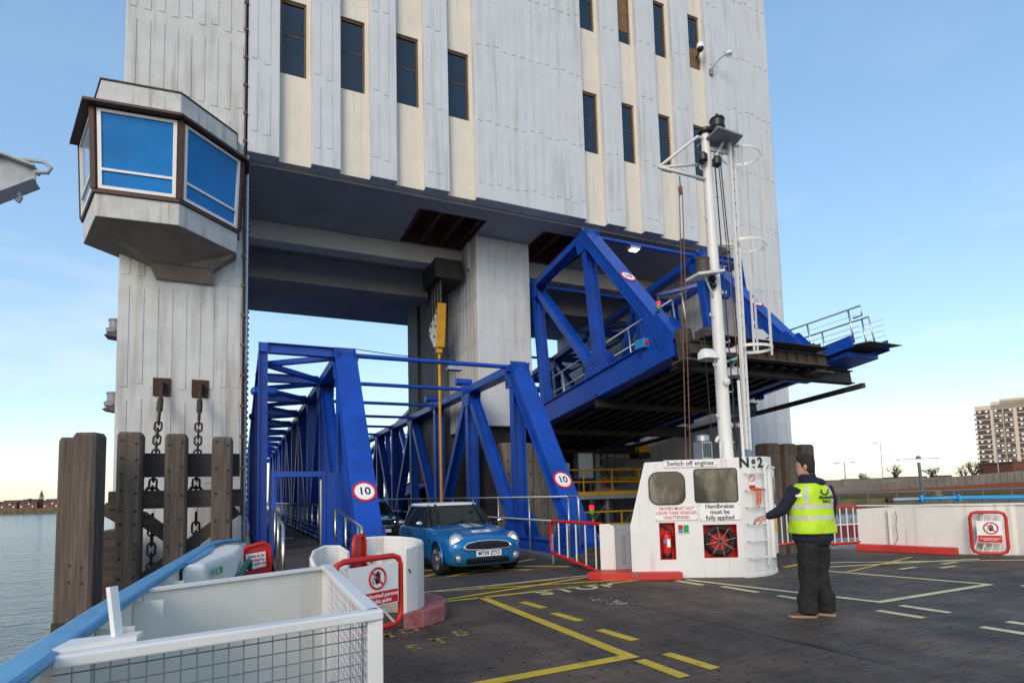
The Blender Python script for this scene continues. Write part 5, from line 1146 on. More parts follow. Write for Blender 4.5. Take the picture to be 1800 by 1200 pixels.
def mesh_panel(a, b_, z0, z1, st):
    k = MB(); L_ = (b_ - a).length; u_ = (b_ - a).normalized(); n_ = int(L_ / st)
    for i in range(1, n_): k.cyl(a + u_ * (i * L_ / n_) + V((0, 0, z0)), a + u_ * (i * L_ / n_) + V((0, 0, z1)), .0028, n=4)
    m_ = int((z1 - z0) / st)
    for i in range(m_): k.cyl(a + V((0, 0, z0 + (i + .5) * st)), b_ + V((0, 0, z0 + (i + .5) * st)), .0028, n=4)
    return k
mesh_panel(A_, B_, .05, .985, .055).build('wire_mesh', 'white_paint', t)
mesh_panel(D_, A_, .05, .985, .055).build('wire_mesh', 'galvanised', t)
MB().wallpath([(A_.x, A_.y), (B_.x, B_.y)], .03, .0, .08).build('kick_plate', 'white_paint', t)
# davit arm
t = thing('davit_arm', 'grey steel davit arm with a rope eye poking in beside the control cabin', 'davit', (-3.3, 11, 6.4))
MB().prism([(-4.2, 10.75, 5.9), (-4.2, 10.75, 6.45), (-3.35, 10.75, 6.78), (-2.92, 10.75, 6.66), (-2.90, 10.75, 6.50), (-3.45, 10.75, 6.12)], (0, .05, 0)).build('web', 'davit_grey', t)
MB().beam((-4.2, 10.8, 6.45), (-3.35, 10.8, 6.80), .34, .03, (0, 0, 1)).build('top_flange', 'davit_grey', t); MB().beam((-3.36, 10.8, 6.80), (-2.90, 10.8, 6.68), .34, .03, (0, 0, 1)).build('top_flange', 'davit_grey', t)
MB().beam((-4.2, 10.8, 5.86), (-3.42, 10.8, 6.10), .34, .03, (0, 0, 1)).build('bottom_flange', 'davit_grey', t); MB().beam((-3.42, 10.8, 6.11), (-2.90, 10.8, 6.48), .34, .03, (0, 0, 1)).build('bottom_flange', 'davit_grey', t)
MB().tube([(-3.1, 10.7, 6.76), (-2.8, 10.7, 6.78), (-2.70, 10.7, 6.70), (-2.74, 10.7, 6.62), (-2.9, 10.7, 6.6)], .03, 8).build('rope_eye', 'davit_grey', t, smooth=True)
MB().tube([(-3.12, 10.8, 6.28), (-3.09, 10.8, 6.2), (-3.12, 10.8, 6.14)], .04, 8).build('lug', 'davit_grey', t)
# ================================================================== cars
def ring_pts(y, w_, zt, zb, crown, mid):
    half = [(0, zb), (.55 * w_, zb), (.86 * w_, zb + .015), (.965 * w_, zb + .09), (w_, mid), (.995 * w_, mid + .14), (.965 * w_, max(mid + .16, zt - .09)), (.88 * w_, zt - .022), (.62 * w_, zt + crown * .45), (.3 * w_, zt + crown * .85), (0, zt + crown)]
    return [V((x, y, z)) for x, z in half] + [V((-x, y, z)) for x, z in reversed(half[1:-1])]
def eval_mesh(mb, mods, loc=(0, 0, 0)):
    me = mb.mesh('tmp'); o = bpy.data.objects.new('tmp', me); COL.objects.link(o); extra = []
    for kind, kw in mods:
        m_ = o.modifiers.new(kind, kind)
        for k_, v_ in kw.items():
            if k_ == 'cut':
                c_o = bpy.data.objects.new('cutter', v_.mesh('cutter')); COL.objects.link(c_o); extra.append(c_o); m_.object = c_o; m_.operation = 'DIFFERENCE'; m_.solver = 'EXACT'
            else: setattr(m_, k_, v_)
    bpy.context.view_layer.update(); dg = bpy.context.evaluated_depsgraph_get(); r = bpy.data.meshes.new_from_object(o.evaluated_get(dg))
    for e in [o] + extra: bpy.data.objects.remove(e)
    return r
def put(me, name, m, parent, smooth=True, auto=None):
    me.materials.clear(); me.materials.append(MATS[m])
    if smooth:
        for p in me.polygons: p.use_smooth = True
        if auto: me.set_sharp_from_angle(angle=rad(auto))
    o = bpy.data.objects.new(name, me); COL.objects.link(o); o.parent = parent; return o
def wheel(parent, x, y, r, wd, side, yaw=0.0):
    T = Matrix.Translation((x, y, r)) @ Matrix.Rotation(yaw, 4, 'Z')
    ty = MB().lathe((0, 0, 0), [(r * .66, -wd / 2), (r * .93, -wd / 2), (r, -wd * .36), (r, wd * .36), (r * .93, wd / 2), (r * .66, wd / 2), (r * .6, 0)], 32, 'x').xf(T)
    o = ty.build('wheel', 'rubber', parent, smooth=True, auto=40, origin=(0, 0, 0))
    MB().lathe((side * wd * .10, 0, 0), [(r * .2, 0), (r * .67, 0), (r * .67, side * .02), (r * .2, side * .02)], 28, 'x').xf(T).build('brake_shadow', 'black_plastic', o, origin=(0, 0, 0))
    k = MB()
    for i in range(6):
        for d in (-.11, .11):
            a = i * math.pi / 3 + d * .6; a2 = i * math.pi / 3 + d * 1.5
            k.beam((side * wd * .44, r * .14 * math.cos(a), r * .14 * math.sin(a)), (side * wd * .46, r * .64 * math.cos(a2), r * .64 * math.sin(a2)), .03, .03, (1, 0, 0))
    k.lathe((side * wd * .36, 0, 0), [(r * .62, 0), (r * .69, 0), (r * .69, side * wd * .16), (r * .62, side * wd * .16)], 32, 'x')
    k.lathe((side * wd * .36, 0, 0), [(.001, 0), (r * .2, 0), (r * .2, side * .05), (.001, side * .055)], 16, 'x')
    k.xf(T).build('rim', 'alloy', o, origin=(0, 0, 0))
def greenhouse(front0, rear0, w0, z0, front1, rear1, w1, z1, bulge=.05, n=8):
    rings = []
    for i in range(n + 1):
        t = i / n; f0 = front0 + (front1 - front0) * t; r0 = rear0 + (rear1 - rear0) * t; wv = w0 + (w1 - w0) * t + bulge * .3 * math.sin(math.pi * t); z = z0 + (z1 - z0) * t
        cy_, hl = (f0 + r0) / 2, (r0 - f0) / 2; pts = []
        for j in range(40):
            a = 2 * math.pi * j / 40; c, s_ = math.cos(a), math.sin(a); e = .42
            pts.append(V((wv * math.copysign(abs(c) ** e, c), cy_ + hl * math.copysign(abs(s_) ** (e * .85), s_), z)))
        rings.append(pts)
    return rings
def make_car(label, loc, p, rot=0.0):
    car = thing('car', label, 'car', loc); car.rotation_euler = (0, 0, rot)
    b = MB().loft([ring_pts(*s) for s in p['st']])
    cut = MB()
    for y in p['axles']:
        for s_ in (-1, 1): cut.cyl((s_ * (p['w'] - .26), y, p['r'] + .01), (s_ * (p['w'] + .2), y, p['r'] + .01), p['r'] + .045, n=28)
    body_me = eval_mesh(b, [('SUBSURF', {'levels': 2, 'render_levels': 2}), ('BOOLEAN', {'cut': cut})])
    bvh = BVHTree.FromPolygons([v.co[:] for v in body_me.vertices], [tuple(q.vertices) for q in body_me.polygons])
    bd = put(body_me, 'body', p['paint'], car, auto=35)
    def down(x, y):
        h = bvh.ray_cast(V((x, y, 3)), V((0, 0, -1))); return h[0].z if h[0] else .8
    def front(x, z):
        h = bvh.ray_cast(V((x, -2, z)), V((0, 1, 0))); return h[0].y if h[0] else 0
    car['_'] = 0; del car['_']
    # glass house and roof
    gh = MB().loft(greenhouse(*p['gh'])); g_o = put(eval_mesh(gh, []), 'glass_house', 'car_glass', car, auto=60)
    R = greenhouse(*p['gh'])
    rf = MB(); r_top = R[-1]; cy_ = sum(v.y for v in r_top) / 40
    lo_ = [V((v.x * 1.02, cy_ + (v.y - cy_) * 1.02, v.z - .035)) for v in r_top]; m1 = [V((v.x * 1.03, cy_ + (v.y - cy_) * 1.025, v.z + .0)) for v in r_top]
    m2 = [V((v.x * .95, cy_ + (v.y - cy_) * .95, v.z + .035)) for v in r_top]; m3 = [V((v.x * .6, cy_ + (v.y - cy_) * .65, v.z + .055)) for v in r_top]; m4 = [V((v.x * .15, cy_ + (v.y - cy_) * .2, v.z + .062)) for v in r_top]
    rf.loft([lo_, m1, m2, m3, m4]); put(rf.mesh('roof'), 'roof', p['roof'], car, auto=50)
    # pillars follow the glass house surface at its corners
    for s_ in (-1, 1):
        for (js, wd, m_) in p['pillars']:
            pts = [V((s_ * abs(R[i][js].x) * 1.004, R[i][js].y, R[i][js].z)) for i in range(len(R))]
            MB().tube(pts, wd, 6).build('pillar', m_, car, origin=(0, 0, 0), smooth=True)
    for y in p['axles']:
        for s_ in (-1, 1):
            wheel(car, s_ * (p['w'] - .105), y, p['r'], .20, s_, yaw=p.get('steer', 0) if y < 2 else 0)
            pts = [V((s_ * (p['w'] - .012), y + (p['r'] + .055) * math.cos(a), p['r'] + .01 + (p['r'] + .055) * math.sin(a))) for a in [rad(-12 + 204 * i / 18) for i in range(19)]]
            MB().tube(pts, .022, 6).build('arch_trim', p['arch'], car, origin=(0, 0, 0), smooth=True)
    MB().box(-p['w'] + .06, p['w'] - .06, p['axles'][0] - .05, p['axles'][1] + .05, .14, .3).build('underbody', 'black_plastic', car, origin=(0, 0, 0))
    return car, down, front
mini = dict(w=.84, r=.305, axles=(.66, 3.12), paint='car_blue', roof='car_white', arch='car_blue', steer=rad(4),
    st=[(.0, .46, .60, .30, .01, .44), (.03, .64, .66, .22, .02, .42), (.10, .735, .715, .18, .03, .42), (.28, .80, .785, .17, .045, .44), (.6, .84, .845, .17, .055, .46), (1.0, .845, .895, .17, .05, .47), (1.3, .845, .925, .17, .04, .48), (1.9, .845, .925, .17, .01, .48), (2.7, .845, .935, .17, .01, .48), (3.3, .84, .935, .18, .01, .5), (3.56, .81, .90, .22, .01, .5), (3.66, .75, .82, .28, .0, .5), (3.69, .6, .7, .36, 0, .5)],
    gh=(1.16, 3.58, .775, .90, 1.78, 3.36, .615, 1.352), pillars=((33, .028, 'black_plastic'), (24, .02, 'black_plastic')))
car, down, front = make_car('blue hatchback with white roof and bonnet stripes driving off the lowered bridge', (4.33, 10.6, .012), mini, rad(1.5))
def surf_strip(x0, x1, y0, y1, n, m_, name, lift=.004):
    k = MB(); nx = 4
    for i in range(n + 1):
        y = y0 + (y1 - y0) * i / n
        for j in range(nx + 1):
            x = x0 + (x1 - x0) * j / nx; k.v.append(V((x, y, down(x, y) + lift)))
    for i in range(n):
        for j in range(nx): a = i * (nx + 1) + j; k.f.append((a, a + 1, a + nx + 2, a + nx + 1))
    return k.build(name, m_, car, origin=(0, 0, 0))
for x0, x1 in ((.03, .20), (-.20, -.03)): surf_strip(x0, x1, .62, 1.12, 8, 'car_white', 'bonnet_stripe')
surf_strip(-.20, .20, .27, .40, 5, 'car_white', 'bonnet_stripe')
emb = MB(); yb_, zb_ = .335, down(0, .335)
emb.cyl((0, yb_, zb_ + .004), (0, yb_, zb_ + .014), .028, n=14); emb.beam((-.09, yb_, zb_ + .008), (.09, yb_, zb_ + .008), .018, .006); emb.build('badge', 'ink_black', car, origin=(0, 0, 0))
# bonnet scoop
MB().loft([[(-.22, .52, down(-.22, .52) - .01), (.22, .52, down(.22, .52) - .01), (.2, .52, down(0, .52) + .035), (-.2, .52, down(0, .52) + .035)], [(-.2, .68, down(-.2, .68) - .01), (.2, .68, down(.2, .68) - .01), (.18, .66, down(0, .66) + .005), (-.18, .66, down(0, .66) + .005)]]).build('bonnet_scoop', 'car_blue', car, origin=(0, 0, 0))
MB().box(-.17, .17, .515, .519, down(0, .52) + .004, down(0, .52) + .027).build('scoop_mouth', 'grille_black', car, origin=(0, 0, 0))
def face_poly(pts, dep, lift):
    """outline in x,z pressed onto the car front"""
    return [V((x, front(x, z) - lift, z)) for x, z in pts], V((0, dep, 0))
def grille(pts, name, m_, lift=.012):
    ys = min(front(x, z) for x, z in pts); P_ = [V((x, front(x, z) - lift, z)) for x, z in pts]; c = sum(P_, V((0, 0, 0))) / len(P_); c.y = min(v.y for v in P_) + .0
    k = MB(); k.v = P_ + [c]; n_ = len(P_); k.f = [(i, (i + 1) % n_, n_) for i in range(n_)]; return k.build(name, m_, car, origin=(0, 0, 0)), P_
up = [(-.49, .56), (-.44, .505), (0, .49), (.44, .505), (.49, .56), (.42, .63), (.2, .662), (0, .668), (-.2, .662), (-.42, .63)]
go, P_ = grille(up, 'upper_grille', 'grille_black'); MB().tube(P_, .017, 8, closed=True).build('chrome_surround', 'chrome', go, origin=(0, 0, 0), smooth=True)
for z in (.535, .56, .585, .61): MB().tube([V((x, front(x, z) - .022, z)) for x in [-.38 + .076 * i for i in range(11)]], .004, 4).build('slat', 'black_plastic', go, origin=(0, 0, 0))
lo2 = [(-.44, .235), (.44, .235), (.47, .28), (.43, .345), (-.43, .345), (-.47, .28)]
go, P_ = grille(lo2, 'lower_grille', 'grille_black')
for z in (.26, .285, .31): MB().tube([V((x, front(x, z) - .02, z)) for x in [-.42 + .084 * i for i in range(11)]], .004, 4).build('slat', 'black_plastic', go, origin=(0, 0, 0))
yf = front(0, .42)
np_ = MB().box(-.26, .26, yf - .05, yf - .036, .375, .485).build('number_plate', 'sign_white', car, origin=(0, 0, 0))
lettering('MT09 ZTO', .105, frame((0, yf - .0515, .43), (1, 0, 0), (0, 0, 1)), 'ink_black', np_, bold=.0025, sx=.92)
for s_ in (-1, 1):
    x, z, y = s_ * .60, .66, .13; nv = V((s_ * .22, -.95, .35)).normalized(); Mh = frame((x, y, z), V((1, s_ * .25, 0)), nv.cross(V((1, s_ * .25, 0))))
    if (Mh.to_3x3() @ V((0, 0, 1))).y > 0: Mh = Mh @ Matrix.Rotation(math.pi, 4, 'X')
    el = lambda a, b_, zz: [Mh @ V((a * math.cos(2 * math.pi * i / 28), b_ * math.sin(2 * math.pi * i / 28), zz)) for i in range(28)]
    h_o = MB().loft([el(.15, .165, -.08), el(.15, .165, .0), el(.142, .158, .016), el(.130, .146, .016), el(.128, .144, .0)]).build('headlight', 'chrome', car, origin=(0, 0, 0), smooth=True, auto=40)
    MB().loft([el(.129, .145, .002), el(.11, .125, .024), el(.06, .07, .036), el(.01, .012, .04)]).build('lens', 'head_glass', h_o, origin=(0, 0, 0), smooth=True)
    MB().loft([el(.05, .055, .037), el(.045, .05, .042)]).build('bulb', 'lamp_lit', h_o, origin=(0, 0, 0))
    x, z = s_ * .60, .36; y = front(x, z); fo = MB().lathe((x, y + .03, z), [(.075, -.045), (.075, .0), (.06, .0), (.055, -.03), (.01, -.055)], 18, 'y').build('fog_lamp', 'chrome', car, origin=(0, 0, 0), smooth=True, auto=40)
    MB().lathe((x, y - .012, z), [(.05, 0), (.04, -.012), (.005, -.016)], 16, 'y').build('lens', 'head_glass', fo, origin=(0, 0, 0), smooth=True)
    k = MB().ball((s_ * .93, 1.42, .985), .085, .06, .055); k.build('mirror', 'chrome', car, origin=(0, 0, 0), smooth=True); MB().tube([(s_ * .8, 1.47, .93), (s_ * .88, 1.45, .95)], .025, 6).build('mirror_arm', 'black_plastic', car, origin=(0, 0, 0))
    MB().beam((s_ * .848, .98, .66), (s_ * .848, 1.05, .70), .012, .05).build('side_repeater', 'chrome', car, origin=(0, 0, 0))
    MB().beam((s_ * .852, .40, .47), (s_ * .845, .33, .37), .012, .035).build('side_marker', 'amber', car, origin=(0, 0, 0))
    MB().beam((s_ * .853, 1.35, .905), (s_ * .845, 3.3, .915), .012, .018).build('belt_line', 'chrome', car, origin=(0, 0, 0))
    MB().beam((s_ * .853, 2.15, .74), (s_ * .853, 2.38, .75), .025, .03).build('door_handle', 'chrome', car, origin=(0, 0, 0))
    d_ = MB()
    for a, b_ in (((1.28, .25), (1.34, .88)), ((2.52, .32), (2.55, .88)), ((1.28, .25), (2.5, .25))): d_.beam((s_ * .8465, a[0], a[1]), (s_ * .8465, b_[0], b_[1]), .004, .008)
    d_.build('door_gap', 'ink_black', car, origin=(0, 0, 0))
wp = MB()
for a, b_ in (((-.35, 1.22, .955), (.28, 1.36, 1.04)), ((.15, 1.20, .955), (.62, 1.36, 1.03))): wp.tube([a, b_], .01, 5)
wp.build('wiper', 'black_plastic', car, origin=(0, 0, 0))
# ---- the dark saloon behind it
sal = dict(w=.885, r=.315, axles=(.86, 3.6), paint='car_black', roof='car_black', arch='car_black',
    st=[(.0, .5, .64, .32, .01, .46), (.03, .70, .72, .24, .02, .45), (.12, .80, .78, .20, .025, .45), (.4, .86, .84, .19, .03, .47), (.9, .885, .90, .19, .035, .5), (1.35, .885, .95, .19, .035, .5), (2.2, .885, .96, .19, .01, .5), (3.2, .885, .97, .19, .01, .5), (4.0, .87, .97, .2, .01, .5), (4.4, .83, .93, .24, .01, .5), (4.5, .7, .8, .34, 0, .5)],
    gh=(1.22, 4.1, .80, .93, 2.0, 3.5, .60, 1.40), pillars=((33, .035, 'car_black'), (22, .025, 'car_black')))
car, down, front = make_car('black saloon car following behind the blue hatchback on the bridge', (4.32, 19.8, .012), sal, rad(1))
go, P_ = grille([(-.36, .56), (.36, .56), (.41, .74), (.3, .775), (-.3, .775), (-.41, .74)], 'grille', 'grille_black'); MB().tube(P_, .016, 6, closed=True).build('chrome_surround', 'chrome', go, origin=(0, 0, 0))
for z in (.60, .645, .69, .735): MB().tube([V((x, front(x, z) - .02, z)) for x in [-.34 + .068 * i for i in range(11)]], .008, 4).build('slat', 'chrome', go, origin=(0, 0, 0))
MB().tube([V((.09 * math.cos(a * .3), front(0, .67) - .035, .67 + .09 * math.sin(a * .3))) for a in range(21)], .007, 5).build('badge', 'chrome', go, origin=(0, 0, 0))
yf = front(0, .42); np_ = MB().box(-.26, .26, yf - .03, yf - .015, .38, .49).build('number_plate', 'sign_white', car, origin=(0, 0, 0))
for s_ in (-1, 1):
    x, z = s_ * .64, .68; y = front(x, z); h_o = MB().ball((x, y + .06, z), .17, .10, .085).build('headlight', 'head_glass', car, origin=(0, 0, 0), smooth=True)
    MB().ball((x + s_ * .12, y + .07, z), .06, .09, .06).build('indicator', 'amber', h_o, origin=(0, 0, 0), smooth=True)
    MB().ball((s_ * 1.0, 1.55, 1.02), .10, .06, .07).build('mirror', 'car_black', car, origin=(0, 0, 0), smooth=True)
MB().tube([(-.1, .25, .80), (-.1, .25, .9)], .008, 5).build('bonnet_mascot', 'chrome', car, origin=(0, 0, 0))
# ================================================================== deck hand
def fuse(parts, voxel, smooth_it=6, fac=.5):
    k = MB()
    for q in parts: k.add(q.v, q.f)
    mods = [('REMESH', {'mode': 'VOXEL', 'voxel_size': voxel}), ('SMOOTH', {'iterations': smooth_it, 'factor': fac})]
    return eval_mesh(k, mods)
def limb(pts, radii, n=14, flat=None):
    """tapered limb; flat: optional list of (sx, sy) scale per ring in a horizontal frame"""
    return MB().tube(pts, radii, n)
def ell_loft(rings, n=20):
    """rings: (cx, cy, z, rx, ry, yaw)"""
    R_ = []
    for cx_, cy_, z, rx, ry, yaw in rings:
        c, s_ = math.cos(yaw), math.sin(yaw); pts = []
        for j in range(n):
            a = 2 * math.pi * j / n; e = .8; px = rx * math.copysign(abs(math.cos(a)) ** e, math.cos(a)); py = ry * math.copysign(abs(math.sin(a)) ** e, math.sin(a))
            pts.append(V((cx_ + px * c - py * s_, cy_ + px * s_ + py * c, z)))
        R_.append(pts)
    return MB().loft(R_)
# local frame: x = to his right-hand image side, y = away; he stands with his back three-quarters to us, facing (-.62, .78)
PX, PY = 6.27, 4.98
per = thing('person', 'person in yellow hi-vis vest and dark trousers on deck with one arm held out', 'person', (PX, PY, 0))
fd = V((.19, .98, 0)).normalized(); rt = V((fd.y, -fd.x, 0))        # facing, his right
yaw = math.atan2(rt.y, rt.x)
def Q(r_, f_, z): v = rt * r_ + fd * f_; return V((v.x, v.y, z))
hipz = .97
# --- continuous body: legs, torso, neck, head, arms, hands
shR, shL = Q(.20, -.01, 1.52), Q(-.20, -.01, 1.52)
# his left arm reaches out to the picture's left
aL = [Q(-.20, .0, 1.50), Q(-.30, .05, 1.33), Q(-.36, .20, 1.18), Q(-.33, .42, 1.10), Q(-.30, .53, 1.075)]
# picture-left direction is (-.908,.417): arm on the side that faces the river / kiosk
pl_ = V((-.908, .417, 0))
sA = V((-.19 * .9, .02, 1.53)); 
aL = [V((-.19, .03, 1.50)), V((-.27, .08, 1.36)), V((-.33, .14, 1.25)), V((-.40, .24, 1.19)), V((-.44, .30, 1.17))]
aR = [V((.20, -.05, 1.50)), V((.27, -.06, 1.33)), V((.29, -.03, 1.18)), V((.27, .10, 1.0)), V((.25, .16, .93))]
torso = [(0, 0, .90, .175, .13, yaw), (0, 0, 1.0, .18, .135, yaw), (0, 0, 1.14, .175, .13, yaw), (0, 0, 1.30, .19, .135, yaw), (0, 0, 1.44, .20, .125, yaw), (0, 0, 1.53, .16, .10, yaw), (.0, .01, 1.58, .08, .075, yaw), (-.012, .012, 1.66, .06, .062, yaw)]
hd = V((-.02, .02, 1.765))
fdh = V((-.45, .89, 0)).normalized(); rth = V((fdh.y, -fdh.x, 0)); yh = math.atan2(rth.y, rth.x)
def Hh(r_, f_, z): v = rth * r_ + fdh * f_; return hd + V((v.x, v.y, z))
head_rings = []
for z, rx, ry, f_ in ((-.125, .035, .045, .035), (-.11, .052, .065, .03), (-.07, .064, .082, .018), (-.02, .073, .094, .006), (.03, .077, .099, .0), (.075, .072, .092, -.004), (.11, .052, .068, -.008), (.13, .02, .028, -.01)):
    c = Hh(0, f_, z); head_rings.append((c.x, c.y, c.z, rx, ry, yh))
head = ell_loft(head_rings)
nose = MB().loft([[Hh(-.012, .088, .015), Hh(.012, .088, .015), Hh(.012, .095, .012), Hh(-.012, .095, .012)], [Hh(-.018, .085, -.03), Hh(.018, .085, -.03), Hh(.014, .122, -.028), Hh(-.014, .122, -.028)], [Hh(-.015, .08, -.042), Hh(.015, .08, -.042), Hh(.012, .105, -.042), Hh(-.012, .105, -.042)]])
ears = [MB().ball(Hh(s_ * .078, -.012, -.012), .018, .024, .034, 8, 6) for s_ in (-1, 1)]
chin = MB().ball(Hh(0, .07, -.105), .032, .03, .024, 8, 6); brow = MB().ball(Hh(0, .078, .022), .05, .022, .014, 10, 6); lips = MB().ball(Hh(0, .088, -.068), .024, .016, .012, 8, 6)
def hand(wrist, dirv, palmn, s_=1.0):
    """palm plus five curled fingers; dirv = along the hand, palmn = back of hand normal"""
    d = V(dirv).normalized(); n_ = V(palmn); n_ = (n_ - d * n_.dot(d)).normalized(); sd_ = d.cross(n_)
    out = [MB().loft([[wrist + sd_ * (a * wx) + n_ * (b_ * wy) + d * l for a, b_ in ((-1, -.7), (-.7, -1), (.7, -1), (1, -.7), (1, .7), (.7, 1), (-.7, 1), (-1, .7))] for l, wx, wy in ((-.03, .026, .02), (.02, .034, .018), (.06, .042, .016), (.095, .041, .013))])]
    for i, (off, ln) in enumerate(((-.031, .066), (-.011, .078), (.010, .074), (.030, .058))):
        b0 = wrist + d * .088 + sd_ * off; sp = sd_ * (off * .5); c1 = b0 + (d + sp) * (ln * .45) - n_ * .008; c2 = c1 + (d * .75 + sp - n_ * (.55 + .12 * i)) * (ln * .38); c3 = c2 + (d * .45 - n_ * .9) * (ln * .3)
        out.append(MB().tube([b0, c1, c2, c3], [.0098, .0092, .0085, .0068], 8))
    th0 = wrist + d * .025 - sd_ * .028; out.append(MB().tube([th0, th0 + d * .03 - sd_ * .028 - n_ * .012, th0 + d * .06 - sd_ * .040 - n_ * .024, th0 + d * .083 - sd_ * .042 - n_ * .032], [.014, .012, .0105, .008], 8))
    return out
ft = [V((-.14, .02, 0)), V((.13, -.02, 0))]                       # feet
kn = [V((-.105, .02, .53)), V((.10, .02, .53))]; hp = [V((-.085, 0, .93)), V((.085, .0, .93))]
legs = [MB().tube([hp[i], kn[i], ft[i] + V((0, 0, .10))], [.085, .06, .045], 12) for i in (0, 1)]
arms = [MB().tube(a, [.055, .05, .043, .034, .027], 12) for a in (aL, aR)]
hL = hand(aL[-1], (-.68, .66, -.30), (-.2, -.35, 1)); hR = hand(aR[-1], (-.2, .35, -.9), (.9, -.2, 0))
put(fuse([ell_loft(torso), head, nose, chin, brow, lips] + ears + legs + arms + hL + hR, .0075, 2, .4), 'body', 'skin', per)
for s_ in (-1, 1):
    MB().ball(Hh(s_ * .031, .084, .004), .012, .012, .009, 10, 6).build('eye', 'sign_white', per, origin=(0, 0, 0), smooth=True); MB().ball(Hh(s_ * .031, .093, .004), .006, .006, .006, 8, 6).build('pupil', 'ink_black', per, origin=(0, 0, 0))
# hair: cap over the back and top, short sides
hr = []
for z, rx, ry, f_ in ((-.085, .045, .035, -.055), (-.05, .070, .062, -.035), (-.005, .081, .080, -.024), (.04, .085, .094, -.012), (.085, .082, .100, -.004), (.125, .066, .083, -.004), (.15, .030, .04, -.004)):
    c = Hh(0, f_, z); hr.append((c.x, c.y, c.z, rx, ry, yh))
hm = fuse([ell_loft(hr), MB().ball(Hh(0, .055, .108), .062, .045, .036), MB().ball(Hh(.072, .022, .022), .012, .016, .045, 8, 6), MB().ball(Hh(-.072, .022, .022), .012, .016, .045, 8, 6)], .008, 3)
put(hm, 'hair', 'hair', per)
# --- trousers
def cloth_noise(me, amp, sc, seed=0):
    from mathutils import noise as nz_
    for v in me.vertices:
        q = V((v.co.x * sc, v.co.y * sc, v.co.z * sc * .8 + seed)); v.co += v.normal * ((nz_.noise(q) + .5 * nz_.noise(q * 2.3)) * amp)
    return me
tl = []
for i in (0, 1):
    h_, k_, f_ = hp[i], kn[i], ft[i]
    tl.append(MB().tube([h_ + V((0, 0, .03)), h_ + V((0, 0, -.14)), k_ + V((0, -.005, .1)), k_, k_ + V((.005, -.01, -.16)), f_ + V((0, -.0, .22)), f_ + V((0, .0, .12)), f_ + V((0, 0, .065))], [.132, .128, .114, .106, .104, .106, .108, .112], 18))
seat = ell_loft([(0, 0, .84, .19, .16, yaw), (0, 0, .92, .225, .18, yaw), (0, 0, 1.0, .22, .175, yaw), (0, 0, 1.06, .21, .165, yaw)])
put(cloth_noise(fuse(tl + [seat], .011, 2), .019, 8), 'trousers', 'trouser_black', per)
# --- dark fleece: body, sleeves, collar
sl = [MB().tube(aL[:4] + [aL[4] + V((.02, -.01, .008))], [.092, .078, .068, .058, .046], 14), MB().tube(aR[:4] + [aR[4] + V((0, -.02, .02))], [.092, .082, .072, .060, .048], 14)]
tb = ell_loft([(0, 0, .885, .225, .185, yaw), (0, 0, .92, .23, .185, yaw), (0, 0, 1.1, .22, .175, yaw), (0, 0, 1.3, .215, .16, yaw), (0, 0, 1.44, .215, .148, yaw), (0, 0, 1.535, .165, .115, yaw), (0, 0, 1.575, .10, .09, yaw)])
collar = ell_loft([(0, 0, 1.53, .115, .10, yaw), (-.005, .005, 1.58, .102, .098, yaw), (-.012, .01, 1.635, .092, .094, yaw), (-.014, .012, 1.665, .082, .086, yaw)]); hood = MB().ball(V((.045, -.065, 1.565)), .115, .085, .06)
put(cloth_noise(fuse(sl + [tb, collar, hood], .011, 2), .012, 11, 5), 'fleece', 'navy_fleece', per)
# --- hi-vis vest: open-armed shell
vr = [(0, 0, .975, .265, .215, yaw), (0, 0, 1.05, .260, .212, yaw), (0, 0, 1.2, .250, .20, yaw), (0, 0, 1.34, .245, .19, yaw), (0, 0, 1.44, .236, .174, yaw), (0, 0, 1.51, .205, .15, yaw), (0, 0, 1.558, .150, .12, yaw)]
vm = MB(); n_ = 36; R_ = []
def vring(cx_, cy_, z, rx, ry, yw):
    c, s_ = math.cos(yw), math.sin(yw); o_ = []
    for j in range(n_):
        a = 2 * math.pi * j / n_; px = rx * math.copysign(abs(math.cos(a)) ** .8, math.cos(a)); py = ry * math.copysign(abs(math.sin(a)) ** .8, math.sin(a)); o_.append(V((cx_ + px * c - py * s_, cy_ + px * s_ + py * c, z)))
    return o_
fine = []
for (a, b_) in zip(vr[:-1], vr[1:]):
    for i in range(4): t_ = i / 4; fine.append(tuple(a[k_] + (b_[k_] - a[k_]) * t_ for k_ in range(6)))
fine.append(vr[-1])
from mathutils import noise as _nz
def wob(v): 
    d = V((v.x, v.y, 0)).normalized(); return v + d * (.020 * _nz.noise(V((v.x * 9, v.y * 9, v.z * 5))) + .010 * _nz.noise(V((v.x * 22, v.y * 22, v.z * 9))))
grid = [[wob(p) for p in vring(*f_)] for f_ in fine]
vm.loft(grid, cap=False)
vest = vm.mesh('vest'); vo = put(vest, 'vest', 'hi_vis', per); sm_ = vo.modifiers.new('thickness', 'SOLIDIFY'); sm_.thickness = .006; sm_.offset = 0
def vband(z0, z1, name, lift=.006):
    k = MB(); rows = []
    for z in (z0, (z0 + z1) / 2, z1):
        i = next(i for i in range(len(fine) - 1) if fine[i][2] <= z <= fine[i + 1][2]); t_ = (z - fine[i][2]) / (fine[i + 1][2] - fine[i][2])
        rows.append([grid[i][j] * (1 - t_) + grid[i + 1][j] * t_ + V((grid[i][j].x, grid[i][j].y, 0)).normalized() * lift for j in range(n_)])
    k.loft(rows, cap=False); return put(k.mesh(name), name, 'reflective', vo)
vband(1.135, 1.185, 'reflective_band'); vband(1.265, 1.315, 'reflective_band')
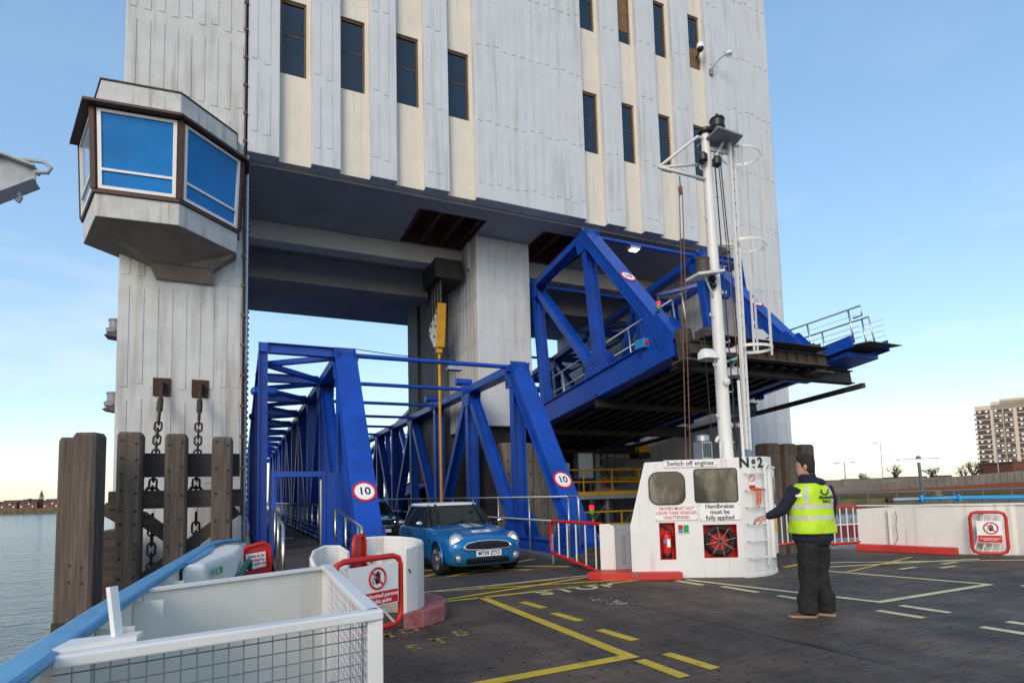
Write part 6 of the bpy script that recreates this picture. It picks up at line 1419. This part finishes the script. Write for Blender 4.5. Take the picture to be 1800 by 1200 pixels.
def vpatch(j0, j1, z0, z1, name, m_, lift=.0075, nj=None):
    k = MB(); rows = []; nz2 = 10
    for q in range(nz2 + 1):
        z = z0 + (z1 - z0) * q / nz2; i = next(i for i in range(len(fine) - 1) if fine[i][2] <= z <= fine[i + 1][2] + 1e-6); t_ = (z - fine[i][2]) / (fine[i + 1][2] - fine[i][2]); row = []
        for s_ in range(4):
            jf = j0 + (j1 - j0) * s_ / 3; ja = int(math.floor(jf)) % n_; jb = (ja + 1) % n_; w_ = jf - math.floor(jf)
            p = (grid[i][ja] * (1 - w_) + grid[i][jb] * w_) * (1 - t_) + (grid[i + 1][ja] * (1 - w_) + grid[i + 1][jb] * w_) * t_
            row.append(p + V((p.x, p.y, 0)).normalized() * lift)
        rows.append(row)
    for r_ in rows: k.v += r_
    for q in range(nz2):
        for s_ in range(3): a = q * 4 + s_; k.f.append((a, a + 1, a + 5, a + 4))
    return k.build(name, m_, vo, origin=(0, 0, 0))
# back strips over the shoulders: ring parameter of the back is around j = 27 (-y side in his frame)
vpatch(22.0, 23.6, 1.318, 1.54, 'reflective_strip', 'reflective'); vpatch(30.4, 32.0, 1.318, 1.54, 'reflective_strip', 'reflective')
# printed roundel and words on the back
bn = -fd; bc = V((0, 0, 0)) + bn * .198 + V((0, 0, 1.43)) + rt * .03
BM = frame(bc, -rt if (-rt).cross(V((0, 0, 1))).dot(bn) > 0 else rt, V((0, 0, 1)) - bn * .12)
MB().tube([BM @ V((.048 * math.cos(a), .035 + .04 * math.sin(a), .012)) for a in [rad(150 + 240 * i / 12) for i in range(13)]], .008, 6).build('printed_mark', 'ink_black', vo, origin=(0, 0, 0))
lettering('Woolwich\nFerry', .046, BM @ Matrix.Translation((.005, -.06, .014)), 'ink_black', vo, bold=.0008, space=.95, depth=.004)
# --- shoes
for i in (0, 1):
    f_ = ft[i]; dv = V((-.80, .60, 0)).normalized() if i == 0 else V((-.55, .83, 0)).normalized(); sv_ = V((-dv.y, dv.x, 0)); outs = []
    for l, hw, zt_ in ((-.09, .030, .07), (-.07, .042, .10), (.0, .046, .105), (.07, .047, .085), (.14, .050, .065), (.19, .040, .05), (.215, .018, .035)):
        outs.append([f_ + dv * l + sv_ * (a * hw) + V((0, 0, z)) for a, z in ((-1, .028), (-.95, zt_ * .6), (-.6, zt_ * .95), (0, zt_), (.6, zt_ * .95), (.95, zt_ * .6), (1, .028))])
    put(eval_mesh(MB().loft(outs), [('SUBSURF', {'levels': 1, 'render_levels': 1})]), 'shoe', 'boot_brown', per)
    so_ = [f_ + dv * l + sv_ * w_ for l, w_ in ((-.095, -.025), (-.095, .025), (-.05, .047), (.05, .05), (.14, .055), (.20, .043), (.225, .0), (.20, -.043), (.14, -.055), (.05, -.05), (-.05, -.047))]
    MB().prism([p + V((0, 0, .002)) for p in so_], (0, 0, .03)).build('sole', 'boot_sole', per, origin=(0, 0, 0), bevel=.006)
fm = frame(V((-.25, -.02, 1.42)), (.8, -.6, .1), (0, 0, 1))
MB().prism(on(fm, [(-.035, -.012), (.035, -.012), (.035, .014), (-.035, .014)], .085), fm.to_3x3() @ V((0, 0, .004))).build('sleeve_badge', 'sign_white', per, origin=(0, 0, 0))
per.scale = (1.0, 1.0, 1.02)
# ================================================================== jetty, far bank and skyline
def P2(x, y, z=0.0): return V((x, y, z))
j0, j1 = V((20.5, 19.6, 0)), V((36.0, 12.2, 0)); ju = (j1 - j0).normalized(); jn = V((-ju.y, ju.x, 0))
jt = thing('jetty', 'low jetty with a dark red fender face beyond the ferry bulwark', 'jetty', (28, 16, WZ))
MB().prism([j0 + V((0, 0, -.25)), j1 + V((0, 0, -.25)), j1 + jn * 3 + V((0, 0, -.25)), j0 + jn * 3 + V((0, 0, -.25))], (0, 0, .35)).build('deck', 'grey_paint', jt)
MB().prism([j0 + V((0, 0, -.75)) - jn * .05, j1 + V((0, 0, -.75)) - jn * .05, j1 + V((0, 0, -.15)) - jn * .05, j0 + V((0, 0, -.15)) - jn * .05], jn * .045).build('fender_face', 'red_hull', jt)
for i in range(7): p = j0 + ju * (.8 + i * 2.6) + jn * .4; MB().cyl((p.x, p.y, -3), (p.x, p.y, -.26), .16, n=10).build('pile', 'dark_steel', jt)
MB().box(22.2, 22.7, 17.9, 18.3, -1.6, .05).build('timber_block', 'timber_beam', jt)
rl = thing('jetty_railing', 'grey tubular railing with two rails along the jetty', 'railing', (28, 16, .1))
MB().tube([j0 + V((0, 0, 1.17)), j1 + V((0, 0, 1.24))], .055, 8).build('rail', 'grey_rail', rl); MB().tube([j0 + V((0, 0, .62)), j1 + V((0, 0, .66))], .03, 8).build('rail', 'grey_rail', rl)
for i in range(14): p = j0 + ju * (.3 + i * 1.28); MB().cyl((p.x, p.y, .1), (p.x, p.y, 1.18 + .005 * i), .045, n=8).build('post', 'grey_rail', rl)
p = j0 + ju * 8.55; kn_ = thing('rope_knot', 'knotted brown mooring rope on the jetty railing', 'rope', (p.x, p.y, 1.0))
for i in range(4): MB().tube([V((p.x, p.y, 1.02 + .06 * i)) + ju * (.16 * math.cos(a) * (1 - .15 * i)) - jn * (.13 * math.sin(a)) for a in [k * .524 for k in range(12)]], .04, 6, closed=True).build('turn', 'rope_knot', kn_, smooth=True)
MB().tube([(p.x, p.y, 1.0), (p.x + .1, p.y - .1, .75), (p.x + .05, p.y - .12, .55)], .035, 6).build('tail', 'rope_knot', kn_)
# T-shaped tube lamp
p = j0 + ju * 8.9 + jn * 1.6
tl_ = thing('strip_lamp', 'T shaped jetty lamp with one long lit fluorescent tube', 'lamp', (p.x, p.y, .1))
MB().tube([(p.x + .15, p.y, .1), (p.x, p.y, 2.62)], [.085, .07], 10).build('post', 'grey_rail', tl_, smooth=True, auto=40)
MB().beam(V((p.x, p.y, 2.70)) - ju * .95, V((p.x, p.y, 2.73)) + ju * .95, .16, .07).build('housing', 'galvanised', tl_); MB().beam(V((p.x - .06, p.y - .10, 2.615)) - ju * .98, V((p.x - .06, p.y - .10, 2.645)) + ju * .98, .13, .095).build('tube', 'tube_lit', tl_)
MB().lathe((p.x, p.y, 2.74), [(.12, 0), (.1, .1), (.04, .14)], 10).build('cap', 'grey_rail', tl_)
# blue hose pipe along the far bulwark
hp_ = thing('blue_pipe', 'bright blue pipe with a metal coupling lying along the far bulwark top', 'pipe', (16.5, 8, 1.1))
MB().tube([(15.25, 9.05, 1.18), (15.9, 8.6, 1.19), (17.6, 7.35, 1.16), (21, 4.9, 1.12)], .045, 10).build('pipe', 'hose_blue', hp_, smooth=True); MB().cyl((14.75, 9.4, 1.17), (15.24, 9.06, 1.18), .05, n=10).build('coupling', 'galvanised', hp_)
MB().cyl((14.65, 9.47, 1.16), (14.76, 9.395, 1.17), .07, n=10).build('valve', 'rust', hp_)
for q in ((15.26, 9.04), (15.95, 8.56)): MB().cyl((q[0], q[1], 1.18), (q[0] + .05, q[1] - .035, 1.18), .085, n=12).build('flange', 'hose_blue', hp_)
MB().wallpath([(14.35, 9.25), (15.2, 8.75), (16.2, 8.2), (21, 5.0)], .3, .72, [1.02, 1.05, 1.04, 1.02]).build('pipe_tray', 'bulwark_white', hp_)
# ---- right bank: stone revetment, grass, flood wall, ramp wall
bkL, bkR = V((38.0, 47.0, 0)), V((92.0, 21.0, 0)); bu = (bkR - bkL).normalized(); bn_ = V((-bu.y, bu.x, 0))
def bank(off0, off1, z0, z1a, z1b, name, m, s0=-12, s1=62):
    a, b_ = bkL + bu * s0, bkL + bu * s1
    return MB().loft([[a + bn_ * off0 + V((0, 0, z0)), a + bn_ * off1 + V((0, 0, z0)), a + bn_ * off1 + V((0, 0, z1a)), a + bn_ * off0 + V((0, 0, z1a))], [b_ + bn_ * off0 + V((0, 0, z0)), b_ + bn_ * off1 + V((0, 0, z0)), b_ + bn_ * off1 + V((0, 0, z1b)), b_ + bn_ * off0 + V((0, 0, z1b))]]).build(name, m)
struct(bank(0, 1.0, -3, .20, .25, 'revetment', 'bank_stone'))
struct(bank(1.0, 6, -3, .42, .48, 'grass_strip', 'grass'))
g = MB()
for i in range(2600):
    p = bkL + bu * random.uniform(-10, 60) + bn_ * random.uniform(1.0, 2.4); hgt = random.uniform(.08, .24); dx = V((random.uniform(-.08, .08), random.uniform(-.08, .08), 0)); z = .40
    k = len(g.v); g.v += [p + V((-.03, 0, z)), p + V((.03, 0, z)), p + dx + V((0, 0, z + hgt))]; g.f.append((k, k + 1, k + 2))
o = g.build('grass_tufts', 'grass'); tag(o, 'fringe of short grass along the top of the river revetment', 'grass', kind='stuff')
fw = bank(6.0, 6.6, -1, 2.15, 2.3, 'flood_wall', 'bank_concrete'); tag(fw, 'long low concrete flood wall along the far right bank', 'wall')
for i in range(18):
    a = bkL + bu * (-11 + i * 4.0); MB().prism([a + bn_ * 5.985 + V((0, 0, .45)), a + bu * .05 + bn_ * 5.985 + V((0, 0, .45)), a + bu * .05 + bn_ * 5.985 + V((0, 0, 2.1)), a + bn_ * 5.985 + V((0, 0, 2.1))], bn_ * .012).build('wall_joint', 'shed_dark', fw)
rw = thing('ramp_wall', 'ribbed concrete ramp wall rising to the right behind the flood wall', 'wall', (80, 32, 0))
a, b_, c = bkL + bu * 9 + bn_ * 5.4, bkL + bu * 62 + bn_ * 5.4, bkL + bu * 62 + bn_ * 5.95
MB().loft([[a + V((0, 0, .44)), a + bn_ * .5 + V((0, 0, .44)), a + bn_ * .5 + V((0, 0, .75)), a + V((0, 0, .75))], [b_ + V((0, 0, 2.2)), b_ + bn_ * .5 + V((0, 0, 2.2)), b_ + bn_ * .5 + V((0, 0, 4.0)), b_ + V((0, 0, 4.0))]]).build('parapet', 'bank_concrete', rw)
MB().loft([[a + V((0, 0, .3)), a + bn_ * .4 + V((0, 0, .3)), a + bn_ * .4 + V((0, 0, .439)), a + V((0, 0, .439))], [b_ + V((0, 0, .3)), b_ + bn_ * .4 + V((0, 0, .3)), b_ + bn_ * .4 + V((0, 0, 2.19)), b_ + V((0, 0, 2.19))]]).build('ramp_side', 'brick', rw)
for i in range(48):
    t_ = .3 + i / 70; q = a + (b_ - a) * t_; z0 = .44 + 1.76 * t_; z1 = .75 + 3.25 * t_
    MB().beam(q - bn_ * .03 + V((0, 0, z0 + .1)), q - bn_ * .03 + V((0, 0, z1 - .05)), .10, .06, bn_).build('rib', 'bank_concrete', rw)
gf = thing('graffiti_panel', 'patch of white and blue graffiti on the flood wall', 'graffiti', bkL + bu * 4 + bn_ * 5.9)
for i in range(9):
    q = bkL + bu * (2.6 + i * .38) + bn_ * 5.98; MB().tube([q + V((0, 0, .75)), q + bu * .2 + V((0, 0, 1.15)), q - bu * .1 + V((0, 0, 1.5)), q + bu * .25 + V((0, 0, 1.62))], .07, 5).build('stroke', 'sign_white' if i % 3 else 'sign_blue', gf)
# lamp posts
def lamp_post(x, y, h, double, label, z0=.1):
    t = thing('street_lamp', label, 'street lamp', (x, y, z0)); MB().tube([(x, y, z0), (x, y, z0 + h)], [.10, .06], 8).build('post', 'galvanised', t, smooth=True, auto=40)
    for s_ in ((-1, 1) if double else (-1,)):
        d = bu * s_; MB().beam(V((x, y, z0 + h)), V((x, y, z0 + h + .05)) + d * .9, .06, .06).build('arm', 'galvanised', t); MB().beam(V((x, y, z0 + h + .04)) + d * .7, V((x, y, z0 + h + .07)) + d * 1.35, .28, .10).build('lantern', 'grey_rail', t)
    return t
def on_ray(px_depth, x_, z):
    return None
lamp_post(70.0, 50.3, 4.35, True, 'twin headed street lamp behind the flood wall beside the graffiti')
lamp_post(108.7, 70.6, 9.2, False, 'tall single headed street lamp behind the flood wall', z0=.1)
lamp_post(128.1, 61.4, 12.1, False, 'tall street lamp in front of the block of flats')
# low buildings
def low_building(x, y, lx, ly, h, m, label, z0=.1, roof='roof_slate', name='low_building', win=True):
    t = thing(name, label, 'building', (x, y, z0)); M = Matrix.Translation((x, y, z0)) @ Matrix.Rotation(math.atan2(bu.y, bu.x), 4, 'Z')
    MB().box(-lx / 2, lx / 2, -ly / 2, ly / 2, 0, h).xf(M).build('wall', m, t); MB().box(-lx / 2 - .2, lx / 2 + .2, -ly / 2 - .2, ly / 2 + .2, h, h + .35).xf(M).build('roof', roof, t)
    if win:
        for i in range(int(lx / 4)): w_ = MB().box(-lx / 2 + 1 + i * 4, -lx / 2 + 3 + i * 4, -ly / 2 - .04, -ly / 2 - .005, h * .35, h * .75).xf(M).build('window', 'glass_dark', t)
    return t
low_building(154, 94.5, 7.6, 5, 3.0, 'shed_dark', 'long dark flat roofed shed behind the flood wall', z0=.1)
low_building(162.4, 90.6, 2.4, 4, 3.1, 'brick', 'small dark brick hut beside the long shed', z0=.1)
low_building(223, 151, 16, 8, 3.8, 'sign_white', 'long white low building on the horizon behind bare trees', z0=.1, roof='sign_green')
low_building(191, 143.5, 4.6, 5, 3.2, 'shed_dark', 'small brown gabled building on the horizon beside the staff member', z0=.1)
bt = low_building(209.5, 91.5, 22, 12, 6.7, 'brick', 'red brick building with a stone band in front of the block of flats', z0=.1)
M = Matrix.Translation((209.5, 91.5, .1)) @ Matrix.Rotation(math.atan2(bu.y, bu.x), 4, 'Z'); MB().box(-11.1, 11.1, -6.25, -6.02, 2.9, 3.5).xf(M).build('stone_band', 'flat_cream', bt)
MB().box(-6, 10, -6.12, -6.02, .5, 2.8).xf(M).build('shutter', 'grey_paint', bt)
# block of flats
bf = thing('block_of_flats', 'tall cream and brown block of flats with balconies on the right skyline', 'building', (392, 180, 0))
dF = V((389, 180, 0)).normalized(); fu = V((dF.y, -dF.x, 0)); M = Matrix((fu, dF, V((0, 0, 1)))).transposed().to_4x4(); M.translation = (389.5, 181, 0)
NF = 14; FH = 2.85
MB().box(-13.0, 22, .6, 16, 0, NF * FH + 3).xf(M).build('core', 'flat_cream', bf)
for x0, x1, h in ((-13.3, 22.3, 2.2), (-6, 18, 4.0), (-2, 12, 5.2)): MB().box(x0, x1, .3, 15, NF * FH + 3.001, NF * FH + 3 + h).xf(M).build('parapet', 'flat_cream', bf)
cols = ((-12.6, -6.6), (-5.0, -1.2), (-.6, 3.4), (5.2, 11.5), (12.5, 18))
for i in range(NF):
    z = 3 + i * FH
    for j, (x0, x1) in enumerate(cols):
        MB().box(x0, x1, .25, .598, z + .2, z + FH - .45).xf(M).build('cladding', 'flat_brown', bf)
        n_ = 2
        for q in range(n_):
            xx = x0 + (x1 - x0) * (q + .5) / n_; MB().box(xx - .55, xx + .55, .16, .249, z + 1.1, z + 2.2).xf(M).build('window', 'sign_white' if (i + j + q) % 3 else 'glass_dark', bf)
        if j in (1, 2): MB().box(x0, x1, -.9, .24, z + .1, z + .3).xf(M).build('balcony', 'flat_cream', bf)
    MB().box(-13.9, -13.0, 2, 5, z + .1, z + 1.2).xf(M).build('balcony', 'flat_cream', bf)
# ---- bare trees on the right bank
def bare_tree(x, y, z0, h, spread, label, ivy=0, seed=1):
    rnd = random.Random(seed); t = thing('bare_tree', label, 'tree', (x, y, z0), 'bare trees on the far right bank'); tr = MB(); cr_ = MB()
    def grow(p, d, ln, r, lvl):
        q = p + d * ln; (tr if lvl < 2 else cr_).tube([p, (p + q) / 2 + V((rnd.uniform(-.06, .06) * ln,) * 2 + (0,)), q], [r, r * .85, r * .6], 5 if lvl < 2 else 3)
        if lvl >= 5: return
        for i in range(3 if lvl else 5):
            nd = (d + V((rnd.uniform(-1, 1) * spread, rnd.uniform(-1, 1) * spread, rnd.uniform(-.15, .5)))).normalized(); grow(p + d * ln * rnd.uniform(.55, 1.0), nd, ln * rnd.uniform(.55, .8), r * .62, lvl + 1)
    grow(V((x, y, z0)), V((0, 0, 1)), h * .3, h * .03, 0); tr.build('trunk', 'twig', t); cr_.build('crown', 'twig', t)
    if ivy:
        lv = MB()
        for i in range(700):
            a = rnd.uniform(0, 6.28); rr = rnd.uniform(0, 1) ** .5 * h * .45; p = V((x + rr * math.cos(a), y + rr * math.sin(a), z0 + rnd.uniform(0, ivy) * (1 - rr / (h * .6)))); s_ = .3; d1, d2 = V((rnd.uniform(-s_, s_), rnd.uniform(-s_, s_), rnd.uniform(-s_, s_))), V((rnd.uniform(-s_, s_), rnd.uniform(-s_, s_), rnd.uniform(-s_, s_))); k = len(lv.v); lv.v += [p, p + d1, p + d2]; lv.f.append((k, k + 1, k + 2))
        lv.build('ivy', 'ivy', t)
bare_tree(136.5, 85.8, .1, 8.0, .85, 'bare winter tree between the two slender street lamps', 0, 3)
bare_tree(150, 85.2, .1, 7.4, .9, 'bare winter tree directly behind the strip lamp post', 3.2, 5)
bare_tree(147.5, 75.2, .1, 9.0, .9, 'large bare tree with ivy beside the red brick building', 5.0, 8)
bare_tree(125.5, 85.5, .1, 6.2, .9, 'small bare tree left of the tall single street lamp', 0, 11)
bare_tree(156.7, 82.0, .1, 7.6, .9, 'bare tree touching the red brick building wall', 4.0, 14)
# ---- far left shore: brick terraces, poplar
def far_house(x, y, lx, h, label, rotz, gable, sc):
    t = thing('riverside_house', label, 'house', (x, y, 1.0), 'houses on the far left shore'); M = Matrix.Translation((x, y, 1.0)) @ Matrix.Rotation(rotz, 4, 'Z')
    MB().box(-lx / 2, lx / 2, -2, 2, 0, h).xf(M).build('wall', 'far_brick', t)
    MB().prism([V((-lx / 2 - .1, -2.2, h)), V((-lx / 2 - .1, 0, h + 1.1)), V((-lx / 2 - .1, 2.2, h))], (lx + .2, 0, 0)).xf(M).build('roof', 'roof_slate', t)
    for i in range(int(lx / 1.5)):
        for z in (.5, 1.5): MB().box(-lx / 2 + .5 + i * 1.5, -lx / 2 + 1.0 + i * 1.5, -2.04, -2.003, z, z + .6).xf(M).build('window', 'sign_white' if (i * 7 + int(z)) % 3 == 0 else 'glass_dark', t)
    if gable: MB().prism([V((-1.2, -2.3, h - .3)), V((1.2, -2.3, h - .3)), V((0, -2.3, h + 1.3))], (0, 2, 0)).xf(M).build('gable', 'roof_slate', t)
    return t
for i, (x, y, lx, h, g) in enumerate(((-97, 297, 7, 2.6, True), (-89, 293, 6, 2.5, True), (-81, 289.5, 6.5, 2.3, False), (-74, 286, 7, 2.5, True), (-66, 282.5, 6.5, 2.4, False), (-58, 279, 7, 2.5, True))):
    far_house(x, y, lx, h, ('gabled red brick riverside house at the open river end of the far row', 'second gabled red brick house along the far left shore row', 'plain red brick terrace between two gabled houses on the far shore', 'gabled red brick riverside house right beside the poplar tree', 'plain red brick riverside terrace just past the poplar tree', 'gabled red brick riverside house hidden behind the timber piles')[i], rad(-26), g, .42)
pt = thing('poplar_tree', 'single upright poplar tree among the houses on the far left shore', 'tree', (-70.5, 283, 1.2))
MB().tube([(-70.5, 283, 1.0), (-70.5, 283, 4.5)], [.12, .06], 6).build('trunk', 'twig', pt)
lv = MB(); rnd = random.Random(4)
for i in range(1500):
    t_ = rnd.random(); z = 2.0 + t_ * 5.6; rr = .95 * math.sin(math.pi * min(1, t_ * .9 + .12)) * rnd.random() ** .5; a = rnd.uniform(0, 6.28); p = V((-70.5 + rr * math.cos(a), 283 + rr * math.sin(a), z)); s_ = .16
    d1, d2 = V((rnd.uniform(-s_, s_), rnd.uniform(-s_, s_), rnd.uniform(0, s_ * 2))), V((rnd.uniform(-s_, s_), rnd.uniform(-s_, s_), rnd.uniform(0, s_ * 2))); k = len(lv.v); lv.v += [p, p + d1, p + d2]; lv.f.append((k, k + 1, k + 2))
lv.build('crown', 'poplar', pt)
